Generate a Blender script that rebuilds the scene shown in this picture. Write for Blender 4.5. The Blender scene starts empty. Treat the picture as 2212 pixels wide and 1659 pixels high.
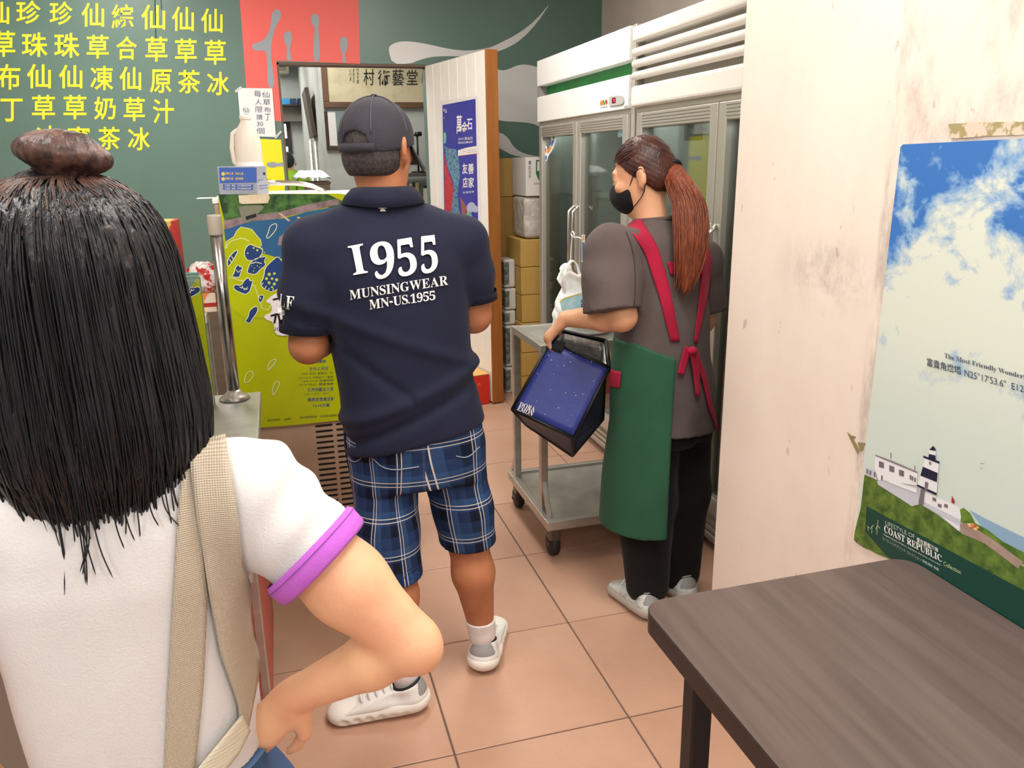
import bpy, bmesh, math, random
import numpy as np
from math import sin, cos, pi, radians, sqrt
from mathutils import Vector, Matrix
from mathutils.bvhtree import BVHTree
from mathutils.geometry import tessellate_polygon

random.seed(7); np.random.seed(7)
SC = bpy.context.scene
COL = SC.collection

# ---------------------------------------------------------------- camera
FPX, PITCH, ROLL, YAW, CAMH = 1723.18, radians(15.717), radians(-0.863), radians(15.843), 1.52
_cy, _sy, _cp, _sp = cos(YAW), sin(YAW), cos(PITCH), sin(PITCH)
CW = Vector((_sy*_cp, _cy*_cp, -_sp)); _r = Vector((_cy, -_sy, 0)); _u = _r.cross(CW)
CR = cos(ROLL)*_r + sin(ROLL)*_u; CU = -sin(ROLL)*_r + cos(ROLL)*_u
CC = Vector((0, 0, CAMH))
cam = bpy.data.cameras.new('camera'); camo = bpy.data.objects.new('camera', cam); COL.objects.link(camo)
cam.sensor_fit = 'HORIZONTAL'; cam.sensor_width = 36.0; cam.lens = 36.0*FPX/2212.0; cam.clip_start = 0.02
_m = Matrix((CR, CU, -CW)).transposed().to_4x4(); _m.translation = CC; camo.matrix_world = _m
SC.camera = camo

# ---------------------------------------------------------------- world, exposure
SC.view_settings.view_transform = 'Standard'; SC.view_settings.look = 'None'
SC.view_settings.exposure = 0.2; SC.view_settings.gamma = 1.0; SC.view_settings.use_curve_mapping = False
wd = bpy.data.worlds.new('world'); SC.world = wd; wd.use_nodes = True
wb = wd.node_tree.nodes['Background']; wb.inputs[0].default_value = (0.95, 0.98, 1.0, 1); wb.inputs[1].default_value = 0.45

# ---------------------------------------------------------------- ceiling lamps (fixtures are built further down)
LAMPS = [(-0.9, 1.0), (0.8, 1.1), (-0.9, 4.45), (0.75, 3.6), (-0.9, -1.4), (0.8, -1.4)]
LAMP_Z = 2.86
for (lx, ly) in LAMPS:
    ld = bpy.data.lights.new('ceiling_tube_light', 'AREA'); ld.shape = 'RECTANGLE'; ld.size = 0.5; ld.size_y = 1.2
    ld.energy = 30; ld.color = (1.0, 0.965, 0.91)
    lo = bpy.data.objects.new('ceiling_tube_light', ld); COL.objects.link(lo); lo.location = (lx, ly, LAMP_Z-0.03)
LAMPS2 = [(0.3, 6.9), (-0.4, 9.0), (-0.4, 11.6)]
for (lx, ly) in LAMPS2:
    ld = bpy.data.lights.new('next_room_light', 'AREA'); ld.shape = 'RECTANGLE'; ld.size = 0.5; ld.size_y = 1.2
    ld.energy = 200; ld.color = (1.0, 0.98, 0.95)
    lo = bpy.data.objects.new('next_room_light', ld); COL.objects.link(lo); lo.location = (lx, ly, LAMP_Z+0.1)

# ---------------------------------------------------------------- pixel rays -> points on known planes (2212 x 1659 frame)
def ray(x, y): x, y = float(x), float(y); return (x-1106.0)*CR - (y-829.5)*CU + FPX*CW
def onz(x, y, z=0.0): d = ray(x, y); return CC + d*((z-CAMH)/d.z)
def ony(x, y, Y): d = ray(x, y); return CC + d*(Y/d.y)
def onx(x, y, X): d = ray(x, y); return CC + d*(X/d.x)
def pr(p):
    q = Vector(p)-CC; w = q.dot(CW); return 1106+FPX*q.dot(CR)/w, 829.5-FPX*q.dot(CU)/w
class Plane:
    def __init__(s, p, n, ux=None, uy=(0, 0, 1)):
        s.p = Vector(p); s.n = Vector(n).normalized()
        s.uy = Vector(uy); s.uy = (s.uy - s.n*s.uy.dot(s.n)).normalized()
        s.ux = s.uy.cross(s.n)
    def px(s, x, y, off=0.0):
        d = ray(x, y); t = (s.p + s.n*off - CC).dot(s.n)/d.dot(s.n); return CC + d*t
    def uv(s, P): q = P-s.p; return q.dot(s.ux), q.dot(s.uy)

# ---------------------------------------------------------------- materials
def lin(c):
    if isinstance(c, str):
        c = c.lstrip('#'); c = [int(c[i:i+2], 16)/255 for i in (0, 2, 4)]
    return tuple(((v/12.92) if v <= 0.04045 else ((v+0.055)/1.055)**2.4) for v in c[:3]) + (1.0,)
MATS = {}
def mat(name, col, rough=0.5, metal=0.0, spec=0.5, noise=None, bump=None, trans=0.0, ior=1.45, alpha=1.0, sss=0.0, emit=None, coat=0.0, sheen=0.0, vary=0.0):
    """noise=(second colour, scale (3), contrast lo, hi); bump=(scale (3), strength, detail)"""
    if name in MATS: return MATS[name]
    m = bpy.data.materials.new(name); m.use_nodes = True; nt = m.node_tree; N = nt.nodes; L = nt.links
    b = N['Principled BSDF']; c = lin(col)
    b.inputs['Base Color'].default_value = c; b.inputs['Roughness'].default_value = rough; b.inputs['Metallic'].default_value = metal
    b.inputs['Specular IOR Level'].default_value = spec; b.inputs['IOR'].default_value = ior
    b.inputs['Transmission Weight'].default_value = trans; b.inputs['Alpha'].default_value = alpha
    b.inputs['Coat Weight'].default_value = coat; b.inputs['Sheen Weight'].default_value = sheen
    if sss: b.inputs['Subsurface Weight'].default_value = sss; b.inputs['Subsurface Radius'].default_value = (0.012, 0.005, 0.003); b.inputs['Subsurface Scale'].default_value = 1.0
    if emit: b.inputs['Emission Color'].default_value = lin(emit[0]); b.inputs['Emission Strength'].default_value = emit[1]
    tc = None
    def coord(scale):
        nonlocal tc
        if tc is None: tc = N.new('ShaderNodeTexCoord')
        mp = N.new('ShaderNodeMapping'); L.new(tc.outputs['Object'], mp.inputs[0]); mp.inputs['Scale'].default_value = scale if not isinstance(scale, (int, float)) else (scale,)*3
        return mp.outputs[0]
    src = None
    if noise:
        n = N.new('ShaderNodeTexNoise'); n.inputs['Scale'].default_value = 1.0; n.inputs['Detail'].default_value = 6; n.inputs['Roughness'].default_value = 0.6
        L.new(coord(noise[1]), n.inputs['Vector'])
        r = N.new('ShaderNodeValToRGB'); r.color_ramp.elements[0].position = noise[2]; r.color_ramp.elements[1].position = noise[3]
        r.color_ramp.elements[0].color = c; r.color_ramp.elements[1].color = lin(noise[0])
        L.new(n.outputs['Fac'], r.inputs[0]); src = r.outputs[0]
    if vary:
        oi = N.new('ShaderNodeObjectInfo'); mx = N.new('ShaderNodeHueSaturation')
        ma = N.new('ShaderNodeMapRange'); L.new(oi.outputs['Random'], ma.inputs[0]); ma.inputs[3].default_value = 1-vary; ma.inputs[4].default_value = 1+vary
        L.new(ma.outputs[0], mx.inputs['Value'])
        if src: L.new(src, mx.inputs['Color'])
        else: mx.inputs['Color'].default_value = c
        src = mx.outputs[0]
    if src: L.new(src, b.inputs['Base Color'])
    if bump:
        n = N.new('ShaderNodeTexNoise'); n.inputs['Scale'].default_value = 1.0; n.inputs['Detail'].default_value = bump[2] if len(bump) > 2 else 4
        L.new(coord(bump[0]), n.inputs['Vector']); bp = N.new('ShaderNodeBump'); bp.inputs['Strength'].default_value = bump[1]; bp.inputs['Distance'].default_value = 0.01
        L.new(n.outputs['Fac'], bp.inputs['Height']); L.new(bp.outputs[0], b.inputs['Normal'])
    MATS[name] = m
    return m

# ---------------------------------------------------------------- object helpers
LOC = {}
def thing(name, label, cat, loc=(0, 0, 0), group=None, kind=None):
    o = bpy.data.objects.new(name, None); COL.objects.link(o); o.location = loc; o.empty_display_size = 0.05
    tag(o, label, cat, group, kind); LOC[o.name] = Vector(loc)
    return o
def tag(o, label=None, cat=None, group=None, kind=None):
    if label: o['label'] = label
    if cat: o['category'] = cat
    if group: o['group'] = group
    if kind: o['kind'] = kind
    return o
def struct(o, label=None):
    o['kind'] = 'structure'
    if label: o['label'] = label
    return o
def put(name, me, m=None, parent=None, smooth=False, recenter=True):
    if m is not None and not me.materials: me.materials.append(m)
    if smooth:
        me.polygons.foreach_set('use_smooth', [True]*len(me.polygons))
    o = bpy.data.objects.new(name, me); COL.objects.link(o)
    c = Vector((0, 0, 0))
    if recenter and len(me.vertices):
        a = np.empty(len(me.vertices)*3); me.vertices.foreach_get('co', a); a = a.reshape(-1, 3)
        c = Vector(((a[:, 0].min()+a[:, 0].max())/2, (a[:, 1].min()+a[:, 1].max())/2, a[:, 2].min()))
        me.transform(Matrix.Translation(-c))
    LOC[o.name] = c
    if parent is not None:
        o.parent = parent; o.location = c - LOC.get(parent.name, Vector((0, 0, 0)))
    else: o.location = c
    return o
def mesh(name, v, f, m=None, parent=None, smooth=False, recenter=True):
    me = bpy.data.meshes.new(name); me.from_pydata([tuple(x) for x in v], [], f); me.update()
    return put(name, me, m, parent, smooth, recenter)
def bmput(name, bm, m=None, parent=None, smooth=False, recenter=True):
    me = bpy.data.meshes.new(name); bmesh.ops.recalc_face_normals(bm, faces=bm.faces); bm.to_mesh(me); bm.free()
    return put(name, me, m, parent, smooth, recenter)
def bbox(bm, lo, hi, rot=None, piv=None):
    lo = Vector(lo); hi = Vector(hi)
    r = bmesh.ops.create_cube(bm, size=1.0); vs = r['verts']
    for v in vs:
        v.co = Vector((lo.x+(v.co.x+.5)*(hi.x-lo.x), lo.y+(v.co.y+.5)*(hi.y-lo.y), lo.z+(v.co.z+.5)*(hi.z-lo.z)))
    if rot is not None:
        piv = Vector(piv) if piv is not None else (lo+hi)/2
        for v in vs: v.co = rot @ (v.co-piv) + piv
    return vs
def bev(bm, w=0.003, seg=2, ang=0.6):
    es = [e for e in bm.edges if len(e.link_faces) == 2 and e.calc_face_angle(0) > ang]
    if es and w > 0: bmesh.ops.bevel(bm, geom=es, offset=w, segments=seg, profile=0.5, affect='EDGES', clamp_overlap=True)
def box(name, lo, hi, m=None, parent=None, bevel=0.002, rot=None, piv=None, seg=2):
    bm = bmesh.new(); bbox(bm, lo, hi, rot, piv)
    if bevel: bev(bm, bevel, seg)
    return bmput(name, bm, m, parent)
def boxes(name, lst, m=None, parent=None, bevel=0.0):
    bm = bmesh.new()
    for it in lst: bbox(bm, *it)
    if bevel: bev(bm, bevel, 1)
    return bmput(name, bm, m, parent)
def frame_of(d):
    d = Vector(d).normalized(); a = Vector((0, 0, 1)) if abs(d.z) < 0.95 else Vector((1, 0, 0))
    x = a.cross(d).normalized(); y = d.cross(x); return x, y, d
def btube(bm, pts, rad, n=10, caps=True, flat=None):
    """swept tube; rad number or list"""
    pts = [Vector(p) for p in pts]; k = len(pts); rings = []
    if isinstance(rad, (int, float)): rad = [rad]*k
    px_ = None
    for i in range(k):
        t = (pts[min(i+1, k-1)]-pts[max(i-1, 0)])
        if t.length < 1e-9: t = Vector((0, 0, 1))
        t.normalize()
        if px_ is None: x, y, _ = frame_of(t)
        else:
            x = px_ - t*px_.dot(t)
            x = x.normalized() if x.length > 1e-6 else frame_of(t)[0]
            y = t.cross(x)
        px_ = x
        fl = flat if flat else 1.0
        rings.append([bm.verts.new(pts[i]+(x*cos(2*pi*j/n)+y*sin(2*pi*j/n)*fl)*rad[i]) for j in range(n)])
    for i in range(k-1):
        for j in range(n):
            bm.faces.new((rings[i][j], rings[i][(j+1) % n], rings[i+1][(j+1) % n], rings[i+1][j]))
    if caps:
        bm.faces.new(rings[0][::-1]); bm.faces.new(rings[-1])
def tube(name, pts, rad, m=None, parent=None, n=12, smooth=True):
    bm = bmesh.new(); btube(bm, pts, rad, n); o = bmput(name, bm, m, parent, smooth)
    return o
def lathe(name, prof, base, m=None, parent=None, n=24, axis=(0, 0, 1), smooth=True):
    bm = bmesh.new(); x, y, d = frame_of(axis); base = Vector(base); rings = []
    for (r, h) in prof:
        rings.append([bm.verts.new(base+d*h+(x*cos(2*pi*j/n)+y*sin(2*pi*j/n))*max(r, 1e-5)) for j in range(n)])
    for i in range(len(rings)-1):
        for j in range(n): bm.faces.new((rings[i][j], rings[i][(j+1) % n], rings[i+1][(j+1) % n], rings[i+1][j]))
    bm.faces.new(rings[0][::-1]); bm.faces.new(rings[-1])
    return bmput(name, bm, m, parent, smooth)
def smooth_loop(pts, it=2, closed=True):
    for _ in range(it):
        o = []; n = len(pts)
        for i in range(n if closed else n-1):
            a, b = pts[i], pts[(i+1) % n]
            o.append((a[0]*.75+b[0]*.25, a[1]*.75+b[1]*.25)); o.append((a[0]*.25+b[0]*.75, a[1]*.25+b[1]*.75))
        if not closed: o = [pts[0]]+o+[pts[-1]]
        pts = o
    return pts
def shape(name, plane, pxs, m, parent, off=0.0006, sm=0, thick=0.0):
    """flat printed shape traced on a real plane"""
    if sm: pxs = smooth_loop(pxs, sm)
    bm = bmesh.new(); vs = [bm.verts.new(plane.px(x, y, off)) for x, y in pxs]
    for tri in tessellate_polygon([[Vector((x, y, 0)) for x, y in pxs]]):
        try: bm.faces.new([vs[i] for i in tri])
        except ValueError: pass
    if thick:
        r = bmesh.ops.extrude_face_region(bm, geom=list(bm.faces)); bmesh.ops.translate(bm, vec=-plane.n*thick, verts=[g for g in r['geom'] if isinstance(g, bmesh.types.BMVert)])
    me = bpy.data.meshes.new(name); bm.to_mesh(me); bm.free()
    return put(name, me, m, parent)
def strokes(name, plane, lines, wpx, m, parent, off=0.001, n=None):
    """printed line strokes of pixel width wpx on a plane, one mesh"""
    v = []; f = []
    for ln in lines:
        if len(ln) == 2 and isinstance(ln[1], (int, float)): pts, w = ln
        else: pts, w = ln, wpx
        P = [Vector(p) for p in pts]; k = len(P); i0 = len(v)
        for i in range(k):
            t = P[min(i+1, k-1)]-P[max(i-1, 0)]
            t = t.normalized() if t.length > 0 else Vector((1, 0)); nn = Vector((-t.y, t.x))*w/2
            for s in (1, -1): v.append(plane.px(P[i].x+s*nn.x, P[i].y+s*nn.y, off))
        for i in range(k-1): f.append((i0+2*i, i0+2*i+1, i0+2*i+3, i0+2*i+2))
    return mesh(name, v, f, m, parent)
# ---- text -> mesh (uses the font that comes with Blender)
_tc = {}
def glyphs(body, bold=0.0, res=3):
    key = (body, bold)
    if key in _tc: return _tc[key]
    c = bpy.data.curves.new('txt', 'FONT'); c.body = body; c.resolution_u = res; c.offset = bold; c.fill_mode = 'BOTH'
    o = bpy.data.objects.new('txt', c); COL.objects.link(o); bpy.context.view_layer.update()
    me = bpy.data.meshes.new_from_object(o.evaluated_get(bpy.context.evaluated_depsgraph_get()))
    v = np.empty(len(me.vertices)*3); me.vertices.foreach_get('co', v); v = v.reshape(-1, 3)[:, :2].copy()
    f = [tuple(p.vertices) for p in me.polygons]
    bpy.data.objects.remove(o); bpy.data.curves.remove(c); bpy.data.meshes.remove(me)
    lo = v.min(0); hi = v.max(0); v = (v-lo)/np.maximum(hi-lo, 1e-6)
    _tc[key] = (v, f, (hi-lo))
    return _tc[key]
def serif(s):
    o = ''
    for ch in s:
        if 'A' <= ch <= 'Z': o += chr(0x1D400+ord(ch)-65)
        elif 'a' <= ch <= 'z': o += chr(0x1D41A+ord(ch)-97)
        elif '0' <= ch <= '9': o += chr(0x1D7CE+ord(ch)-48)
        else: o += ch
    return o
def text(name, plane, body, quad, m, parent, bold=0.0, off=0.001):
    """body fitted into the quad given by pixels bl, br, tr, tl"""
    v, f, d = glyphs(body, bold)
    bl, br, tr, tl = [plane.px(x, y, off) for x, y in quad]
    V = [(1-a)*(1-b)*bl+a*(1-b)*br+a*b*tr+(1-a)*b*tl for a, b in v]
    return mesh(name, V, f, m, parent)
def tbox(x0, y0, x1, y1): return ((x0, y1), (x1, y1), (x1, y0), (x0, y0))
def copy_tree(o, parent, off):
    c = o.copy(); COL.objects.link(c); c.parent = parent
    c.location = Vector(o.location)+Vector(off)
    for ch in o.children: copy_tree(ch, c, (0, 0, 0))
    return c
# ================================================================ MATERIALS OF THE PLACE
M_tile = mat('terracotta_tile', '#c69f87', 0.32, noise=('#ba907a', 3.0, 0.35, 0.75), bump=(60, 0.05), vary=0.035)
M_grout = mat('dark_grout', '#6a5a50', 0.9)
M_green = mat('green_wall_paint', '#668379', 0.34, noise=('#607c72', 1.5, 0.3, 0.7), bump=(30, 0.03))
M_greywall = mat('warm_grey_plaster', '#c9beb5', 0.7, noise=('#beb2a9', 2.5, 0.35, 0.7))
M_white = mat('white_paint', '#f3f1ec', 0.45)
M_ceil = mat('ceiling_white', '#eeeae4', 0.8)
M_nextwall = mat('pale_grey_plaster', '#cfd2cb', 0.7, noise=('#c3c6bf', 2.0, 0.4, 0.7))
M_steel = mat('brushed_steel', '#c9c5bc', 0.36, metal=0.75, noise=('#a39e95', (3, 3, 14), 0.35, 0.75))
M_steel2 = mat('worn_steel_sheet', '#c6c5be', 0.38, metal=0.7, noise=('#9b9a93', 7.0, 0.35, 0.75))
M_alu = mat('aluminium_profile', '#cdcac2', 0.38, metal=0.65)
M_black = mat('black_plastic', '#17161a', 0.45)
M_dark = mat('dark_recess', '#0c0b0b', 0.9)
M_brown = mat('brown_cardboard', '#c29f55', 0.75, noise=('#b6924a', 4.0, 0.3, 0.8), bump=(120, 0.03))
M_brown2 = mat('aged_cardboard', '#b08a48', 0.75, noise=('#a47e3f', 4.0, 0.3, 0.8))
M_yellow = mat('yellow_lettering', '#f3ee36', 0.5)
M_paper = mat('white_paper', '#f2f3f2', 0.7)
M_ink = mat('ink_blue', '#3d3f77', 0.7)
M_inkblack = mat('ink_black', '#25272c', 0.7)
M_printw = mat('print_white', '#f6f4ee', 0.6)
M_glass = None
def glassmat(name, tint, rough=0.02, refl=0.12, gain=1.3):
    m = bpy.data.materials.new(name); m.use_nodes = True; nt = m.node_tree; N = nt.nodes; L = nt.links; N.clear()
    o = N.new('ShaderNodeOutputMaterial'); t = N.new('ShaderNodeBsdfTransparent'); g = N.new('ShaderNodeBsdfGlossy'); x = N.new('ShaderNodeMixShader'); fr = N.new('ShaderNodeFresnel')
    t.inputs[0].default_value = lin(tint); g.inputs['Roughness'].default_value = rough; fr.inputs['IOR'].default_value = 1.5
    a = N.new('ShaderNodeMath'); a.operation = 'MULTIPLY_ADD'; a.inputs[1].default_value = gain; a.inputs[2].default_value = refl-0.04; a.use_clamp = True
    L.new(fr.outputs[0], a.inputs[0]); L.new(a.outputs[0], x.inputs[0]); L.new(t.outputs[0], x.inputs[1]); L.new(g.outputs[0], x.inputs[2]); L.new(x.outputs[0], o.inputs[0])
    return m
M_glass = glassmat('clear_glass', '#e4efe9'); M_fglass = glassmat('fridge_glass', '#e2e8e3', 0.03, 0.05, 0.8)

# painted right wall: cream with grey rubbed patches and scuffs
def wallmat():
    m = mat('stained_cream_wall', '#ecd9c9', 0.62, bump=(18, 0.06, 6)); nt = m.node_tree; N = nt.nodes; L = nt.links; b = N['Principled BSDF']
    tc = N.new('ShaderNodeTexCoord'); geo = N.new('ShaderNodeNewGeometry')
    def noise(scale, detail=8, rough=0.7):
        mp = N.new('ShaderNodeMapping'); mp.inputs['Scale'].default_value = scale; L.new(geo.outputs['Position'], mp.inputs[0])
        n = N.new('ShaderNodeTexNoise'); n.inputs['Scale'].default_value = 1; n.inputs['Detail'].default_value = detail; n.inputs['Roughness'].default_value = rough
        L.new(mp.outputs[0], n.inputs['Vector']); return n.outputs['Fac']
    def ramp(v, lo, hi):
        r = N.new('ShaderNodeMapRange'); r.interpolation_type = 'SMOOTHSTEP'; L.new(v, r.inputs[0]); r.inputs[1].default_value = lo; r.inputs[2].default_value = hi; return r.outputs[0]
    def mul(a, b2):
        k = N.new('ShaderNodeMath'); k.operation = 'MULTIPLY'; L.new(a, k.inputs[0])
        if isinstance(b2, (int, float)): k.inputs[1].default_value = b2
        else: L.new(b2, k.inputs[1])
        return k.outputs[0]
    def add(a, b2):
        k = N.new('ShaderNodeMath'); k.operation = 'MAXIMUM'; L.new(a, k.inputs[0]); L.new(b2, k.inputs[1]); return k.outputs[0]
    sep = N.new('ShaderNodeSeparateXYZ'); L.new(geo.outputs['Position'], sep.inputs[0])
    Y, Z = sep.outputs[1], sep.outputs[2]
    def band(v, lo, hi, s):   # soft box
        a = ramp(v, lo-s, lo+s); c = ramp(v, hi+s, hi-s); return mul(a, c)
    # rubbed patch at chair-back height
    p1 = mul(mul(mul(band(Y, 1.40, 1.62, 0.12), band(Z, 1.22, 1.31, 0.07)), ramp(noise((40, 40, 22), 9), 0.3, 0.66)), ramp(noise((7, 7, 11), 3), 0.32, 0.5))
    # grey weathering beside and above the poster
    p2 = mul(mul(band(Y, -2.0, 1.362, 0.008), band(Z, 1.53, 3.0, 0.02)), ramp(noise((9, 9, 5)), 0.42, 0.72))
    p3 = mul(mul(band(Y, 1.325, 1.36, 0.01), band(Z, 0.6, 1.8, 0.05)), ramp(noise((14, 14, 4)), 0.4, 0.65))
    g = N.new('ShaderNodeMath'); g.operation = 'MAXIMUM'; L.new(p1, g.inputs[0]); L.new(add(p2, p3), g.inputs[1])
    mx = N.new('ShaderNodeMix'); mx.data_type = 'RGBA'; L.new(mul(g.outputs[0], 0.62), mx.inputs[0])
    r = N.new('ShaderNodeValToRGB'); L.new(noise((2.5, 2.5, 1.6)), r.inputs[0]); r.color_ramp.elements[0].position = 0.35; r.color_ramp.elements[1].position = 0.7
    r.color_ramp.elements[0].color = lin('#f4e8dc'); r.color_ramp.elements[1].color = lin('#ecdccf')
    L.new(r.outputs[0], mx.inputs[6]); mx.inputs[7].default_value = lin('#9c9089')
    # small scuffs
    sc_ = ramp(noise((26, 26, 14), 3, 0.5), 0.70, 0.73); m2 = N.new('ShaderNodeMix'); m2.data_type = 'RGBA'
    L.new(mul(sc_, 0.45), m2.inputs[0]); L.new(mx.outputs[2], m2.inputs[6]); m2.inputs[7].default_value = lin('#a3937f')
    L.new(m2.outputs[2], b.inputs['Base Color'])
    return m
M_cream = wallmat()

# ================================================================ ROOM SHELL
YB = 5.66
T0 = 0.502; TX, TY = 0.826, 1.754
fl = box('floor', (-3.0, -2.0, -0.08), (2.42, 13.0, -0.004), M_grout, None, 0); struct(fl, 'terracotta tiled shop floor with dark grout')
tile_me = None
bm = bmesh.new(); bbox(bm, (0.0025, 0.0025, -0.006), (T0-0.0025, T0-0.0025, 0.0)); bev(bm, 0.0018, 1)
tile_me = bpy.data.meshes.new('tile'); bm.to_mesh(tile_me); bm.free(); tile_me.materials.append(M_tile)
for i in range(-7, 3):
    for j in range(-7, 11):
        x, y = TX+i*T0, TY+j*T0
        if x < -2.2 or y < -1.2: continue
        o = bpy.data.objects.new('tile', tile_me); COL.objects.link(o); o.parent = fl
        o.location = Vector((x, y, 0)) - LOC[fl.name]

struct(boxes('wall_back', [((-3, YB, 0), (0.076, YB+.12, 3.0)), ((0.076, YB, 2.14), (1.033, YB+.12, 3.0)), ((1.033, YB, 0), (2.42, YB+.12, 3.0))], M_green), 'dark green painted back wall with yellow menu lettering')
wallb = bpy.data.objects['wall_back']
wr = box('wall_right', (1.16, -2.0, 0), (2.3, 1.914, 3.0), M_cream, None, 0.008); struct(wr, 'stained cream plaster wall beside the table')
wa = box('wall_alcove', (2.3, -2.0, 0), (2.42, YB, 3.0), M_greywall, None, 0); struct(wa, 'warm grey wall above the refrigerators')
struct(box('wall_left', (-3.12, -2.0, 0), (-3.0, 13.0, 3.0), M_white, None, 0), 'white side wall beyond the counter')
struct(box('ceiling', (-3.12, -2.0, 3.0), (2.42, 13.0, 3.1), M_ceil, None, 0), 'white ceiling')
box('trim_1', (2.285, 4.02, 1.6), (2.299, 4.032, 3.0), M_greywall, None, 0.001)['kind'] = 'structure'
# door lining of the opening
dl = boxes('trim_2', [((0.076, YB-0.004, 0), (0.088, YB+.124, 2.14)), ((0.076, YB-0.004, 2.126), (1.033, YB+.124, 2.138))], mat('door_lining', '#6b5346', 0.5)); struct(dl, 'thin brown lining of the doorway')

# ceiling fixtures around the lights
for k, (lx, ly) in enumerate(LAMPS+LAMPS2):
    zz = LAMP_Z+(0.1 if k >= len(LAMPS) else 0)
    t = thing('ceiling_lamp', 'white ceiling tube lamp ' + ['above the woman in front', 'above the dark table', 'near the green menu wall', 'in front of the silver refrigerator', 'behind the camera on the left', 'behind the camera on the right', 'just past the doorway', 'over the corridor', 'at the far wall'][k], 'lamp', (lx, ly, zz), 'ceiling lamps')
    box('housing', (lx-.27, ly-.63, zz), (lx+.27, ly+.63, 3.0), M_white, t, 0.004)
    for s in (-.13, .13): tube('tube', [(lx+s, ly-.58, zz-.012), (lx+s, ly+.58, zz-.012)], 0.013, mat('glow_tube', '#ffffff', 0.4, emit=('#fff6e8', 4.0)), t, 10)

# ================================================================ PAINT ON THE GREEN WALL
PB = Plane((0, YB, 0), (0, -1, 0))
chars = [('仙', 434, 18, 481, 71), ('草', 442, 86, 488, 140), ('冰', 447, 155, 495, 206),
 ('仙', 371, 14, 419, 67), ('草', 378, 83, 425, 136), ('茶', 384, 151, 433, 202),
 ('仙', 305, 10, 357, 64), ('草', 314, 79, 362, 133), ('原', 324, 150, 371, 201), ('汁', 330, 214, 376, 267),
 ('綜', 241, 9, 289, 62), ('合', 251, 78, 296, 129), ('仙', 258, 144, 305, 195), ('草', 267, 210, 313, 262), ('冰', 276, 275, 324, 325),
 ('仙', 176, 6, 225, 58), ('草', 187, 75, 235, 127), ('凍', 195, 142, 245, 195), ('奶', 203, 209, 250, 259), ('茶', 212, 274, 260, 324),
 ('珍', 107, 3, 157, 54), ('珠', 117, 71, 172, 125), ('仙', 127, 140, 178, 191), ('草', 137, 205, 187, 258), ('蜜', 145, 273, 195, 325),
 ('珍', 35, 1, 88, 52), ('珠', 47, 70, 103, 123), ('仙', 58, 138, 110, 191), ('草', 69, 205, 119, 258), ('冰', 79, 271, 127, 322),
 ('仙', -30, 3, 20, 52), ('草', -17, 66, 33, 123), ('布', -8, 138, 44, 194), ('丁', 1, 213, 49, 263)]
for ch, x0, y0, x1, y1 in chars: text('menu_lettering', PB, ch, tbox(x0, y0, x1, y1), M_yellow, wallb, 0.016, 0.002)
M_red = mat('salmon_red_paint', '#ef6a62', 0.5); M_gb = mat('grey_blue_paint', '#9aa3ad', 0.5); M_wv = mat('cool_white_paint', '#dfe0de', 0.5); M_yel = mat('lemon_yellow_paint', '#f0ea1e', 0.5)
shape('painted_red_square', PB, [(512, -60), (771, -60), (774, 2), (778, 138), (597, 131), (608, 262), (537, 258), (518, 0)], M_red, wallb, 0.001)
def c2(l): return [(500+x/3.687, y/3.687) for x, y in l]
def c3(l): return [(1030+x/3.687, y/3.687) for x, y in l]
for l in ([(355, 65), (395, 90), (395, 140), (360, 195), (335, 260), (320, 340), (312, 440), (330, 560), (345, 700), (290, 700), (285, 560), (283, 450), (270, 400), (200, 405), (165, 390), (165, 350), (210, 340), (260, 320), (300, 250), (315, 180), (320, 110)],
          [(450, 240), (480, 262), (482, 320), (465, 380), (465, 410), (487, 483), (435, 481), (442, 410), (442, 380), (418, 320), (415, 270)],
          [(665, 103), (697, 130), (698, 180), (690, 225), (700, 300), (708, 492), (650, 489), (655, 300), (665, 235), (640, 190), (630, 130)],
          [(893, 285), (926, 310), (926, 370), (905, 430), (905, 460), (920, 500), (880, 498), (885, 450), (880, 420), (862, 370), (865, 310)]):
    shape('painted_figure', PB, c2(l), M_gb, wallb, 0.002, 1)
shape('painted_wave', PB, [(839, 110), (842, 98), (860, 90), (885, 89), (923, 95), (975, 107), (1015, 110), (1053, 104), (1066, 100), (1120, 73), (1160, 41), (1192, 2), (1160, 50), (1128, 84), (1098, 103), (1065, 115), (1010, 122), (960, 121), (930, 123), (905, 130), (885, 138), (848, 138)], M_wv, wallb, 0.001, 1)
shape('painted_wave', PB, [(985, 150), (1067, 146), (1084, 153), (1100, 149), (1120, 140), (1138, 139), (1166, 146), (1230, 150), (1230, 290), (1166, 274), (1152, 267), (1120, 263), (1084, 262), (1067, 254), (985, 245)], M_wv, wallb, 0.001, 1)
shape('painted_wave', PB, [(1000, 284), (1068, 286), (1084, 287), (1098, 298), (1109, 317), (1128, 331), (1166, 339), (1230, 345), (1230, 352), (1166, 346), (1130, 340), (1106, 335), (1084, 323), (1068, 313), (1000, 300)], M_wv, wallb, 0.001, 1)
shape('painted_yellow_square', PB, [(540, 299), (607, 302), (616, 396), (612, 470), (545, 470)], M_yel, wallb, 0.001)
shape('painted_figure', PB, [(575, 352), (590, 349), (600, 353), (612, 350), (613, 360), (600, 359), (590, 363), (577, 360)], M_gb, wallb, 0.002, 1)
# wall crack / panel joint
strokes('panel_joint', PB, [[(334, -20), (337, 90)], ([(347, -20), (349, 20)], 1.5)], 2.2, mat('joint_dark', '#31423d', 0.8), wallb, 0.0015)
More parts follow.
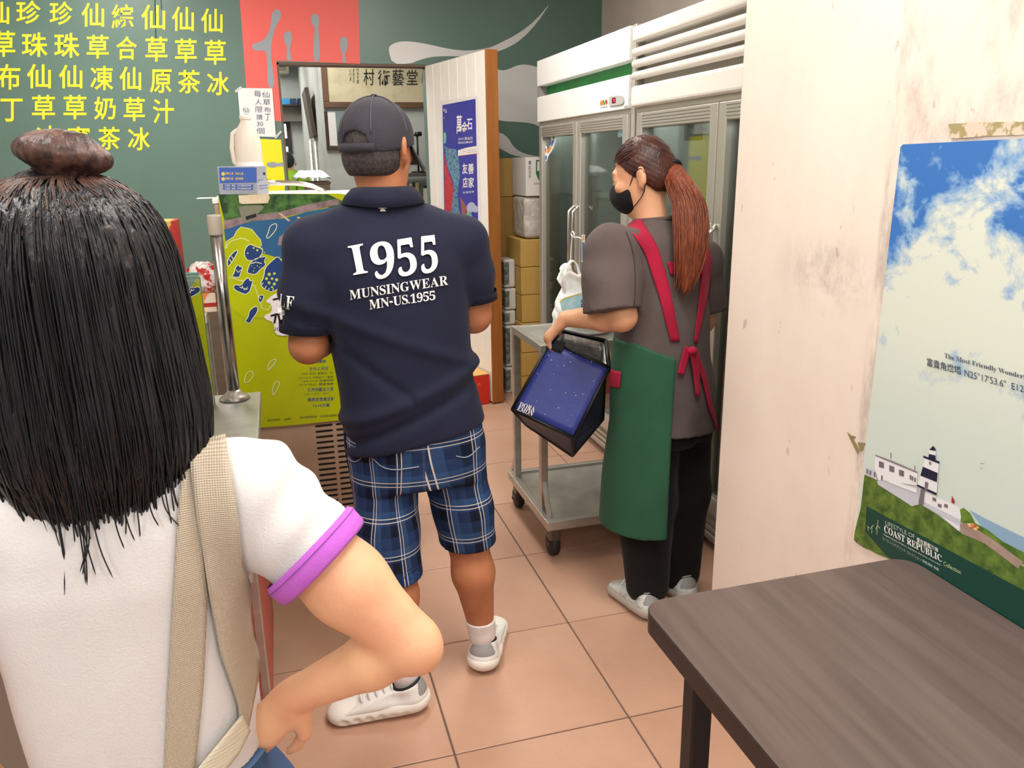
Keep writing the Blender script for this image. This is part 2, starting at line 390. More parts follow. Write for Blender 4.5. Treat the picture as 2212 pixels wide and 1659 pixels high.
# hand-written notice
nt_ = thing('paper_notice', 'white handwritten paper notice taped beside the red painted square', 'notice', PB.px(555, 297))
shape('sheet', PB, [(513, 190), (588, 191), (596, 296), (522, 294)], M_paper, nt_, 0.006, 0, 0.001)
for ch, x0, y0, x1, y1 in [('仙', 566, 198, 582, 211), ('草', 568, 214, 584, 227), ('布', 570, 231, 585, 243), ('丁', 572, 246, 584, 260), ('每', 549, 195, 564, 209), ('人', 551, 214, 565, 226), ('限', 552, 230, 567, 243), ('購', 554, 247, 567, 259), ('30', 555, 263, 568, 272), ('個', 554, 276, 571, 289), ('仙', 524, 232, 538, 243), ('草', 526, 246, 537, 252)]:
    text('handwriting', PB, ch, tbox(x0, y0, x1, y1), M_ink, nt_, -0.008, 0.008)
for q in ([(507, 196), (519, 186), (523, 189), (510, 201)], [(592, 296), (606, 282), (609, 285), (596, 300)]): shape('tape_piece', PB, q, mat('clear_tape', '#cfd6d2', 0.2), nt_, 0.0075)

# ================================================================ DOOR (open into the shop)
HX, HY = Vector((1.033, 5.66, 0)), Vector((1.226, 4.764, 0))
dd = (HY-HX).normalized(); dn = Vector((dd.y, -dd.x, 0))     # dn points towards the camera side (-x)
if dn.x > 0: dn = -dn
PD = Plane(HX+dn*0.0, dn); Ld = (HY-HX).length
door = bpy.data.objects.new('door_1', None); COL.objects.link(door); door.location = HX; LOC[door.name] = HX; struct(door, 'white plank door standing open, with raw wooden edge')
rotd = Matrix((dd, -dn, Vector((0, 0, 1)))).transposed()
def dbox(name, a0, a1, t0, t1, z0, z1, m, parent, bevel=0.002):
    bm = bmesh.new(); vs = bbox(bm, (a0, t0, z0), (a1, t1, z1)); bev(bm, bevel, 1)
    for v in bm.verts: v.co = HX + dd*v.co.x - dn*v.co.y + Vector((0, 0, v.co.z))
    return bmput(name, bm, m, parent)
M_doorw = mat('white_door_paint', '#f4f2ec', 0.38, noise=('#e6e2d8', 2.0, 0.45, 0.8))
M_wood = mat('raw_wood_edge', '#a9692c', 0.55, noise=('#8a5220', (30, 30, 2.5), 0.3, 0.75))
xs = np.linspace(0.0, Ld-0.012, 8)
for a, b in zip(xs[:-1], xs[1:]): dbox('plank', a+0.0012, b-0.0012, 0.0, 0.012, 0.012, 2.13, M_doorw, door, 0.0025)
dbox('backing', 0.0, Ld-0.014, 0.0125, 0.045, 0.012, 2.13, M_doorw, door, 0.001)
dbox('wooden_edge', Ld-0.0125, Ld, -0.002, 0.075, 0.01, 2.132, M_wood, door, 0.001)
for zz in (1.93, 1.1, 0.25): dbox('hinge', -0.012, 0.03, 0.046, 0.056, zz, zz+0.1, M_steel, door, 0.001)

# blue event poster on the door
ep = thing('event_poster', 'tall blue race poster with white lettering on the open white door', 'poster', PD.px(990, 520))
shape('paper', PD, [(949, 219), (1031, 206), (1040, 517), (958, 522)], mat('poster_paper', '#e9e6e6', 0.35), ep, 0.003, 0, 0.0012)
M_blue = mat('poster_blue', '#3a3aa8', 0.35, noise=('#2f309c', 6.0, 0.4, 0.7)); M_teal = mat('print_teal', '#6fa3b4', 0.4, noise=('#2b3f7c', 60.0, 0.45, 0.6)); M_pr = mat('print_red', '#c4323a', 0.4, noise=('#5a2a66', 40.0, 0.55, 0.65))
def c4(l): return [(930+x/4.607, 200+y/4.607) for x, y in l]
shape('blue_print', PD, c4([(118, 125), (447, 62), (475, 1335), (345, 1350), (140, 1380)]), M_blue, ep, 0.0037)
shape('rock_print', PD, c4([(135, 530), (200, 560), (250, 560), (285, 680), (292, 850), (275, 940), (265, 1020), (290, 1190), (310, 1280), (190, 1290), (215, 1100), (232, 960), (215, 860), (170, 740), (150, 640)]), M_teal, ep, 0.0042)
shape('cliff_print', PD, c4([(135, 600), (165, 740), (205, 860), (228, 960), (215, 1100), (195, 1290), (145, 1290)]), M_pr, ep, 0.0042)
shape('green_print', PD, c4([(130, 400), (150, 395), (158, 440), (150, 510), (132, 500)]), mat('print_mint', '#74c0a4', 0.4), ep, 0.0042)
shape('roof_print', PD, c4([(295, 1040), (345, 1110), (370, 1190), (350, 1230), (310, 1200)]), mat('print_rust', '#9c5a52', 0.4), ep, 0.0044)
shape('wave_print', PD, c4([(350, 1160), (375, 1100), (420, 1085), (455, 1130), (470, 1130), (470, 1200), (400, 1180), (340, 1290)]), mat('print_lilac', '#b3b6d6', 0.4), ep, 0.0044, 1)
shape('cone_print', PD, c4([(395, 1175), (440, 1290), (345, 1310), (355, 1220)]), mat('print_seagreen', '#5fae9c', 0.4), ep, 0.0046)
shape('paper_strip', PD, c4([(272, 575), (350, 550), (462, 530), (468, 605), (275, 635)]), mat('strip_paper', '#eceaea', 0.4), ep, 0.0048)
strokes('strip_print', PD, [c4([(365, 575), (455, 562)]), c4([(365, 598), (455, 585)]), c4([(325, 588), (350, 584)])], 0.8, mat('strip_grey', '#9a98a8', 0.5), ep, 0.0053)
strokes('strip_rule', PD, [c4([(278, 632), (466, 607)])], 1.0, M_pr, ep, 0.0053)
def t4(ch, x0, y0, x1, y1, b=0.0): text('lettering', PD, ch, c4([(x0, y1), (x1, y1-(x1-x0)*.08), (x1, y0-(x1-x0)*.08), (x0, y0)]), M_printw, ep, b, 0.0045)
t4('萬', 258, 225, 312, 410, 0.012); t4('金', 310, 290, 366, 405, 0.012); t4('石', 362, 262, 416, 372, 0.012)
t4('友', 315, 705, 368, 812, 0.012); t4('善', 374, 705, 430, 812, 0.012); t4('店', 320, 845, 370, 950, 0.012); t4('家', 376, 845, 432, 950, 0.012)
t4('2019 萬金石', 275, 448, 420, 478); t4('馬拉松活動店家', 275, 490, 420, 512); t4('友善店家', 320, 985, 435, 1005); t4('金', 128, 155, 142, 195, 0.02); t4('山', 146, 160, 160, 205, 0.02); t4('石', 130, 240, 140, 262)

# red carton by the door
rb = thing('red_carton', 'red and tan cardboard carton on the floor against the white door', 'box', (1.1, 4.85, 0))
def qbox(name, o, ax, ay, sx, sy, z0, z1, m, parent, bevel=0.002):
    bm = bmesh.new(); bbox(bm, (0, 0, z0), (sx, sy, z1)); bev(bm, bevel, 1); o = Vector(o)
    for v in bm.verts: v.co = o + ax*v.co.x + ay*v.co.y + Vector((0, 0, v.co.z))
    return bmput(name, bm, m, parent)
ro = HX+dd*(Ld-0.03)+dn*0.012
M_redc = mat('red_carton', '#d4301f', 0.5)
qbox('body', ro, dn, -dd, 0.26, 0.34, 0.002, 0.195, M_redc, rb); qbox('lid', ro-Vector((0, 0, 0)), dn, -dd, 0.26, 0.34, 0.196, 0.203, mat('tan_carton_top', '#d9a35f', 0.6), rb)
PRB = Plane(ro+dd*0.0, dd)
for zz, w in ((0.13, .1), (0.05, .06)):
    v, f, d_ = glyphs('北海岸名產'); P0 = ro+dn*0.02+Vector((0, 0, zz))+dd*0.003
    mesh('lettering', [P0+dn*(0.22-a*w*1.6-0.02)+Vector((0, 0, b*0.022)) for a, b in v], f, mat('carton_gold', '#e0812f', 0.5), rb)

# ================================================================ NEXT ROOM (through the doorway)
X1 = ony(690, 200, 7.9).x
pw = box('wall_partition', (X1, 7.9, 0), (2.42, 8.0, 3.0), M_nextwall, None, 0); struct(pw, 'pale grey wall carrying the calligraphy scroll')
struct(box('wall_corridor', (X1, 8.0, 0), (X1+0.1, 12.88, 3.0), M_nextwall, None, 0), 'white corridor wall with narrow bright windows')
struct(box('wall_far', (-3.0, 12.88, 0), (2.42, 13.0, 3.0), M_nextwall, None, 0), 'pale far wall of the next room')
struct(box('wall_outer', (2.42, 5.66, 0), (2.54, 13.0, 3.0), M_nextwall, None, 0), 'outer wall of the next room')
PF = Plane((0, 7.9, 0), (0, -1, 0))
sf = thing('calligraphy_frame', 'wide brown framed calligraphy scroll hanging in the next room', 'picture', PF.px(800, 230))
c_tl, c_bl = PF.px(686, 120), PF.px(700, 232); zt, zb = 2.62, PF.px(760, 233).z; xl = PF.px(696, 190).x; xr = xl+1.75
M_frame = mat('walnut_frame', '#7a5a45', 0.5, noise=('#654935', (4, 4, 30), 0.3, 0.7))
for lo, hi in (((xl, 7.86, zb), (xr, 7.899, zb+.05)), ((xl, 7.86, zt-.05), (xr, 7.899, zt)), ((xl, 7.86, zb+.05), (xl+.05, 7.899, zt-.05)), ((xr-.05, 7.86, zb+.05), (xr, 7.899, zt-.05))):
    box('frame_bar', lo, hi, M_frame, sf, 0.004)
box('scroll_paper', (xl+.05, 7.88, zb+.05), (xr-.05, 7.897, zt-.05), mat('aged_paper', '#d9cda9', 0.6, noise=('#c9ba92', 12, 0.5, 0.75)), sf, 0)
PFs = Plane((0, 7.88, 0), (0, -1, 0))
def cd(l): return [(590+x/5.353, 120+y/5.353) for x, y in l]
for ch, x0, y0, x1, y1 in [('村', 1045, 155, 1170, 345), ('術', 1210, 165, 1350, 350), ('藝', 1380, 160, 1510, 350), ('堂', 1545, 165, 1670, 340), ('山', 1720, 170, 1850, 330)]:
    text('calligraphy', PFs, ch, cd([(x0, y1), (x1, y1), (x1, y0), (x0, y0)]), M_inkblack, sf, 0.004, 0.002)
for ch, x0, y0, x1, y1 in [('丙', 965, 150, 990, 185), ('寅', 968, 195, 990, 225), ('年', 968, 235, 990, 270), ('書', 968, 280, 990, 325), ('基', 920, 155, 940, 190), ('隆', 922, 200, 942, 235), ('王', 922, 245, 942, 275), ('印', 922, 285, 942, 315), ('石', 880, 160, 900, 195), ('門', 882, 205, 902, 240), ('畫', 884, 250, 904, 290)]:
    text('calligraphy', PFs, ch, cd([(x0, y1), (x1, y1), (x1, y0), (x0, y0)]), M_inkblack, sf, -0.004, 0.002)
# framed board below the scroll
fb = thing('framed_board', 'tall board in a thin dark frame leaning on the wall below the scroll', 'board', PF.px(760, 320))
bx0, bx1 = PF.px(704, 300).x, PF.px(872, 300).x; bz1, bz0 = zb-0.03, PF.px(712, 320).z
box('panel', (bx0+.02, 7.885, bz0), (bx1, 7.898, bz1), mat('grey_green_board', '#8c9a98', 0.5, noise=('#7a8a8a', 3, .35, .7)), fb, 0)
for lo, hi in (((bx0, 7.87, bz0-.02), (bx0+.03, 7.9, bz1)), ((bx1-.03, 7.87, bz0-.02), (bx1, 7.9, bz1)), ((bx0+.03, 7.87, bz0-.02), (bx1-.03, 7.9, bz0+.01))): box('frame_bar', lo, hi, mat('dark_wood', '#4a362d', 0.5), fb, 0.003)
box('side_strip', (bx0+.03, 7.876, bz0+.02), (bx0+.1, 7.884, bz1-.01), M_white, fb, 0)
# bookshelf at the right of the opening
bs = thing('bookshelf', 'dark low bookshelf with upright books glimpsed beside the door', 'shelf', (1.25, 7.6, 0))
sx0, sx1 = 0.98, 1.75; M_shelf = mat('dark_shelf', '#5d564e', 0.6)
zt2 = ony(900, 374, 7.6).z
for zz in (0.3, 0.62, zt2-0.36, zt2): box('shelf_board', (sx0, 7.55, zz-.03), (sx1, 7.86, zz), M_shelf, bs, 0.002)
for xx in (sx0, sx1-.02): box('upright', (xx, 7.55, 0.0), (xx+.02, 7.86, zt2-.031), M_shelf, bs, 0.002)
bc = ['#e8e2d6', '#4f5a4a', '#b03a34', '#efe9dc', '#d8cdb8', '#3f4a5a', '#e3ddd0', '#a8453c', '#c8b98e', '#5c6b58']
x = sx0+0.03
for k in range(14):
    w = random.uniform(0.022, 0.04); h = random.uniform(0.22, 0.28)
    nm = ['cream', 'dark green', 'red', 'ivory', 'beige', 'slate blue', 'off white', 'brick red', 'tan', 'sage'][k % 10]
    o = box('book', (x, 7.6, zt2-.36), (x+w, 7.78, zt2-.36+h), mat('book_%d' % (k % 10), bc[k % 10], 0.6), None, 0.002)
    tag(o, '%s book spine, %s from the left on the low bookshelf' % (nm, ['first', 'second', 'third', 'fourth', 'fifth', 'sixth', 'seventh', 'eighth', 'ninth', 'tenth', 'eleventh', 'twelfth', 'thirteenth', 'fourteenth'][k]), 'book', 'books on the low shelf'); x += w+0.003
# desk lamp on the bookshelf
lp = thing('desk_lamp', 'black jointed desk lamp standing on the low bookshelf', 'lamp', (1.35, 7.7, zt2))
PL6 = Plane((0, 7.7, 0), (0, -1, 0)); q = lambda a, b: PL6.px(590+a/5.353, 120+b/5.353)
b0 = q(1675, 1190); b0.z = zt2
lathe('base', [(0.07, 0), (0.07, .012), (.02, .02)], b0, M_black, lp)
tube('post', [b0+Vector((0, 0, .02)), q(1665, 920)], 0.009, M_black, lp); tube('arm', [q(1665, 920), q(1480, 912)], 0.008, M_black, lp); tube('head', [q(1640, 912), q(1715, 905)], 0.02, M_black, lp)
# corridor things
wn = []
for k, (ya, yb, za, zb_) in enumerate([(8.9, 9.25, 0.9, 1.75), (10.0, 10.5, 0.9, 1.8)]):
    w_ = thing('window_%d' % (k+1), 'narrow bright window in the corridor wall', None, (X1, ya, za)); struct(w_)
    box('pane', (X1-.012, ya+.02, za+.02), (X1-.004, yb-.02, zb_-.02), mat('daylit_pane', '#ffffff', 0.3, emit=('#f4faff', 2.2)), w_, 0)
    for lo, hi in (((X1-.02, ya, za), (X1, ya+.02, zb_)), ((X1-.02, yb-.02, za), (X1, yb, zb_)), ((X1-.02, ya+.02, za), (X1, yb-.02, za+.02)), ((X1-.02, ya+.02, zb_-.02), (X1, yb-.02, zb_))): box('frame_bar', lo, hi, M_alu, w_, 0)
PW = Plane((0, 12.88, 0), (0, -1, 0))
w_ = thing('window_3', 'tall bright window in the far wall with a dark cross bar', None, PW.px(612, 330)); struct(w_)
a_, b_ = PW.px(607, 268), PW.px(624, 342)
box('pane', (a_.x, 12.86, b_.z), (b_.x, 12.875, a_.z), MATS['daylit_pane'], w_, 0)
zm = PW.px(615, 308).z
for lo, hi in (((b_.x, 12.84, b_.z), (b_.x+.06, 12.88, a_.z)), ((a_.x, 12.84, zm-.06), (b_.x, 12.858, zm+.06)), ((a_.x, 12.84, a_.z), (b_.x+.06, 12.88, a_.z+.05))): box('frame_bar', lo, hi, mat('window_dark', '#3a3532', 0.6), w_, 0)
sh = thing('wall_shelf', 'dark wall shelf high on the far wall', 'shelf', PW.px(630, 245))
a_, b_ = PW.px(606, 232), PW.px(661, 248)
box('board', (a_.x-.1, 12.5, b_.z+.12), (b_.x+.1, 12.875, a_.z), mat('shelf_dark', '#3a3431', 0.6), sh); box('bracket_panel', (a_.x-.1, 12.7, b_.z-.1), (b_.x+.1, 12.875, b_.z+.12), mat('shelf_grey', '#8a837b', 0.6), sh)
for k, (xa, xb, c, nm) in enumerate([(609, 625, '#3b9fe0', 'bright blue'), (626, 640, '#2c4668', 'navy patterned'), (641, 659, '#232f52', 'dark navy')]):
    p0, p1 = PW.px(xa, 216), PW.px(xb, 231)
    o = box('storage_box', (p0.x, 12.55, a_.z+.001), (p1.x, 12.8, p0.z), mat('shelfbox_%d' % k, c, 0.5), None, 0.004); tag(o, nm+' storage box on the high far shelf', 'box', 'boxes on the far shelf')
ac = thing('air_conditioner', 'pale wall air conditioner high in the next room corner', 'air conditioner', PW.px(615, 165))
a_, b_ = PW.px(585, 128), PW.px(625, 163); box('casing', (a_.x, 12.55, b_.z), (b_.x, 12.875, a_.z+.2), mat('ac_beige', '#cfcab5', 0.5), ac, 0.03); box('outlet', (a_.x+.05, 12.54, b_.z+.03), (b_.x-.05, 12.56, b_.z+.1), mat('ac_grey', '#9a978a', 0.5), ac, 0)
tv = thing('wall_board', 'thin dark brown board mounted edge-on along the corridor wall', 'board', (X1, 9.4, 1.9))
box('panel', (X1-.07, 8.75, 1.78), (X1-.03, 9.6, 2.25), mat('tv_brown', '#5d5148', 0.5), tv, 0.004, Matrix.Rotation(radians(-6), 3, 'Y')); box('arm', (X1-.04, 9.1, 1.98), (X1+.001, 9.25, 2.05), M_black, tv, 0.002)
# table with boxes under a white cloth
dt = thing('work_table', 'cluttered work table in the next room just past the doorway', 'table', (0.3, 7.2, 0))
box('top', (0.05, 6.9, 0.86), (0.72, 7.6, 0.9), M_wood, dt, 0.003)
for xx in (0.08, 0.65):
    for yy in (6.93, 7.53): box('leg', (xx, yy, 0), (xx+.04, yy+.04, 0.86), M_wood, dt, 0.002)
zc = [ony(690, y, 7.1).z for y in (421, 405, 393, 382)]
M_tray = mat('dull_tray', '#a3917f', 0.6)
zprev = 0.9
for k, (xa, xb, h) in enumerate([(658, 735, 0.12), (652, 728, 0.09), (660, 712, 0.08)]):
    p0, p1 = ony(xa, 400, 7.1), ony(xb, 400, 7.1)
    t = thing('tray_box', ['bottom', 'middle', 'top'][k]+' brown box of the stack on the cluttered work table', 'box', (p0.x, 7.1, zprev), 'stacked boxes on work table')
    hh = h*1.6; box('body', (p0.x, 7.05, zprev), (p1.x, 7.45, zprev+hh-.02), M_tray, t, 0.004); box('rim', (p0.x-.008, 7.042, zprev+hh-.02), (p1.x+.008, 7.458, zprev+hh), mat('tray_rim', '#8a7767', 0.6), t, 0.002); zprev += hh
# white crumpled cloth on the boxes
def cloth(name, lo, hi, z, amp, m, label, cat, seed=1, n=26, droop=0.05):
    rs = np.random.RandomState(seed); v = []; f = []
    ph = rs.rand(8, 3)*6.28; fr = rs.rand(8, 2)*34+8
    for i in range(n):
        for j in range(n):
            a, b = i/(n-1), j/(n-1); x = lo[0]+(hi[0]-lo[0])*a; y = lo[1]+(hi[1]-lo[1])*b
            e = min(a, 1-a, b, 1-b)
            h = sum(abs(sin(fr[k, 0]*x*2+fr[k, 1]*y*2+ph[k, 0])) for k in range(8))/8
            v.append((x, y, z+amp*h-droop*max(0, 0.18-e)/0.18))
    for i in range(n-1):
        for j in range(n-1): f.append((i*n+j, (i+1)*n+j, (i+1)*n+j+1, i*n+j+1))
    o = mesh(name, v, f, m, None, True); md = o.modifiers.new('s', 'SOLIDIFY'); md.thickness = 0.003
    return tag(o, label, cat)
M_bag = mat('white_plastic_bag', '#eceef0', 0.35, bump=(40, 0.5, 5), spec=0.6)
p0, p1 = ony(634, 372, 7.1), ony(712, 372, 7.1)
cloth('dust_cloth', (p0.x, 7.0), (p1.x, 7.5), zprev+0.055, 0.045, M_bag, 'white crumpled cloth over the boxes on the work table', 'cloth', 3)

# ================================================================ REFRIGERATORS
FX = 1.534
def fy(x): return onx(x, 300, FX).y
def fz(x, y): return onx(x, y, FX).z
def fridge(name, label, y0, y1, kind):
    t = thing(name, label, 'refrigerator', (FX+.3, (y0+y1)/2, 0))
    zt = 2.068 if kind == 1 else 2.05; D = 0.70; zh = 1.715; zb = 0.16
    M_in = mat('fridge_liner', '#c8c9c2', 0.5); M_hd = mat('fridge_white', '#f3f3f1', 0.3) if kind == 1 else mat('fridge_cream', '#f1eee6', 0.35)
    # carcass (open towards the shop)
    boxes('body', [((FX+.05, y0, zb), (FX+D, y0+.03, zt-.01)), ((FX+.05, y1-.03, zb), (FX+D, y1, zt-.01)), ((FX+D-.03, y0+.03, zb), (FX+D, y1-.03, zt-.01)),
                   ((FX+.05, y0+.03, zb), (FX+D-.03, y1-.03, zb+.05)), ((FX+.05, y0+.03, zh+.02), (FX+D-.03, y1-.03, zt-.01))], M_in, t)
    boxes('base', [((FX+.012, y0+.01, 0.035), (FX+D, y1-.01, zb-.002))], mat('fridge_base', '#b5b1a8', 0.4, metal=0.5), t, 0.003)
    for zz in (0.07, 0.1, 0.13): box('base_louvre', (FX+.0, y0+.05, zz-.008), (FX+.011, y1-.05, zz+.008), M_alu, t, 0.002)
    for yy in (y0+.08, y1-.08): lathe('foot', [(0.02, 0), (0.02, .034)], (FX+.08, yy, 0), M_black, t, 12)
    yd = (y0+y1)/2 if kind == 1 else y0+(y1-y0)*0.45
    ps = 0.035
    # posts
    for yy in ((y0, y0+ps), (y1-ps, y1)): box('corner_post', (FX-.004, yy[0], zb), (FX+.048, yy[1], zt if kind == 1 else zh+.02), M_alu, t, 0.003)
    # doors
    for (a, b, hs) in ((yd+.004, y1-ps-.003, -1), (y0+ps+.003, yd-.004, 1)):
        d = bpy.data.objects.new('glass_door', None); COL.objects.link(d); d.parent = t; LOC[d.name] = Vector((FX, a, zb)); d.location = LOC[d.name]-LOC[t.name]
        fw = 0.052
        z0, z1 = zb+.02, zh-.012
        for lo, hi in (((FX-.02, a, z0), (FX+.045, a+fw, z1)), ((FX-.02, b-fw, z0), (FX+.045, b, z1)), ((FX-.02, a+fw, z0), (FX+.045, b-fw, z0+fw+.02)), ((FX-.02, a+fw, z1-fw-.01), (FX+.045, b-fw, z1))): box('door_rail', lo, hi, M_alu, d, 0.004)
        for k in range(4): box('rail_groove', (FX-.0215, a+fw, z1-.05+k*.012), (FX-.0195, b-fw, z1-.047+k*.012), mat('groove_grey', '#8b8880', 0.5, metal=.5), d, 0)
        box('gasket', (FX+.02, a+fw, z0+fw+.02), (FX+.03, a+fw+.012, z1-fw-.01), M_black, d, 0); box('gasket', (FX+.02, b-fw-.012, z0+fw+.02), (FX+.03, b-fw, z1-fw-.01), M_black, d, 0)
        box('pane', (FX+.005, a+fw-.005, z0+fw), (FX+.011, b-fw+.005, z1-fw), M_fglass, d, 0)
        hy = a+.03 if hs > 0 else b-.03
        hy = b-.026 if hs > 0 else a+.026
        tube('handle', [(FX-.021, hy, 0.92), (FX-.05, hy, 0.95), (FX-.05, hy, 1.25), (FX-.021, hy, 1.28)], 0.009, mat('handle_chrome', '#d6d4cf', 0.2, metal=1.0), d, 10)
    # shelves inside
    for zz in (0.55, 0.93, 1.32):
        bm = bmesh.new()
        for k in range(12): btube(bm, [(FX+.1+k*.048, y0+.035, zz), (FX+.1+k*.048, y1-.035, zz)], 0.003, 6)
        bbox(bm, (FX+.09, y0+.035, zz-.012), (FX+.1, y1-.035, zz+.004)); bmput('wire_shelf', bm, mat('shelf_wire', '#dcdcd6', 0.4), t)
    tube('glow_tube', [(FX+.1, y0+.06, zh-.045), (FX+.1, y1-.06, zh-.045)], .012, mat('fridge_fill_glow', '#ffffff', .4, emit=('#f4fbff', 26.0)), t, 10)  # unseen glowing tube added to brighten the dark interior
    box('centre_post', (FX+.05, yd-.02, zb), (FX+.08, yd+.02, zh), M_in, t, 0.002)
    if kind == 1:
        za, zb2 = 1.925, 1.867
        box('header_top', (FX-.02, y0+ps, za), (FX+.05, y1-.008, zt-.004), M_hd, t, 0.004); box('header_bottom', (FX-.02, y0+ps, 1.728), (FX+.05, y1-.008, zb2), M_hd, t, 0.004)
        box('lintel', (FX-.004, y0+ps, zh-.01), (FX+.048, y1-ps, 1.727), M_alu, t, 0.002)
        box('green_grille', (FX+.03, y0+ps, zb2), (FX+.045, y1-.04, za), mat('grille_green', '#1f8a45', 0.4, noise=('#146b33', 5, .3, .7)), t, 0)
        box('header_side', (FX-.018, y1-.04, zb2), (FX+.05, y1-.008, za), mat('grille_grey', '#8e8b86', 0.5), t, 0)
        PH = Plane((FX-.0205, 0, 0), (-1, 0, 0))
        cp = thing('x', None, None) if False else None
        c = shape('control_panel', PH, c3([(1050, 775), (1065, 765), (1155, 760), (1165, 775), (1165, 820), (1150, 832), (1065, 845), (1048, 838)]), mat('panel_grey', '#b9b9b6', 0.4), t, 0.006, 1, 0.006)
        shape('display', PH, c3([(1075, 780), (1105, 777), (1105, 820), (1075, 824)]), mat('display_dark', '#3a0b12', 0.3), c, 0.007)
        text('digits', PH, '3', c3([(1082, 815), (1100, 813), (1100, 785), (1082, 787)]), mat('red_led', '#ff2a44', 0.4, emit=('#ff2040', 2.5)), c, 0.01, 0.0078)
        for k, (l, cc) in enumerate((([(978, 840), (985, 800), (1003, 798), (1008, 838)], '#e28a3a'), ([(1000, 798), (1015, 796), (1022, 836), (1010, 838)], '#3f9a50'), ([(1020, 795), (1038, 792), (1038, 830), (1025, 832)], '#c8352e'))): shape('emblem', PH, c3(l), mat('emblem_%d' % k, cc, 0.5), t, 0.001, 1)
        strokes('emblem_rule', PH, [c3([(985, 858), (1040, 848)])], 1.2, mat('emb_grey', '#8c8c8c', .6), t, 0.001)
        shape('data_label', PH, c3([(1175, 842), (1203, 837), (1203, 860), (1175, 865)]), mat('label_grey', '#a6a6a4', .6), t, 0.001)
    else:
        z2 = lambda y: fz(1383, y)
        box('header_top', (FX-.035, y0-.0, z2(92)), (FX+.05, y1, zt), M_hd, t, 0.014, seg=3); box('header_bottom', (FX-.035, y0, z2(232)), (FX+.05, y1, z2(186)), M_hd, t, 0.014, seg=3)
        box('grille_back', (FX+.02, y0, z2(186)), (FX+.05, y1-.01, z2(92)), mat('grille_warm_grey', '#b3aca2', .5), t, 0)  # backing behind the slats, darker than the cream header
        for k, yy in enumerate((113, 138.5, 164)): tube('header_slat', [(FX-.018, y0, z2(yy)), (FX-.018, y1-.004, z2(yy))], 0.017, M_hd, t, 16)
        box('header_cap', (FX-.01, y1-.012, z2(186)), (FX+.05, y1, z2(92)), mat('cap_grey', '#9a958d', .5), t, 0.002)
        box('lintel', (FX-.005, y0, zh-.01), (FX+.048, y1-.002, z2(232)), M_alu, t, 0.002)
    return t
fr1 = fridge('display_fridge', 'silver two-door glass refrigerator with white header and green grille', 3.375, 4.713, 1)
fr2 = fridge('display_fridge', 'cream-headed glass refrigerator with three rounded slats, beside the stained wall', 2.05, 3.352, 2)
PFX = Plane((FX, 0, 0), (-1, 0, 0))
# stickers on the first refrigerator's doors
PS = Plane((FX+.005, 0, 0), (-1, 0, 0))
st = thing('curved_sticker', 'colourful curved sticker on the left glass door of the silver refrigerator', 'sticker', PS.px(1185, 340))
shape('backing', PS, c3([(598, 1065), (615, 1060), (632, 1075), (628, 1130), (600, 1200), (570, 1240), (560, 1285), (538, 1282), (532, 1180), (548, 1160), (560, 1170), (562, 1200), (590, 1150), (598, 1100)]), M_paper, st, 0.001, 1)
for l, cc in (([(605, 1070), (620, 1075), (618, 1110), (602, 1105)], '#3c9a5c'), ([(600, 1110), (618, 1115), (600, 1170), (585, 1160)], '#4f7fd0'), ([(583, 1165), (598, 1175), (565, 1225), (550, 1210)], '#e8a23c'), ([(540, 1240), (558, 1240), (556, 1275), (542, 1275)], '#4466c0'), ([(538, 1180), (550, 1175), (556, 1195), (545, 1215)], '#d0568a')): shape('stripe', PS, c3(l), mat('stk'+cc, cc, .5), st, 0.002, 1)
bl = thing('blue_sticker', 'small light blue square sticker at the top of the silver refrigerator door', 'sticker', PS.px(1345, 290))
shape('backing', PS, c3([(1122, 1015), (1192, 1005), (1190, 1085), (1122, 1092)]), mat('stk_lightblue', '#9fd0e8', .5), bl, 0.001)
for l, cc in (([(1130, 1022), (1160, 1018), (1160, 1045), (1130, 1048)], '#e8f2f6'), ([(1155, 1050), (1180, 1046), (1178, 1075), (1158, 1078)], '#5a9ad8')): shape('print', PS, c3(l), mat('stk'+cc, cc, .5), bl, 0.002, 1)
# thermometer-like tag & tied bag on the handles
tg = thing('thermometer_strip', 'small white and blue thermometer hanging at the refrigerator handles', 'thermometer', PFX.px(1259, 560))
PT = Plane((FX-.03, 0, 0), (-1, 0, 0))
def c7(l): return [(1030+x/3.687, 400+y/3.687) for x, y in l]
shape('strip', PT, c7([(835, 395), (858, 395), (858, 610), (835, 612)]), M_paper, tg, 0.001, 0, 0.002)
shape('scale', PT, c7([(838, 455), (855, 455), (855, 600), (838, 602)]), mat('thermo_blue', '#3a6fb8', .5), tg, 0.002); shape('bulb', PT, c7([(838, 400), (855, 400), (855, 440), (838, 440)]), mat('thermo_orange', '#e2a24a', .5), tg, 0.002, 1)

wc = thing('knotted_string', 'white string tied around the handles of the silver refrigerator', 'string', PFX.px(1240, 590))
PCd = Plane((FX-.06, 0, 0), (-1, 0, 0))
tube('hanging_end', [PCd.px(x, y) for x, y in smooth_loop([(1236, 512), (1234, 530), (1233, 560), (1232, 592)], 2, False)], .0035, M_bag, wc, 8)
tube('loop', [PCd.px(x, y) for x, y in smooth_loop([(1237, 512), (1233, 505), (1237, 499), (1241, 505), (1239, 514), (1248, 512), (1256, 516)], 2, False)], .004, M_bag, wc, 8)
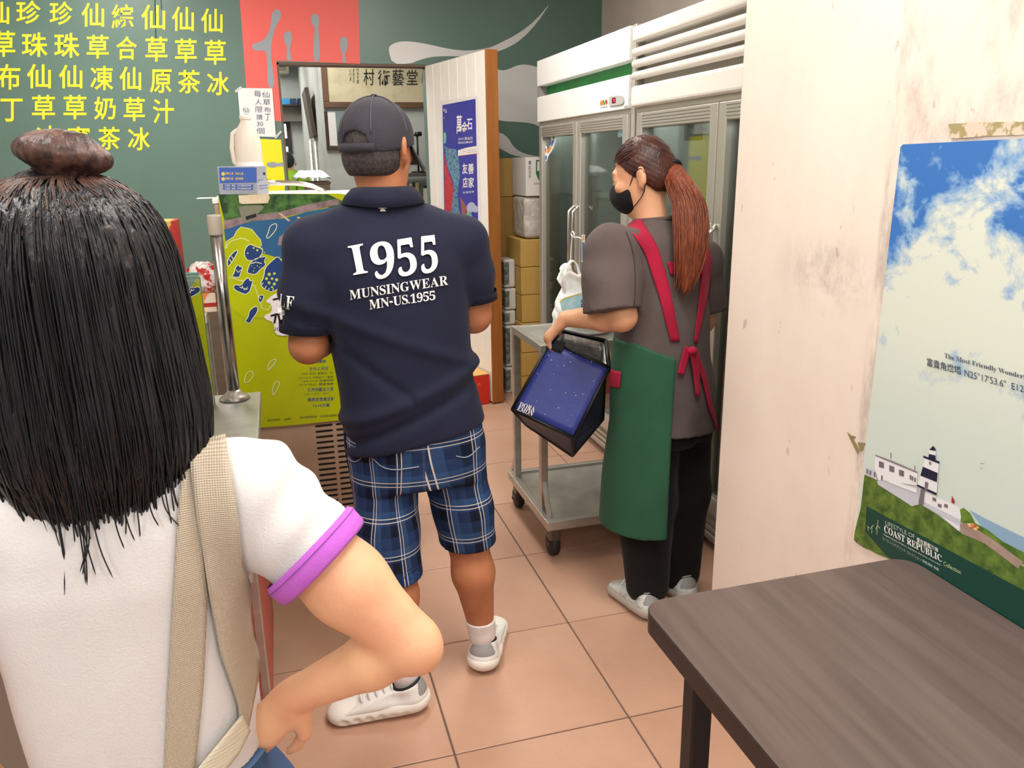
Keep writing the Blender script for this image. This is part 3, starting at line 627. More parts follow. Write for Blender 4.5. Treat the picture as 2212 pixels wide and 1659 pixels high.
# things inside the refrigerators
def sack(name, c, sx, sy, sz, m, label, cat='bag', seed=0, group=None, amp=.28):
    rs = np.random.RandomState(seed); bm = bmesh.new(); bmesh.ops.create_icosphere(bm, subdivisions=4, radius=1.0)
    ph = rs.rand(10)*6.28; dirs = rs.randn(10, 3)*4
    for v in bm.verts:
        p = v.co.copy(); n = sum(abs(sin(Vector(d).dot(p)+a)) for d, a in zip(dirs, ph))/10-0.6
        s = 1+amp*n; top = max(0, p.z-.35)
        e_ = (abs(p.x)**4+abs(p.y)**4+abs(p.z)**4)**(-.25); p = p*(.45+.55*e_)
        q = Vector((p.x*(1-0.25*top), p.y*(1-0.25*top), p.z))*s
        v.co = Vector((c[0]+q.x*sx/2, c[1]+q.y*sy/2, c[2]+max(q.z, -.82)*sz/1.8+sz*.455))
    o = bmput(name, bm, m, None, True); return tag(o, label, cat, group)
k = 0
for (y, z, w, h, d, lab) in [(3.62, 0.94, .34, .3, .3, 'tan carton on the middle shelf inside the silver refrigerator'), (4.3, 0.565, .3, .2, .26, 'low tan carton inside the silver refrigerator, left door'), (3.66, .565, .3, .22, .3, 'tan carton on the lower shelf inside the silver refrigerator'),
                        (2.85, 0.565, .4, .28, .3, 'tan carton low inside the cream-headed refrigerator'), (2.28, .94, .36, .16, .3, 'flat tan carton on the middle shelf inside the cream-headed refrigerator')]:
    t = thing('fridge_carton', lab, 'box', (FX+.2, y, z)); box('body', (FX+.14, y-w/2, z), (FX+.14+d, y+w/2, z+h), M_brown, t, 0.003); box('tape', (FX+.138, y-.025, z), (FX+.14+d, y+.025, z+h+.001), mat('box_tape', '#b59a62', .3), t, 0)
sack('plastic_bag', (FX+.25, 2.3, 1.105), .2, .3, .1, M_bag, 'flat white plastic bag lying on a carton inside the cream-headed refrigerator', 'bag', 5)
sack('plastic_bag', (FX+.24, 2.2, .57), .22, .28, .3, M_bag, 'white plastic bag low inside the cream-headed refrigerator', 'bag', 6)
sack('plastic_bag', (FX+.24, 3.75, 1.325), .25, .34, .1, M_bag, 'white bag on the top shelf inside the silver refrigerator', 'bag', 8)
ns = thing('white_label_sheet', 'white printed sheet stuck inside the cream-headed refrigerator glass', 'paper', onx(1490, 300, FX+.015))
PG = Plane((FX+.014, 0, 0), (-1, 0, 0)); shape('sheet', PG, c3([(1650, 975), (1800, 950), (1800, 1115), (1650, 1125)]), mat('sheet_grey', '#cfd0cc', .6), ns, 0, 0, 0.0008)
text('lettering', PG, '退冰', c3([(1710, 1100), (1790, 1088), (1790, 985), (1710, 1000)]), mat('ink_grey', '#84868a', .6), ns, 0.0, 0.001)

# ================================================================ CARTONS BEHIND THE DOOR
def carton(x0, x1, y0, y1, z0, z1, label, m=None, group='cartons stacked by the back wall'):
    t = thing('cardboard_carton', label, 'box', ((x0+x1)/2, (y0+y1)/2, z0), group)
    box('body', (x0, y0, z0+.0005), (x1, y1, z1-.0025), m or M_brown, t, 0.004); box('tape', ((x0+x1)/2-.022, y0-.0008, z0+.002), ((x0+x1)/2+.022, y1, z1-.0018), mat('carton_tape', '#ad8b50', 0.35), t, 0)
    for s in (-1, 1):
        pass
    return t
xa = ony(1068, 500, 5.2).x; xb = ony(1136, 500, 5.2).x
zs = [ony(1100, y, 5.2).z for y in (812, 740, 662, 585, 425, 341)]
zs = [0.0]+zs[1:] if zs[0] < 0.12 else [0.0, zs[0]]+zs[1:]
nmz = ['lowest', 'second lowest', 'third lowest', 'fourth lowest', 'second highest', 'topmost']
for i in range(len(zs)-1): carton(xa-.12, xb+random.uniform(-.01, .01), 5.2, 5.62, zs[i], zs[i+1], 'brown cardboard carton, %s of the tall left stack behind the door' % nmz[i], M_brown2 if i % 2 else M_brown)
xc = ony(1126, 600, 4.86).x
zs = [ony(1140, y, 4.86).z for y in (812, 762, 697, 637, 577, 517)]; zs = [0.0]+[z for z in zs if z > 0.1]
for i in range(len(zs)-1): carton(xc+random.uniform(-.006, .006), xc+.32, 4.86, 5.18, zs[i], zs[i+1], 'tan cardboard carton, %s of the stack beside the silver refrigerator' % nmz[i])
ztop = zs[-1]
wbx = thing('white_print_carton', 'white printed carton with green mark on top of the wrapped pack', 'box', (xc+.15, 4.95, ztop))
zA, zB, zC = ztop, ony(1140, 424, 4.86).z, ony(1140, 340, 4.86).z
wp = box('wrapped_pack', (xc+.03, 4.87, ztop+.001), (xc+.33, 5.15, zB-.002), mat('dull_plastic', '#b9b3ab', 0.3, noise=('#d4d0ca', 14, .45, .65), bump=(22, 1.0, 6)), None, .03, seg=4); tag(wp, 'plastic-wrapped pale pack between the tan cartons and the white printed carton', 'pack')
xw = ony(1136, 400, 4.86).x
box('body', (xw, 4.86, zB), (xw+.3, 5.16, zC), mat('white_carton', '#dcd9d2', 0.6), wbx, 0.003)
P86 = Plane((0, 4.86, 0), (0, -1, 0))
def cb(l): return [(1060+x/2.9125, 330+y/2.9125) for x, y in l]
for ch, a in (('農', 50), ('友', 80), ('玉', 108), ('米', 136)): text('lettering', P86, ch, cb([(237, a+24), (255, a+24), (255, a), (237, a)]), mat('print_grey', '#6f6c69', .6), wbx, 0.01, 0.001)
shape('green_mark', P86, cb([(285, 45), (330, 45), (330, 170), (300, 170), (284, 130)]), mat('mark_green', '#2f6b52', .5), wbx, 0.001); shape('mark_inner', P86, cb([(292, 55), (330, 55), (330, 115), (292, 115)]), mat('white_carton', '#dcd9d2', .6), wbx, 0.002)
text('lettering', P86, 'FOOD', cb([(272, 200), (312, 200), (312, 188), (272, 188)]), MATS['print_grey'], wbx, 0.01, 0.001)
# wrapped cup sleeves standing in front of the cartons
x0, x1 = ony(1096, 600, 4.9).x-.0, ony(1124, 600, 4.9).x
zz = [0.0, ony(1110, 790, 5.0).z, ony(1110, 700, 5.0).z, ony(1110, 668, 5.0).z, ony(1110, 620, 5.0).z, ony(1110, 558, 5.0).z]
for i in range(5):
    t = thing('wrapped_sleeve', 'plastic-wrapped paper pack with dark print, %s of the narrow column' % ['lowest', 'second lowest', 'middle', 'second highest', 'topmost'][i], 'pack', (x0, 5.0, zz[i]), 'narrow wrapped packs')
    box('body', (x0+.004*(i % 2), 4.98, zz[i]+.001), (x1-.01+.004*(i % 2), 5.14, zz[i+1]-.004), mat('pack_white', '#d6d4d0', 0.4, bump=(25, .4)), t, 0.012); box('print', (x0+.004*(i % 2)-.001, 4.979, zz[i]+.02), (x0+.035, 5.12, zz[i+1]-.02), mat('pack_dark', '#4d5450', 0.4, noise=('#8a8f8a', 30, .4, .6)), t, 0.002)

# ================================================================ TROLLEY
tr = thing('service_trolley', 'stainless steel trolley on black castors beside the apron worker', 'trolley', (1.15, 2.95, 0))
bx0, by0, bx1, by1 = 0.895, 2.68, 1.47, 3.25; zs0, zs1 = 0.128, 0.165
def bar(name, a, b, w, m, parent):
    a, b = Vector(a), Vector(b); bm = bmesh.new(); x, y, d = frame_of(b-a); L_ = (b-a).length
    bbox(bm, (-w/2, -w/2, 0), (w/2, w/2, L_)); bev(bm, .002, 1)
    for v in bm.verts: v.co = a+x*v.co.x+y*v.co.y+d*v.co.z
    return bmput(name, bm, m, parent)
box('lower_shelf', (bx0+.03, by0+.03, zs0+.012), (bx1-.03, by1-.03, zs1-.012), M_steel2, tr, 0.002)
for lo, hi in (((bx0, by0, zs0), (bx1, by0+.03, zs1)), ((bx0, by1-.03, zs0), (bx1, by1, zs1)), ((bx0, by0+.03, zs0), (bx0+.03, by1-.03, zs1)), ((bx1-.03, by0+.03, zs0), (bx1, by1-.03, zs1))): box('lower_rail', lo, hi, M_steel, tr, 0.003)
pi_ = 0.075
posts = [(bx0+.015, by0+pi_+.05), (bx0+.015, by1-pi_), (bx1-.045, by0+pi_+.05), (bx1-.045, by1-pi_)]
zt0 = 0.84
for (a, b) in posts:
    box('post', (a, b, zs1-.005), (a+.03, b+.03, zt0-.03), M_steel, tr, 0.003)
    s = -1 if b < 2.95 else 1
    bar('brace', (a+.015, b+.015+s*(pi_-.0), zs1-.012), (a+.015, b+.012, zs1+.12), 0.018, M_steel, tr)
ya, yb_ = posts[0][1], posts[1][1]+.03
box('top_sheet', (bx0+.03, ya+.015, zt0-.012), (bx1-.03, yb_-.015, zt0-.002), M_steel2, tr, 0.002)
for lo, hi in (((bx0+.015, ya, zt0-.03), (bx1-.015, ya+.03, zt0)), ((bx0+.015, yb_-.03, zt0-.03), (bx1-.015, yb_, zt0)), ((bx0+.015, ya+.03, zt0-.03), (bx0+.045, yb_-.03, zt0)), ((bx1-.045, ya+.03, zt0-.03), (bx1-.015, yb_-.03, zt0))): box('top_rail', lo, hi, M_steel, tr, 0.003)
M_rub = mat('castor_rubber', '#2c2523', 0.6)
for (cx, cy) in ((bx0+.04, by0+.045), (bx0+.04, by1-.045), (bx1-.04, by0+.045), (bx1-.04, by1-.045)):
    c = box('castor_fork', (cx-.022, cy-.025, .07), (cx+.022, cy+.025, zs0-.001), mat('castor_metal', '#6a625c', .4, metal=.8), tr, 0.006)
    lathe('wheel', [(0.02, -.018), (0.04, -.018), (0.045, -.012), (0.045, .012), (0.04, .018), (0.02, .018)], (cx, cy+.01, 0.045), M_rub, c, 24, (1, 0, 0))
    lathe('axle', [(0.009, -.03), (0.009, .03)], (cx, cy+.01, 0.045), MATS['castor_metal'], c, 12, (1, 0, 0))
# white plastic bag and a printed card on the trolley
def carrier(name, c, rx, ry, h, m, label, seed=0):
    rs = np.random.RandomState(seed); n, k = 72, 26; v = []; f = []; ph = rs.rand(6)*6.28
    for i in range(k):
        t = i/(k-1); pr_ = np.interp(t, [0, .04, .3, .62, .74, .86, 1], [.86, 1, 1.04, .9, .74, .78, .9]); A = .03+.16*max(0, t-.45)**1.1*2
        for j in range(n):
            a = 2*pi*j/n; sq_ = (abs(cos(a))**3.2+abs(sin(a))**3.2)**(-1/3.2); w = sin(5*a+ph[0]+3*t)+.8*sin(9*a+ph[1]-2*t)+.6*sin(14*a+ph[2]+5*t)+.5*sin(23*a+ph[3])
            r_ = pr_*(sq_*(1-t)+1*t)*(1+A*w*.3+.02*sin(30*t+4*a)); v.append((c[0]+rx*r_*cos(a), c[1]+ry*r_*sin(a), c[2]+h*t*(1+.10*max(0, t-.5)*2*(sin(3*a+ph[4])+.7*sin(7*a+ph[5])))))
    for i in range(k-1):
        for j in range(n): f.append((i*n+j, i*n+(j+1) % n, (i+1)*n+(j+1) % n, (i+1)*n+j))
    f.append(tuple(range(n))[::-1]); t_ = thing(name, label, 'bag', c)
    o = mesh('film', v, f, m, t_, True); md = o.modifiers.new('t', 'SOLIDIFY'); md.thickness = .0012
    for s_ in (-1, 1):
        P = [Vector((c[0]+s_*rx*.35+rx*.35*cos(a)*(.8), c[1]-ry*.2*s_, c[2]+h*.92+h*.3*sin(a))) for a in np.linspace(0, pi, 12)]
        vv = []; 
        for i, p in enumerate(P): vv += [p+Vector((0, -.012-.004*sin(i*2), .004*sin(i*3))), p+Vector((0, .014, .003*cos(i*2.2)))]
        o = mesh('handle', vv, [(2*i, 2*i+1, 2*i+3, 2*i+2) for i in range(len(P)-1)], m, t_, True); md = o.modifiers.new('t', 'SOLIDIFY'); md.thickness = .002
    return t_
carrier('shopping_bag', (1.155, 3.0, zt0), .115, .095, .235, mat('thin_white_bag', '#f4f4f2', 0.4, bump=(30, .6, 6), sss=0.1), 'crumpled white plastic shopping bag standing on the trolley', 21)
tc_ = thing('printed_card', 'light blue printed card with yellow edge propped against the white shopping bag', 'card', (1.18, 2.9, zt0))
PC = Plane((1.2, 2.868, 0.9), (-0.15, -1, 0.2))
shape('card', PC, c7([(660, 935), (690, 905), (880, 850), (960, 860), (960, 1130), (720, 1130), (665, 945)]), mat('card_blue', '#a6d3de', .4, noise=('#cfe6ea', 20, .45, .6)), tc_, 0, 0, 0.004)
strokes('card_edge', PC, [c7([(662, 932), (692, 903), (880, 848), (960, 850)])], 3.0, mat('card_yellow', '#d8cf6a', .4), tc_, 0.001); text('lettering', PC, 'mo', c7([(865, 990), (866, 905), (830, 910), (828, 985)]), M_ink, tc_, 0.02, 0.0015)
# crumpled bag hanging on trolley's left edge
sack('bag_scrap', (bx0-.012, 2.83, 0.50), .03, .06, .06, M_bag, 'small scrap of clear plastic bag hanging at the left of the trolley', 'bag', 31)

# ================================================================ GREEN-POSTER CABINET
CYF = 2.908
cb_ = thing('drinks_cabinet', 'tall beige metal cabinet with vent slots behind the yellow-green poster', 'cabinet', (0.1, 3.1, 0))
M_beige = mat('beige_metal', '#b59a82', 0.45, noise=('#a58a73', 5, .35, .7))
cx0, cx1 = -0.205, 0.41
box('body', (cx0, CYF+.006, 0.06), (cx1, CYF+.55, 1.39), M_beige, cb_, 0.006); box('plinth', (cx0+.02, CYF+.03, 0), (cx1-.02, CYF+.52, .06), mat('plinth_dark', '#5b4c42', .6), cb_, 0)
box('top_board', (cx0-.004, CYF+.006, 1.391), (cx1+.004, CYF+.56, 1.408), M_white, cb_, 0.003)
PCB = Plane((0, CYF, 0), (0, -1, 0))
bm = bmesh.new(); w_ = (PCB.px(719, 930)-PCB.px(681, 930)).x; r_ = 0.0065
slot = bmesh.new(); bbox(slot, (0, 0, -r_/1.6), (w_, 0.006, r_/1.6)); bev(slot, .003, 2); slot_me = bpy.data.meshes.new('slot_shade_plate'); slot.to_mesh(slot_me); slot.free(); slot_me.materials.append(M_dark)  # flat dark plates: shade inside the slots put into their colour
zt_ = PCB.px(700, 920).z; x_a = PCB.px(681, 925).x
for r in range(21):
    for c in range(3):
        o = bpy.data.objects.new('slot_shade_plate', slot_me); COL.objects.link(o); o.parent = cb_; o.location = Vector((x_a+c*(w_+.012), CYF+.0035, zt_-r*0.0218))-LOC[cb_.name]
bm.free()
box('side_trim', (cx1-.02, CYF+.0, .065), (cx1+.003, CYF+.005, .59), mat('trim_beige', '#c2ab95', .4), cb_, 0.001)
# poster
gp = thing('festival_poster', 'yellow-green festival poster with blue fish covering the cabinet front', 'poster', (0.1, CYF, 0.6))
def c6(l): return [(460+x/3.13, 400+y/3.13) for x, y in l]
PG0 = Plane((0, CYF-.004, 0), (0, -1, 0))
M_lime = mat('poster_lime', '#b9c400', 0.3, noise=('#aab400', 3, .35, .7)); M_sea = mat('poster_sea', '#2f5f8f', 0.3, noise=('#2f7a74', 2.2, .45, .7)); M_land = mat('poster_land', '#4f7a3a', 0.35, noise=('#1f3d22', 28, .4, .6)); M_road = mat('poster_road', '#9a8488', .35, noise=('#6f5f5c', 24, .4, .65))
M_navy = mat('print_navy', '#1f3f7a', .4); M_ol = mat('print_cream_line', '#eef0c8', .4)
shape('paper', PG0, [(471, 420), (735, 418), (800, 430), (800, 906), (732, 908), (640, 918), (528, 927)], M_lime, gp, 0.0, 0, 0.0015)
shape('sea_print', PG0, c6([(75, 300), (180, 265), (300, 235), (480, 225), (620, 185), (850, 140), (850, 560), (470, 500), (370, 470), (200, 420), (90, 420)]), M_sea, gp, 0.0006)
shape('land_print', PG0, c6([(35, 62), (400, 60), (780, 62), (880, 110), (850, 150), (640, 150), (460, 195), (300, 215), (80, 250)]), M_land, gp, 0.0009)
shape('road_print', PG0, c6([(75, 240), (240, 205), (460, 180), (640, 130), (850, 90), (850, 130), (700, 165), (520, 205), (420, 230), (250, 245), (130, 285), (80, 300)]), M_road, gp, 0.0012)
shape('pier_print', PG0, c6([(435, 410), (450, 350), (500, 310), (600, 235), (640, 225), (590, 280), (530, 330), (510, 400)]), M_road, gp, 0.0012)
shape('pier_print', PG0, c6([(440, 190), (460, 190), (525, 240), (510, 245)]), mat('pier_pale', '#c8ae98', .4), gp, 0.0014)
shape('pier_print', PG0, c6([(565, 220), (580, 212), (610, 232), (600, 240)]), MATS['pier_pale'], gp, 0.0014)
shape('lime_print', PG0, c6([(85, 430), (90, 380), (140, 350), (160, 310), (190, 282), (215, 288), (240, 292), (265, 300), (280, 320), (300, 345), (322, 370), (328, 405), (315, 425), (280, 415), (250, 405), (215, 440), (225, 500), (360, 520), (470, 530), (560, 700), (500, 900), (110, 900), (95, 560)]), M_lime, gp, 0.0018, 1)
strokes('lime_outline', PG0, [c6([(85, 430), (90, 380), (140, 350), (160, 310), (190, 282), (215, 288), (240, 292), (265, 300), (280, 320), (300, 345), (322, 370), (328, 405), (315, 425)]), c6([(90, 425), (105, 395), (130, 375), (160, 368), (190, 358), (220, 365), (245, 380)]), c6([(108, 620), (170, 640), (230, 655), (280, 680), (310, 760), (330, 830), (370, 845), (400, 800)])], 1.3, M_ol, gp, 0.0024)
# torn flap in the poster
shape('torn_patch', PG0, c6([(175, 140), (330, 135), (350, 150), (290, 205), (235, 265), (195, 230), (180, 180)]), mat('patch_olive', '#7d7f6c', .5), gp, 0.0022, 1)
shape('torn_flap', PG0, c6([(172, 68), (375, 58), (385, 85), (372, 122), (200, 128), (178, 120)]), mat('flap_cream', '#ded0b4', .6, noise=('#cbb592', 20, .4, .7)), gp, 0.006, 0, 0.002)
shape('black_label', PG0, c6([(220, 212), (290, 192), (296, 212), (226, 236)]), M_black, gp, 0.003)
# fish prints
def fish(pts, body=M_navy, dots=(), lines=(), ow=1.6):
    l = smooth_loop(c6(pts), 1); shape('fish_print', PG0, l, body, gp, 0.0026); strokes('fish_outline', PG0, [l+[l[0]]]+[c6(q_) for q_ in lines], ow, M_ol, gp, 0.0032)
    for (a, b, r) in dots: shape('fish_dot', PG0, c6([(a+r*cos(k*pi/4), b+r*sin(k*pi/4)) for k in range(8)]), mat('dot_lime', '#b7cc5a', .4), gp, 0.0036)
fish([(215, 435), (245, 395), (300, 420), (340, 430), (330, 470), (300, 500), (240, 515), (212, 480)], dots=[(235, 460, 6), (275, 425, 7), (300, 440, 8), (330, 430, 8), (350, 455, 5)])
fish([(365, 480), (300, 490), (255, 520), (240, 555), (230, 590), (250, 600), (290, 605), (320, 570), (360, 540), (345, 515)], lines=[[(260, 530), (290, 520), (330, 530)]], dots=[(260, 545, 4), (280, 560, 4), (300, 545, 4), (315, 555, 4), (275, 580, 4)])
fish([(170, 435), (160, 470), (105, 555), (98, 530), (100, 500), (140, 450)], lines=[[(110, 500), (125, 520)], [(125, 480), (138, 500)]])
fish([(440, 478), (470, 520), (490, 500), (490, 700), (440, 700), (400, 725), (350, 705), (318, 670), (345, 620), (350, 560), (400, 510)], dots=[(380, 603, 12), (415, 598, 10), (362, 632, 11), (400, 632, 10), (430, 640, 11), (380, 660, 11), (415, 668, 11), (400, 690, 8)], lines=[[(325, 680), (340, 660)], [(350, 705), (360, 680)], [(375, 718), (380, 695)], [(405, 722), (408, 698)]])
fish([(170, 535), (185, 555), (200, 545), (195, 580), (185, 600), (180, 625), (125, 620), (145, 590), (150, 560)], lines=[[(155, 570), (170, 590), (190, 572)]])
fish([(243, 622), (250, 650), (275, 640), (240, 745), (165, 720), (135, 695), (150, 670), (190, 680), (215, 640)], lines=[[(180, 690), (235, 705)], [(195, 680), (215, 710), (235, 690)]])
fish([(310, 745), (345, 742), (340, 770), (322, 800), (305, 775)], lines=[[(315, 755), (325, 770)]])
fish([(305, 822), (300, 860), (270, 900), (248, 938), (215, 920), (240, 890), (245, 850), (280, 820)])
for pts in ([(430, 255), (432, 290), (405, 330), (370, 362), (360, 350), (375, 320), (385, 275)], [(428, 1172), (420, 1205), (390, 1235), (375, 1255), (368, 1235), (388, 1190)], [(250, 1255), (275, 1270), (270, 1300), (235, 1338), (210, 1330), (222, 1280)], [(440, 1320), (452, 1340), (430, 1390), (405, 1425), (400, 1385), (415, 1340)]):
    l = smooth_loop(c6(pts), 1); strokes('fish_outline', PG0, [l+[l[0]]], 1.6, M_ol, gp, 0.0026)
shape('title_cloud', PG0, c6([(350, 790), (400, 745), (450, 720), (560, 720), (640, 850), (560, 1010), (440, 1022), (410, 980), (415, 930), (350, 905), (345, 880), (400, 860), (395, 800)]), mat('cloud_pale', '#efe9ee', .4), gp, 0.0038, 1)
strokes('title_brush', PG0, [c6([(405, 775), (450, 765), (480, 775)]), c6([(390, 885), (440, 870), (480, 865)]), c6([(425, 880), (415, 935)]), c6([(440, 870), (455, 930)])], 4.5, M_black, gp, 0.0042)
text('lettering', PG0, '2018', c6([(410, 984), (500, 984), (500, 962), (410, 962)]), M_inkblack, gp, 0.0, 0.0042)
M_ptxt = mat('poster_text', '#3b4a3a', .5)
for s, x0, y0, x1, y1 in [('魚兒讚美', 660, 1185, 765, 1207), ('手作工作坊', 650, 1232, 780, 1256), ('北海岸藝術之旅', 638, 1370, 815, 1398), ('鵝草里音樂派對', 640, 1438, 822, 1464), ('Hi·Hi市集', 678, 1480, 790, 1504)]:
    text('lettering', PG0, s, c6([(x0, y1), (x1, y1-6), (x1, y0-6), (x0, y0)]), mat('poster_bluetext', '#27417e', .5), gp, 0.006, 0.0006)
for s, x0, y0, x1, y1 in [('9/25-10/28  星期六、日', 600, 1268, 810, 1284), ('10/2-10/13  大魚來了・農場', 578, 1296, 812, 1312), ('10/9-10/13  故事時間', 605, 1318, 812, 1334), ('10/14-10/21  豐富漁鄉', 582, 1342, 814, 1358), ('10/9・10/10・10/11', 620, 1408, 780, 1421), ('新北市政府', 370, 1583, 455, 1600), ('主辦單位', 480, 1578, 530, 1592), ('新北市政府觀光局', 590, 1563, 700, 1580), ('北海岸及觀音山國家風景區', 725, 1555, 840, 1570)]:
    text('lettering', PG0, s, c6([(x0, y1), (x1, y1-7), (x1, y0-7), (x0, y0)]), M_ptxt, gp, 0.0, 0.0006)

# curved glass hood on the cabinet
hd = thing('display_hood', 'low curved glass hood with chrome rim standing on the cabinet', 'display case', (0.1, 3.3, 1.408))
PH2 = Plane((0, 3.2, 0), (0, -1, 0))
arc = [PH2.px(590+a/5.353, 120+b/5.353) for a, b in [(-60, 1480), (100, 1478), (250, 1480), (380, 1495), (480, 1520), (560, 1560), (620, 1610)]]
arc = [p for p in arc if p.z > 1.41]
arc.append(Vector((arc[-1].x+.02, 3.2, 1.413)))
tube('rim', arc, 0.008, mat('handle_chrome', '#d6d4cf', 0.2, metal=1.0), hd, 10)
v = []; f = []
for k, p in enumerate(arc):
    v += [p, p+Vector((0, .2, 0))]
    if k: f.append((2*k-2, 2*k-1, 2*k+1, 2*k))
mesh('glass', v, f, M_glass, hd, True); tube('rim', [p+Vector((0, .2, 0)) for p in arc], 0.008, MATS['handle_chrome'], hd, 10)
box('tray', (arc[0].x, 3.19, 1.4085), (arc[-1].x, 3.42, 1.413), M_white, hd, 0)
# printed tissue box and jug
bxp = thing('tissue_box', 'blue and grey printed box standing on the cabinet top', 'box', (-0.15, 3.0, 1.408))
B0, B1, B2 = onz(474, 416, 1.409), onz(556, 417.5, 1.409), onz(590, 412, 1.409)
B0, B1 = ony(474, 416, 2.95), ony(556, 418, 2.92); B0.z = B1.z = 1.409; ax = (B1-B0); Lx = ax.length; ax.normalize(); ay = Vector((-ax.y, ax.x, 0)); hz = ony(474, 360, 2.93).z
qbox('carton', (B0.x, B0.y, 0), ax, ay, Lx, .15, 1.409, hz, mat('box_grey', '#9da1ae', .45), bxp, 0.002)
PBX = Plane(B0-ay*.0005, -ay)
shape('blue_face', PBX, [(473, 362), (554, 362), (555, 394), (475, 396)], mat('box_blue', '#3f63b4', .4), bxp, 0.0005)
def c1(l): return [(x/3.687, y/3.687) for x, y in l]
for s, a in (('視障人員　洗澡人員', 1372), ('收銀人員　值班師傅', 1412)):
    text('lettering', PBX, s, c1([(1795, a+20), (1938, a+22), (1938, a), (1795, a-2)]), mat('box_gold', '#e8c85a', .5), bxp, 0.01, 0.001)
for a in (1385, 1425): shape('gold_ring', PBX, c1([(1778+15*cos(k*pi/5), a+15*sin(k*pi/5)) for k in range(10)]), MATS['box_gold'], bxp, 0.001); 
for a in (1478, 1502): shape('blue_bar', PBX, c1([(1775, a-10), (2015, a-8), (2015, a+10), (1775, a+8)]), MATS['box_blue'], bxp, 0.001); text('lettering', PBX, '小琉球．農產．手作活動指定店家', c1([(1790, a+6), (2000, a+7), (2000, a-6), (1790, a-7)]), M_printw, bxp, 0.0, 0.0015)
PBX2 = Plane(B0+ax*(Lx+.0005), ax)
shape('mark', PBX2, c1([(2090, 1380), (2105, 1370), (2120, 1382), (2108, 1395), (2100, 1395)]), M_inkblack, bxp, 0.0005, 1); text('lettering', PBX2, '手作．農產', c1([(2055, 1440), (2160, 1432), (2160, 1422), (2055, 1430)]), M_inkblack, bxp, 0, 0.0005)
text('lettering', PBX2, '防疫專用', c1([(2068, 1488), (2150, 1478), (2150, 1466), (2068, 1476)]), MATS['box_blue'], bxp, .01, 0.0005); text('lettering', PBX2, '清潔酒精擦', c1([(2068, 1508), (2150, 1498), (2150, 1488), (2068, 1498)]), MATS['box_blue'], bxp, .01, 0.0005)
sheet = box('paper_sheet', (-.26, 2.93, 1.4082), (-.1, 3.03, 1.4088), M_paper, None, 0); tag(sheet, 'loose white paper sheet under the printed box on the cabinet', 'paper')
jg = thing('juice_jug', 'pale plastic jug with side handle and cream cap behind the printed box', 'jug', (-0.1, 3.12, 1.409))
jc = ony(534, 300, 3.14); jz = ony(534, 250, 3.14).z-1.409; jx = jc.x; M_jug = mat('milky_plastic', '#e6dccf', 0.35, sss=.1)
jw = (ony(563, 300, 3.14)-ony(504, 300, 3.14)).x/2
lathe('bottle', [(jw*.9, 0), (jw, .01), (jw, jz*.62), (jw*.93, jz*.74), (jw*.62, jz*.86), (jw*.4, jz*.92), (jw*.36, jz*.95)], (jx, 3.14, 1.409), M_jug, jg, 28)
lathe('cap', [(jw*.4, jz*.951), (jw*.42, jz*.96), (jw*.42, jz*1.0), (jw*.36, jz*1.01)], (jx+.0, 3.14, 1.409), mat('cap_cream', '#efe6d8', .4), jg, 20)
tube('handle', [(jx-jw*.5, 3.14, 1.409+jz*.84), (jx-jw*1.02, 3.135, 1.409+jz*.78), (jx-jw*1.18, 3.13, 1.409+jz*.6), (jx-jw*1.1, 3.13, 1.409+jz*.42), (jx-jw*.9, 3.14, 1.409+jz*.38)], jw*.17, M_jug, jg, 10)
lathe('label', [(jw*1.005, jz*.12), (jw*1.005, jz*.42)], (jx, 3.14, 1.409), mat('jug_label', '#f3eee8', .5), jg, 28)

# ================================================================ LEFT COUNTER
CZ = 0.85
co = thing('service_counter', 'stainless steel service counter behind the woman in front', 'counter', (-0.4, 1.8, 0))
fx_ = -0.098; yfar = onz(560, 845, CZ).y; yn = 1.32
box('worktop', (-0.66, yn, CZ-.035), (fx_, yfar, CZ), M_steel2, co, 0.006, seg=2)
box('cabinet', (-0.64, yn+.01, 0.08), (fx_-.035, yfar-.01, CZ-.036), mat('counter_side', '#8a8680', .4, metal=.7), co, 0.003); box('kick', (-0.62, yn+.02, 0), (fx_-.07, yfar-.02, .08), M_dark, co, 0)
box('red_panel', (fx_-.036, yn+.03, .12), (fx_-.03, yfar-.05, CZ-.06), mat('panel_red', '#b5544a', .4), co, 0.001); box('edge_post', (fx_-.03, yn+.28, .05), (fx_-.012, yn+.31, CZ-.036), M_steel, co, 0.002)
pb = onz(507, 862, CZ); pt = None
lo_, hi_ = CZ, 2.0
for _ in range(40):
    m_ = (lo_+hi_)/2
    if pr((pb.x, pb.y, m_))[1] > 464: lo_ = m_
    else: hi_ = m_
pz = m_
def pole(x, y, label, ztop):
    t = thing('steel_pole', label, 'pole', (x, y, CZ))
    r = 0.0165
    lathe('flange', [(0.042, 0.0005), (0.044, .004), (0.034, .012), (0.022, .022), (0.018, .03)], (x, y, CZ), M_steel, t, 28)
    lathe('shaft', [(r, .028), (r, ztop-CZ-.03)], (x, y, CZ), mat('pole_steel', '#a5a29e', .22, metal=1.0), t, 28)
    lathe('end_cap', [(r*1.12, 0), (r*1.18, .004), (r*1.18, .05), (r*1.08, .056)], (x, y, ztop-.056), mat('cap_plastic', '#a39a8c', .5), t, 24)
pole(pb.x, pb.y, 'stainless steel pole with grey cap at the end of the counter', pz)
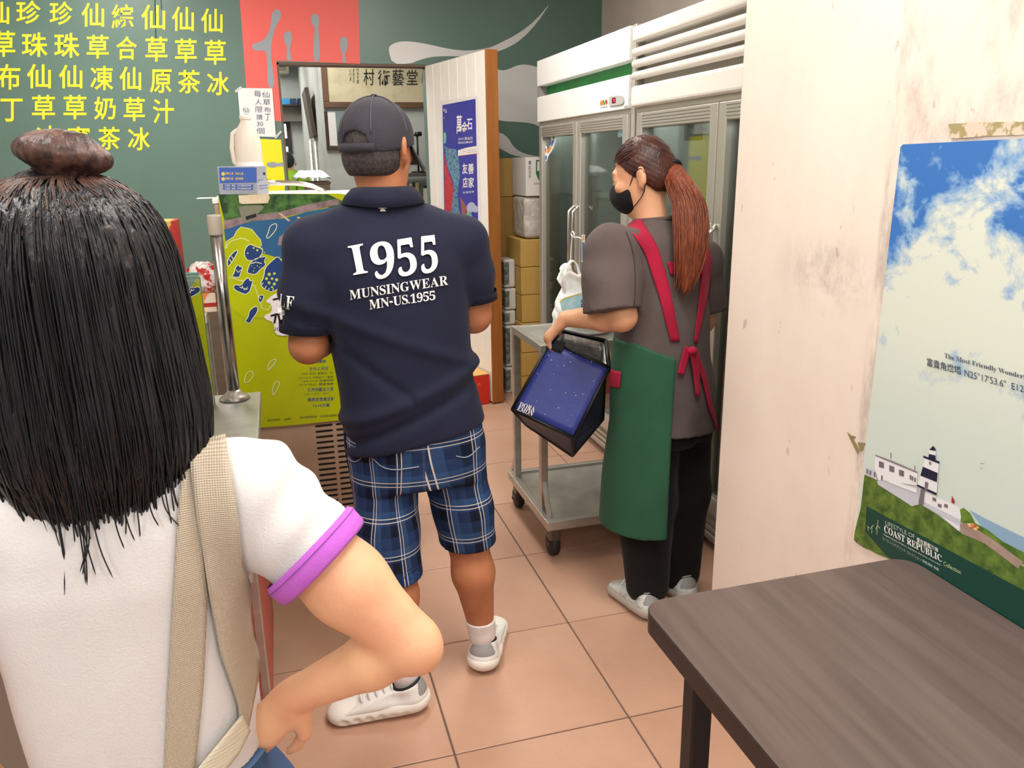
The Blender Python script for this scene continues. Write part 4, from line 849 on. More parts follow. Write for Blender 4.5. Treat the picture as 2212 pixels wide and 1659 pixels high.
# glass case
gc = thing('glass_case', 'open-topped glass display case standing on the steel counter', 'display case', (-0.4, 1.9, CZ))
g0, g1 = -0.63, pb.x-.052; gy0, gy1 = yn+.3, yfar-.1; gz = 1.22
for lo, hi in (((g1-.006, gy0, CZ+.001), (g1, gy1, gz)), ((g0, gy1-.006, CZ+.001), (g1-.007, gy1, gz)), ((g0, gy0, CZ+.001), (g1-.007, gy0+.006, gz)), ((g0, gy0, gz+.0005), (g1, gy1, gz+.007))): box('glass_panel', lo, hi, M_glass, gc, 0.001)
for lo, hi in (((g1-.012, gy1-.012, CZ+.001), (g1+.001, gy1+.001, gz)), ((g0, gy1-.004, gz+.007), (g1, gy1+.004, gz+.012))): box('edge_strip', lo, hi, mat('glass_edge', '#4f7f72', .2, spec=.7), gc, 0.001)
# dark green print on the case front
gs = thing('green_banner', 'dark green printed banner standing inside the counter glass case', 'sign', (g1-.03, 1.9, CZ))
PGS = Plane((g1-.012, 0, 0), (1, 0, 0))
ys_ = gy0+.1
mesh('sheet', [(g1-.012, ys_, CZ+.002), (g1-.012, gy1-.16, CZ+.002), (g1-.012, gy1-.05, CZ+.3), (g1-.012, gy1-.16, CZ+.22), (g1-.012, ys_, CZ+.13), (g1-.016, ys_, CZ+.002), (g1-.016, gy1-.16, CZ+.002), (g1-.016, gy1-.05, CZ+.3), (g1-.016, gy1-.16, CZ+.22), (g1-.016, ys_, CZ+.13)],
     [(0, 1, 2, 3, 4), (9, 8, 7, 6, 5), (0, 5, 6, 1), (1, 6, 7, 2), (2, 7, 8, 3), (3, 8, 9, 4), (4, 9, 5, 0)], mat('banner_green', '#24463a', .4, noise=('#1b382e', 12, .4, .7)), gs)
# back table behind the counter with the gold box, bag and carton
bt = thing('back_table', 'low side table behind the glass case by the green wall', 'table', (-0.75, 3.3, 0))
box('top', (-1.5, 3.0, .97), (-.28, 3.6, 1.0), M_white, bt, 0.003)
for xx in (-1.47, -.32):
    for yy in (3.03, 3.53): box('leg', (xx, yy, 0), (xx+.04, yy+.04, .97), M_steel, bt, 0.002)
gb = thing('gold_gift_box', 'gold and red standing gift box on the side table', 'box', (-.55, 3.1, 1.0))
PGB = Plane((0, 3.1, 0), (0, -1, 0)); a_, b_ = PGB.px(330, 478), PGB.px(386, 534)
box('body', (a_.x, 3.1, 1.0), (b_.x-.015, 3.22, a_.z), mat('gift_gold', '#d9b35c', .4), gb, 0.003); box('red_side', (b_.x-.015, 3.1, 1.0), (b_.x, 3.22, a_.z), mat('gift_red', '#b7332c', .4), gb, 0.002)
shape('red_band', PGB, [(366, 488), (377, 488), (379, 560), (368, 560)], MATS['gift_red'], gb, 0.001)
pbg = sack('snack_bag', (PGB.px(437, 540).x, 3.12, 1.071), .13, .12, .10, mat('bag_white_red', '#f0eeec', .35, noise=('#c8322c', 26, .52, .55), bump=(40, .4)), 'crumpled white and red plastic bag behind the steel pole', 'bag', 41, None, .75)
o = thing('orange_carton', 'orange and white carton under the crumpled bag behind the pole', 'box', (PGB.px(440, 590).x, 3.1, 1.0)); box('body', (PGB.px(418, 590).x, 3.06, 1.0005), (PGB.px(462, 590).x, 3.2, 1.07), mat('orange_box', '#e88a4a', .5, noise=('#f3e3cf', 9, .5, .55)), o, 0.003)
box('band', (PGB.px(418, 590).x-.0005, 3.0595, 1.02), (PGB.px(462, 590).x+.0005, 3.2005, 1.035), MATS['gift_red'], o, 0)

# ================================================================ TABLE AND LIGHTHOUSE POSTER
tb = thing('dining_table', 'dark wood laminate dining table with rounded corner against the stained wall', 'table', (0.86, .7, 0))
x0, x1, y0, y1, r = 0.572, 1.153, 0.2, 1.178, 0.045
loop = []
for cx, cy, a0 in ((x1-r, y1-r, 0), (x0+r, y1-r, 90), (x0+r, y0+r, 180), (x1-r, y0+r, 270)):
    for k in range(9): a = radians(a0+k*11.25); loop.append((cx+r*cos(a), cy+r*sin(a)))
def slab(name, loop, z0, z1, m, parent, bevel=0.003):
    bm = bmesh.new(); b = [bm.verts.new((x, y, z0)) for x, y in loop]; t = [bm.verts.new((x, y, z1)) for x, y in loop]; n = len(loop)
    bm.faces.new(b[::-1]); bm.faces.new(t)
    for i in range(n): bm.faces.new((b[i], b[(i+1) % n], t[(i+1) % n], t[i]))
    bev(bm, bevel, 2, 1.0); return bmput(name, bm, m, parent)
M_tab = mat('dark_wood_laminate', '#5f514c', 0.3, noise=('#4d403b', (26, 1.6, 10), 0.35, 0.65), bump=((60, 5, 20), 0.05))
slab('tabletop', loop, 0.712, 0.74, M_tab, tb); slab('edge_band', [(x+(.0015 if x > .86 else -.0015), y+(.0015 if y > .7 else -.0015)) for x, y in loop], 0.700, 0.7375, mat('table_edge', '#2b2220', .35), tb, 0.004)
for xx in (x0+.06, x1-.1):
    for yy in (y0+.06, y1-.1): box('leg', (xx, yy, 0), (xx+.04, yy+.04, .70), M_black, tb, 0.004)
box('crumb_like_mark', (0, 0, 0), (0.001, 0.001, 0.001), M_white, None) if False else None

lp_ = thing('lighthouse_poster', 'large coast poster with lighthouse and cloudy sky on the stained wall', 'poster', (1.158, 1.1, .7))
PP = Plane((1.157, 0, 0), (-1, 0, 0))
def skymat():
    m = mat('poster_sky', '#4f86c8', 0.32); nt = m.node_tree; N = nt.nodes; L = nt.links; b = N['Principled BSDF']; geo = N.new('ShaderNodeNewGeometry')
    mp = N.new('ShaderNodeMapping'); mp.inputs['Scale'].default_value = (8, 8, 11); L.new(geo.outputs['Position'], mp.inputs[0])
    n = N.new('ShaderNodeTexNoise'); n.inputs['Scale'].default_value = 1; n.inputs['Detail'].default_value = 9; n.inputs['Roughness'].default_value = .62; n.inputs['Distortion'].default_value = .3; L.new(mp.outputs[0], n.inputs['Vector'])
    sep = N.new('ShaderNodeSeparateXYZ'); L.new(geo.outputs['Position'], sep.inputs[0])
    r = N.new('ShaderNodeMapRange'); L.new(sep.outputs[2], r.inputs[0]); r.inputs[1].default_value = 1.56; r.inputs[2].default_value = 1.2; r.inputs[3].default_value = -0.06; r.inputs[4].default_value = 0.16
    ad = N.new('ShaderNodeMath'); L.new(n.outputs['Fac'], ad.inputs[0]); L.new(r.outputs[0], ad.inputs[1])
    cr = N.new('ShaderNodeValToRGB'); L.new(ad.outputs[0], cr.inputs[0]); e = cr.color_ramp.elements
    e[0].position = .44; e[0].color = lin('#3f78c4'); e[1].position = .60; e[1].color = lin('#dfe6da')
    k = e.new(.5); k.color = lin('#86aed8')
    # pale lower sky
    r2 = N.new('ShaderNodeMapRange'); L.new(sep.outputs[2], r2.inputs[0]); r2.inputs[1].default_value = 1.2; r2.inputs[2].default_value = 1.02
    mx = N.new('ShaderNodeMix'); mx.data_type = 'RGBA'; L.new(r2.outputs[0], mx.inputs[0]); L.new(cr.outputs[0], mx.inputs[6]); mx.inputs[7].default_value = lin('#d3e0d8')
    L.new(mx.outputs[2], b.inputs['Base Color']); return m
def cp6(l): return [(1700+x/2.766, 700+y/2.766) for x, y in l]
PP_top = [(1945, 318), (1950, 312), (2212, 299), (2420, 290)]
shape('paper', PP, PP_top+[(2420, 1480), (2212, 1360), (1945, 1215), (1893, 1196), (1856, 1174), (1846, 1160)], skymat(), lp_, 0.0, 0, 0.001)
M_hill = mat('poster_hill', '#6f8a3c', .4, noise=('#3c5a26', 40, .35, .65)); M_hill2 = mat('poster_shrub', '#7a8a3f', .4, noise=('#9a7a48', 30, .4, .65))
shape('sea_print', PP, cp6([(1090, 1110), (1200, 1170), (1416, 1275), (1900, 1480), (1900, 1600), (1416, 1380), (1200, 1260)]), mat('print_sea', '#8fb0cc', .4), lp_, 0.0004)
shape('ground_print', PP, cp6([(463, 905), (560, 960), (1416, 1500), (1900, 1800), (1900, 2120), (1416, 1828), (678, 1428), (532, 1370), (432, 1310), (404, 1272), (425, 1200), (448, 1100)]), M_hill, lp_, 0.0006)
shape('hill_print', PP, cp6([(463, 900), (530, 930), (600, 1000), (700, 1060), (800, 1080), (900, 1140), (1030, 1240), (1180, 1290), (1416, 1450), (1900, 1760), (1900, 2000), (1416, 1600), (475, 1095), (440, 1180), (405, 1240), (420, 1310), (560, 1370), (470, 1340), (400, 1290), (403, 1260), (440, 1100)]), M_hill, lp_, 0.0008)
shape('far_hill_print', PP, cp6([(1030, 1110), (1055, 1098), (1095, 1130), (1125, 1190), (1200, 1230), (1290, 1300), (1416, 1365), (1900, 1620), (1900, 1700), (1416, 1440), (1240, 1310), (1060, 1200), (1030, 1170)]), mat('print_farhill', '#6f8f3a', .4, noise=('#4a6a2a', 40, .4, .6)), lp_, 0.0009)
shape('path_print', PP, cp6([(1035, 1190), (1075, 1190), (1220, 1280), (1410, 1420), (1380, 1460), (1180, 1310), (1040, 1250)]), mat('print_path', '#b09a90', .4, noise=('#a08a80', 30, .4, .6)), lp_, 0.001)
shape('green_corner_print', PP, cp6([(463, 1150), (430, 1190), (405, 1245), (408, 1290), (470, 1335), (560, 1380), (640, 1400), (700, 1390), (475, 1230)]), M_hill, lp_, 0.001)
shape('band_print', PP, cp6([(475, 1088), (1416, 1592), (1900, 1850), (1900, 2120), (1416, 1828), (1060, 1636), (678, 1428), (600, 1392), (468, 1240)]), mat('print_darkgreen', '#17453c', .4), lp_, 0.0014)
M_bw = mat('print_building', '#eceef2', .4); M_bw2 = mat('print_building_shade', '#c9ccd6', .4); M_nv = mat('print_blacknavy', '#232640', .4); M_win = mat('print_window', '#7a6f76', .4)
shape('house_print', PP, cp6([(530, 782), (780, 890), (775, 965), (540, 930), (522, 860)]), M_bw, lp_, 0.0012); shape('house_base_print', PP, cp6([(535, 930), (780, 975), (790, 1078), (745, 1088), (640, 1020), (545, 960)]), M_bw2, lp_, 0.0012)
shape('annex_print', PP, cp6([(470, 855), (530, 880), (545, 940), (525, 925), (468, 900)]), M_bw2, lp_, 0.0012); shape('roof_print', PP, cp6([(528, 780), (640, 822), (782, 884), (780, 892), (528, 788)]), mat('print_roof', '#8d7f88', .4), lp_, 0.0016)
for a, b in ((563, 840), (625, 865), (683, 890)): shape('window_print', PP, cp6([(a-14, b-22), (a+16, b-12), (a+16, b+22), (a-14, b+14)]), M_win, lp_, 0.0016)
for a, b in ((738, 915), (750, 922), (765, 930), (480, 880), (498, 888), (523, 898), (567, 918)): shape('window_print', PP, cp6([(a-5, b-14), (a+5, b-11), (a+5, b+16), (a-5, b+12)]), M_win, lp_, 0.0016)
shape('terrace_print', PP, cp6([(605, 925), (775, 985), (772, 1010), (605, 945)]), M_bw, lp_, 0.0018)
shape('lower_house_print', PP, cp6([(815, 1000), (1030, 1095), (1040, 1150), (1030, 1240), (900, 1130), (812, 1085)]), M_bw, lp_, 0.0014); shape('lower_house_shade', PP, cp6([(815, 1060), (1035, 1170), (1030, 1205), (812, 1085)]), M_bw2, lp_, 0.0016)
for a, b in ((880, 1048), (912, 1085), (950, 1086)): shape('window_print', PP, cp6([(a-11, b-14), (a+11, b-6), (a+11, b+14), (a-11, b+6)]), M_win, lp_, 0.0018)
shape('tower_print', PP, cp6([(825, 800), (908, 835), (893, 1025), (780, 965)]), M_bw, lp_, 0.002); shape('tower_band', PP, cp6([(812, 852), (900, 890), (895, 945), (797, 905)]), M_nv, lp_, 0.0024); shape('tower_foot', PP, cp6([(780, 958), (895, 1010), (893, 1024), (775, 968)]), M_nv, lp_, 0.0024)
shape('gallery_print', PP, cp6([(813, 785), (912, 822), (910, 835), (815, 798)]), M_nv, lp_, 0.0026); shape('lantern_print', PP, cp6([(848, 775), (885, 785), (887, 812), (845, 800)]), M_nv, lp_, 0.0026); shape('lantern_glass', PP, cp6([(848, 752), (888, 760), (888, 785), (848, 776)]), M_bw, lp_, 0.0026)
shape('dome_print', PP, cp6([(850, 752), (862, 738), (872, 728), (884, 740), (890, 758)]), M_nv, lp_, 0.0028); shape('door_print', PP, cp6([(825, 940), (845, 948), (838, 995), (822, 988)]), M_win, lp_, 0.0028); shape('gable_print', PP, cp6([(800, 985), (822, 990), (815, 1080), (785, 1075)]), M_win, lp_, 0.0028); shape('tower_window', PP, cp6([(848, 822), (860, 826), (860, 842), (850, 840)]), M_win, lp_, 0.0028)
shape('flag_print', PP, cp6([(985, 1025), (1002, 1060), (998, 1075), (982, 1065)]), mat('print_flag', '#a63a34', .4), lp_, 0.002); strokes('pole_print', PP, [cp6([(763, 845), (763, 875)]), cp6([(620, 768), (620, 805)])], 1.5, M_win, lp_, 0.002); strokes('bird_print', PP, [cp6([(1155, 832), (1180, 836)]), cp6([(1152, 860), (1170, 866)])], 1.0, M_win, lp_, 0.0006); shape('people_print', PP, cp6([(1075, 1190), (1110, 1190), (1150, 1215), (1130, 1235), (1090, 1215)]), mat('print_people', '#c0623e', .4, noise=('#e8c88a', 90, .45, .55)), lp_, 0.0014)
# wind turbines mark and lettering on the poster
strokes('turbine_mark', PP, [cp6([(540, 1190), (537, 1258)]), cp6([(540, 1200), (530, 1228)]), cp6([(540, 1200), (556, 1222)]), cp6([(540, 1200), (545, 1172)]), cp6([(508, 1205), (506, 1250)]), cp6([(508, 1210), (496, 1225)]), cp6([(508, 1210), (520, 1200)]), cp6([(485, 1212), (484, 1232)]), cp6([(485, 1212), (478, 1206)]), cp6([(485, 1212), (492, 1218)])], 1.0, mat('print_lightgreen', '#c8d8a0', .4), lp_, 0.002)
def tq(s, x0, y0, x1, y1, h, m, b=0.0, nm='lettering'):   # baseline start/end and height in crop pixels
    text(nm, PP, s, cp6([(x0, y0), (x1, y1), (x1-h*.1, y1-h), (x0+h*.02, y0-h)]), m, lp_, b, 0.0024)
M_txt = mat('print_darktext', '#35435a', .5)
tq(serif('The Most Friendly Wonderland'), 940, 210, 1500, 360, 38, M_txt, -0.004); tq('富貴角燈塔', 835, 250, 1043, 305, 50, M_txt, 0.008); tq('N25°17\'53.6"  E121°32\'11.5"', 1060, 312, 1640, 470, 42, M_txt, 0.0)
tq('LIFESTYLE OF', 588, 1200, 765, 1285, 26, mat('print_palegrey', '#c6d2cc', .5), -.006); tq('愛在蔚藍海岸', 775, 1302, 905, 1368, 30, M_printw, 0.01); tq(serif('COAST REPUBLIC'), 580, 1242, 928, 1425, 42, M_printw, 0.004); tq('Collection', 935, 1442, 1040, 1496, 26, MATS['print_lightgreen']); tq('Original Lifestyle of Nature, Adventure, Romantic, Home made~', 576, 1262, 926, 1450, 11, M_printw); tq('コーストリパブリック コレクション 蔚藍海岸 典藏', 570, 1288, 908, 1478, 19, MATS['print_palegrey'])
# tape remains above the poster
tp = thing('tape_remains', 'brown remains of old tape on the wall above the coast poster', 'tape', PP.px(2100, 290))
M_tp = mat('old_tape', '#a79a6c', .6, noise=('#e0cdb9', 35, .46, .52))
shape('strip', PP, [(2048, 268), (2110, 264), (2250, 262), (2250, 290), (2130, 294), (2055, 300)], M_tp, tp, -0.0012)
tp2 = thing('torn_tape', 'olive triangle of torn tape left on the wall beside the coast poster', 'tape', PP.px(1850, 975))
P116 = Plane((1.1595, 0, 0), (-1, 0, 0)); ct_ = lambda l: [(1550+x/2.553, 350+y/2.553) for x, y in l]
for l in ([(712, 1488), (735, 1505), (768, 1560), (782, 1590), (772, 1612)], [(738, 1508), (765, 1515), (745, 1535)], [(772, 1545), (808, 1570), (795, 1595), (785, 1590)], [(770, 1545), (820, 1550), (808, 1565)]): shape('scrap', P116, ct_(l), mat('tape_olive', '#93875c', .6), tp2, 0.0006)
# ================================================================ IMPLICIT SURFACES (bodies and clothes)
class SDF:
    def __init__(s, lo, hi, h):
        s.lo = np.array(lo, float); s.h = h; n = np.ceil((np.array(hi)-s.lo)/h).astype(int)+1; s.n = n
        s.ax = [s.lo[i]+h*np.arange(n[i]) for i in range(3)]; s.f = np.full(n, 0.08, np.float32)
    def blk(s, lo, hi, pad):
        sl = []
        for i in range(3):
            a = int(max(0, np.floor((lo[i]-pad-s.lo[i])/s.h))); b = int(min(s.n[i], np.ceil((hi[i]+pad-s.lo[i])/s.h)+1)); sl.append(slice(a, max(a, b)))
        X = s.ax[0][sl[0]][:, None, None]; Y = s.ax[1][sl[1]][None, :, None]; Z = s.ax[2][sl[2]][None, None, :]
        return tuple(sl), X, Y, Z
    def _u(s, sl, d, k):
        a = s.f[sl]
        if k > 0:
            h = np.clip(0.5+0.5*(a-d)/k, 0, 1); s.f[sl] = a+(d-a)*h-k*h*(1-h)
        else: s.f[sl] = np.minimum(a, d)
    def cap(s, a, b, ra, rb=None, k=0.02, clip=None, sub=False, flat=None):
        rb = ra if rb is None else rb; a = np.array(a, float); b = np.array(b, float); r = max(ra, rb)
        sl, X, Y, Z = s.blk(np.minimum(a, b)-r, np.maximum(a, b)+r, 0.05+k)
        ab = b-a; L2 = max(ab@ab, 1e-9)
        t = np.clip(((X-a[0])*ab[0]+(Y-a[1])*ab[1]+(Z-a[2])*ab[2])/L2, 0, 1)
        dx, dy, dz = X-a[0]-ab[0]*t, Y-a[1]-ab[1]*t, Z-a[2]-ab[2]*t
        if flat is not None:   # (direction, factor): squash along direction
            v = np.array(flat[0], float); v /= np.linalg.norm(v); q = (dx*v[0]+dy*v[1]+dz*v[2])*(flat[1]-1); dx, dy, dz = dx+q*v[0], dy+q*v[1], dz+q*v[2]
        d = np.sqrt(dx*dx+dy*dy+dz*dz)-(ra+(rb-ra)*t)
        if clip is not None:
            for (p, n) in clip:
                n = np.array(n, float); n /= np.linalg.norm(n); d = np.maximum(d, (X-p[0])*n[0]+(Y-p[1])*n[1]+(Z-p[2])*n[2])
        if sub: s.f[sl] = np.maximum(s.f[sl], -d)
        else: s._u(sl, d.astype(np.float32), k)
        return s
    def chain(s, pts, rad, k=0.02, **kw):
        for i in range(len(pts)-1): s.cap(pts[i], pts[i+1], rad[i], rad[i+1], k, **kw)
        return s
    def ell(s, c, r, k=0.02, yaw=0.0, pitch=0.0, roll=0.0, sub=False, clip=None):
        c = np.array(c, float); r = np.array(r, float); R = np.array((Matrix.Rotation(yaw, 3, 'Z') @ Matrix.Rotation(pitch, 3, 'X') @ Matrix.Rotation(roll, 3, 'Y')))
        m = r.max(); sl, X, Y, Z = s.blk(c-m, c+m, 0.05+k); x, y, z = X-c[0], Y-c[1], Z-c[2]
        u = [x*R[0, i]+y*R[1, i]+z*R[2, i] for i in range(3)]
        k0 = np.sqrt((u[0]/r[0])**2+(u[1]/r[1])**2+(u[2]/r[2])**2); k1 = np.sqrt((u[0]/r[0]**2)**2+(u[1]/r[1]**2)**2+(u[2]/r[2]**2)**2)
        d = k0*(k0-1)/np.maximum(k1, 1e-6)
        if clip is not None:
            for (p, n) in clip:
                n = np.array(n, float); n /= np.linalg.norm(n); d = np.maximum(d, x*n[0]+y*n[1]+z*n[2]-((np.array(p)-c)@n))
        if sub: s.f[sl] = np.maximum(s.f[sl], -d)
        else: s._u(sl, d.astype(np.float32), k)
        return s
    def loft(s, rings, k=0.02, ang=0.0, pw=2.3, sub=False, clip=None):
        """rings: (z, cx, cy, rx, ry) sorted by z"""
        R = np.array(sorted(rings)); z0, z1 = R[0, 0], R[-1, 0]; m = R[:, 3:5].max()
        sl, X, Y, Z = s.blk((R[:, 1].min()-m, R[:, 2].min()-m, z0), (R[:, 1].max()+m, R[:, 2].max()+m, z1), 0.05)
        zz = Z[0, 0]
        def ip(i):
            # smooth (cubic hermite like) interpolation
            v = np.interp(zz, R[:, 0], R[:, i]); w = np.interp(zz+.012, R[:, 0], R[:, i]); q = np.interp(zz-.012, R[:, 0], R[:, i]); return ((v*2+w+q)/4)[None, None, :]
        cx, cy, rx, ry = ip(1), ip(2), ip(3), ip(4); ca, sa = cos(ang), sin(ang)
        u = (X-cx)*ca+(Y-cy)*sa; v = -(X-cx)*sa+(Y-cy)*ca
        d = ((np.abs(u/rx)**pw+np.abs(v/ry)**pw)**(1/pw)-1)*np.minimum(rx, ry)
        d = np.maximum(d, np.maximum(Z-z1, z0-Z))
        if clip is not None:
            for (p, n) in clip:
                n = np.array(n, float); n /= np.linalg.norm(n); d = np.maximum(d, (X-p[0])*n[0]+(Y-p[1])*n[1]+(Z-p[2])*n[2])
        if sub: s.f[sl] = np.maximum(s.f[sl], -d)
        else: s._u(sl, d.astype(np.float32), k)
        return s
    def clip(s, p, n):
        n = np.array(n, float); n /= np.linalg.norm(n)
        s.f = np.maximum(s.f, ((s.ax[0]-p[0])[:, None, None]*n[0]+(s.ax[1]-p[1])[None, :, None]*n[1]+(s.ax[2]-p[2])[None, None, :]*n[2]).astype(np.float32)); return s
    def warp(s, fn):
        """add a displacement field fn(X,Y,Z) near the surface"""
        s.f = s.f+fn(s.ax[0][:, None, None], s.ax[1][None, :, None], s.ax[2][None, None, :]).astype(np.float32); return s
    def mesh(s, name, m, parent, sm=1, keep=True):
        f = s.f; n = s.n; f[0] = f[-1] = 0.05; f[:, 0] = f[:, -1] = 0.05; f[:, :, 0] = f[:, :, -1] = 0.05
        ins = f < 0; nc = n-1
        cnt = np.zeros(nc, np.int8)
        cs = [(slice(a, a+nc[0]), slice(b, b+nc[1]), slice(c, c+nc[2])) for a in (0, 1) for b in (0, 1) for c in (0, 1)]
        for c in cs: cnt += ins[c]
        act = (cnt > 0) & (cnt < 8); idx = np.argwhere(act); N = len(idx)
        if N == 0: print('EMPTY', name); return None
        P = np.zeros((N, 3)); W = np.zeros(N)
        corner = lambda o: f[idx[:, 0]+o[0], idx[:, 1]+o[1], idx[:, 2]+o[2]]
        C = {(a, b, c): corner((a, b, c)) for a in (0, 1) for b in (0, 1) for c in (0, 1)}
        for a in C:
            for d in range(3):
                if a[d] == 0:
                    b = list(a); b[d] = 1; b = tuple(b); fa, fb = C[a], C[b]; ms = (fa < 0) != (fb < 0)
                    t = np.where(ms, fa/np.where(ms, fa-fb, 1), 0); p = np.repeat(np.array(a, float)[None], N, 0); p[:, d] = t
                    P += p*ms[:, None]; W += ms
        V = s.lo+(idx+P/W[:, None])*s.h
        vi = np.full(nc, -1, np.int64); vi[act] = np.arange(N)
        F = []
        for d in range(3):
            e1, e2 = [(1, 2), (2, 0), (0, 1)][d]
            A = [slice(None)]*3; B = [slice(None)]*3; A[d] = slice(0, n[d]-1); B[d] = slice(1, n[d])
            ch = ins[tuple(A)] != ins[tuple(B)]; q = np.argwhere(ch)
            q = q[(q[:, e1] > 0) & (q[:, e2] > 0) & (q[:, e1] < nc[e1]) & (q[:, e2] < nc[e2])]
            if not len(q): continue
            s0 = ins[q[:, 0], q[:, 1], q[:, 2]]
            def at(o1, o2):
                r = q.copy(); r[:, e1] += o1; r[:, e2] += o2; return vi[r[:, 0], r[:, 1], r[:, 2]]
            a, b, c, e = at(-1, -1), at(0, -1), at(0, 0), at(-1, 0)
            quad = np.stack([a, b, c, e], 1); quad[~s0] = quad[~s0][:, ::-1]; F.append(quad)
        F = np.concatenate(F); F = F[(F >= 0).all(1)]
        for _ in range(sm):   # light smoothing
            acc = np.zeros_like(V); ct = np.zeros(N)
            for i in range(4):
                a, b = F[:, i], F[:, (i+1) % 4]; np.add.at(acc, a, V[b]); np.add.at(ct, a, 1); np.add.at(acc, b, V[a]); np.add.at(ct, b, 1)
            V = V*.5+.5*acc/np.maximum(ct, 1)[:, None]
        me = bpy.data.meshes.new(name); me.vertices.add(N); me.vertices.foreach_set('co', V.astype(np.float32).ravel())
        me.loops.add(len(F)*4); me.polygons.add(len(F)); me.loops.foreach_set('vertex_index', F.ravel().astype(np.int32)); me.polygons.foreach_set('loop_start', np.arange(0, len(F)*4, 4, dtype=np.int32)); me.update(calc_edges=True); me.validate()
        s.V, s.F = V, F
        o = put(name, me, m, parent, True, False)
        s.obj = o; return o
    def bvh(s): return BVHTree.FromPolygons([tuple(v) for v in s.V], [tuple(int(i) for i in q) for q in s.F])

def cast(bv, x, y, off=0.003, last=None):
    d = ray(x, y).normalized(); h = bv.ray_cast(CC, d)
    if h[0] is None:
        if last is None: return None
        P = CC+d*last; q = bv.find_nearest(P); return P if q[0] is None else (P*0.15+(q[0]+q[1]*off)*.85)
    n = h[1] if h[1].dot(d) < 0 else -h[1]
    return h[0]+n*off*.6-d*off*.6
def ribbon(name, Lp, Rp, bv, m, parent, off=0.003, thick=0.002, nl=30, nw=7, cross=0.0):
    def samp(P, t):
        s = np.r_[0, np.cumsum([Vector(P[i+1]-Vector(P[i])).length if False else math.dist(P[i], P[i+1]) for i in range(len(P)-1)])]; s = s/s[-1]
        return np.interp(t, s, [p[0] for p in P]), np.interp(t, s, [p[1] for p in P])
    v = []; ref = []
    for i in range(0, nl, 3):
        a = samp(Lp, i/(nl-1)); b = samp(Rp, i/(nl-1)); p = cast(bv, (a[0]+b[0])/2, (a[1]+b[1])/2, off)
        if p is not None: ref.append((p-CC).length)
    last = ref[0] if ref else 1.0
    for i in range(nl):
        t = i/(nl-1); a = samp(Lp, t); b = samp(Rp, t)
        for j in range(nw):
            w = j/(nw-1); x, y = a[0]+(b[0]-a[0])*w, a[1]+(b[1]-a[1])*w; p = cast(bv, x, y, off, last)
            if p is None: p = CC+ray(x, y).normalized()*1.0
            last = (p-CC).length; v.append(p)
    f = [(i*nw+j, i*nw+j+1, (i+1)*nw+j+1, (i+1)*nw+j) for i in range(nl-1) for j in range(nw-1)]
    # smooth along the length a little
    A = np.array([tuple(p) for p in v]).reshape(nl, nw, 3)
    for _ in range(3): A[1:-1] = A[1:-1]*.5+.25*(A[2:]+A[:-2])
    o = mesh(name, [Vector(p) for p in A.reshape(-1, 3)], f, m, parent, True)
    md = o.modifiers.new('thick', 'SOLIDIFY'); md.thickness = thick; md.offset = 0
    return o
def shirt_text(name, bv, body, quad, m, parent, bold=0.0, off=0.004):
    v, f, d = glyphs(body, bold); bm = bmesh.new(); vs = [bm.verts.new((a, b, 0)) for a, b in v]
    for q in f:
        try: bm.faces.new([vs[i] for i in q])
        except ValueError: pass
    bl, br, tr, tl = [Vector(p) for p in quad]; W = (br-bl).length; H = (tl-bl).length
    bmesh.ops.triangulate(bm, faces=list(bm.faces))
    for _ in range(3):
        es = [e for e in bm.edges if math.hypot((e.verts[0].co.x-e.verts[1].co.x)*W, (e.verts[0].co.y-e.verts[1].co.y)*H) > 14]
        if not es: break
        bmesh.ops.subdivide_edges(bm, edges=es, cuts=1); bmesh.ops.triangulate(bm, faces=list(bm.faces))
    last = None
    for w in bm.verts:
        a, b = w.co.x, w.co.y; p = (1-a)*(1-b)*bl+a*(1-b)*br+a*b*tr+(1-a)*b*tl
        c = cast(bv, p.x, p.y, off, last)
        if c is None: c = CC+ray(p.x, p.y).normalized()*2
        else: last = (c-CC).length
        w.co = c
    me = bpy.data.meshes.new(name); bm.to_mesh(me); bm.free(); return put(name, me, m, parent)
def wrinkle(amp, fx=(14, 5, 9), seed=0, n=5):
    rs = np.random.RandomState(seed); K = rs.randn(n, 3)*np.array(fx); ph = rs.rand(n)*6.28
    def fn(X, Y, Z):
        r = 0
        for k, p in zip(K, ph): r = r+np.sin(k[0]*X+k[1]*Y+k[2]*Z+p+1.3*np.sin(0.6*(k[2]*X-k[0]*Z)+p))
        return amp*r/n
    return fn

# ---------------------------------------------------------------- skin, cloth and hair materials
def fabric(name, col, rough=0.85, col2=None, bump=(260, 0.12)):
    return mat(name, col, rough, spec=0.25, noise=(col2, 6.0, .35, .7) if col2 else None, bump=bump, sheen=0.05)
M_skin_m = mat('skin_tan', '#b97a56', 0.5, noise=('#a86a49', 14, .35, .7), sss=.12, bump=(160, .06))
M_skin_w = mat('skin_light', '#e0ad86', 0.48, noise=('#d99e7c', 10, .35, .7), sss=.15, bump=(160, .05))
M_skin_f = mat('skin_pale', '#e6b48c', 0.48, noise=('#dfa07f', 9, .38, .7), sss=.15, bump=(200, .05))
def hairmat(name, c1, c2, rough=.38, streak=(60, 60, 4)):
    m = mat(name, c1, rough, spec=.5, noise=(c2, streak, .4, .68), bump=((220, 220, 8), .25)); return m
M_hair_b = hairmat('black_hair', '#0f0f12', '#25252b', .34); M_hair_r = hairmat('auburn_hair', '#351a16', '#54291f', .36, (30, 30, 30)); M_hair_r2 = hairmat('auburn_ponytail', '#6a3220', '#9a5230', .42, (160, 160, 8)); M_hair_s = hairmat('short_dark_hair', '#2a2426', '#4a4040', .6, (120, 120, 120))

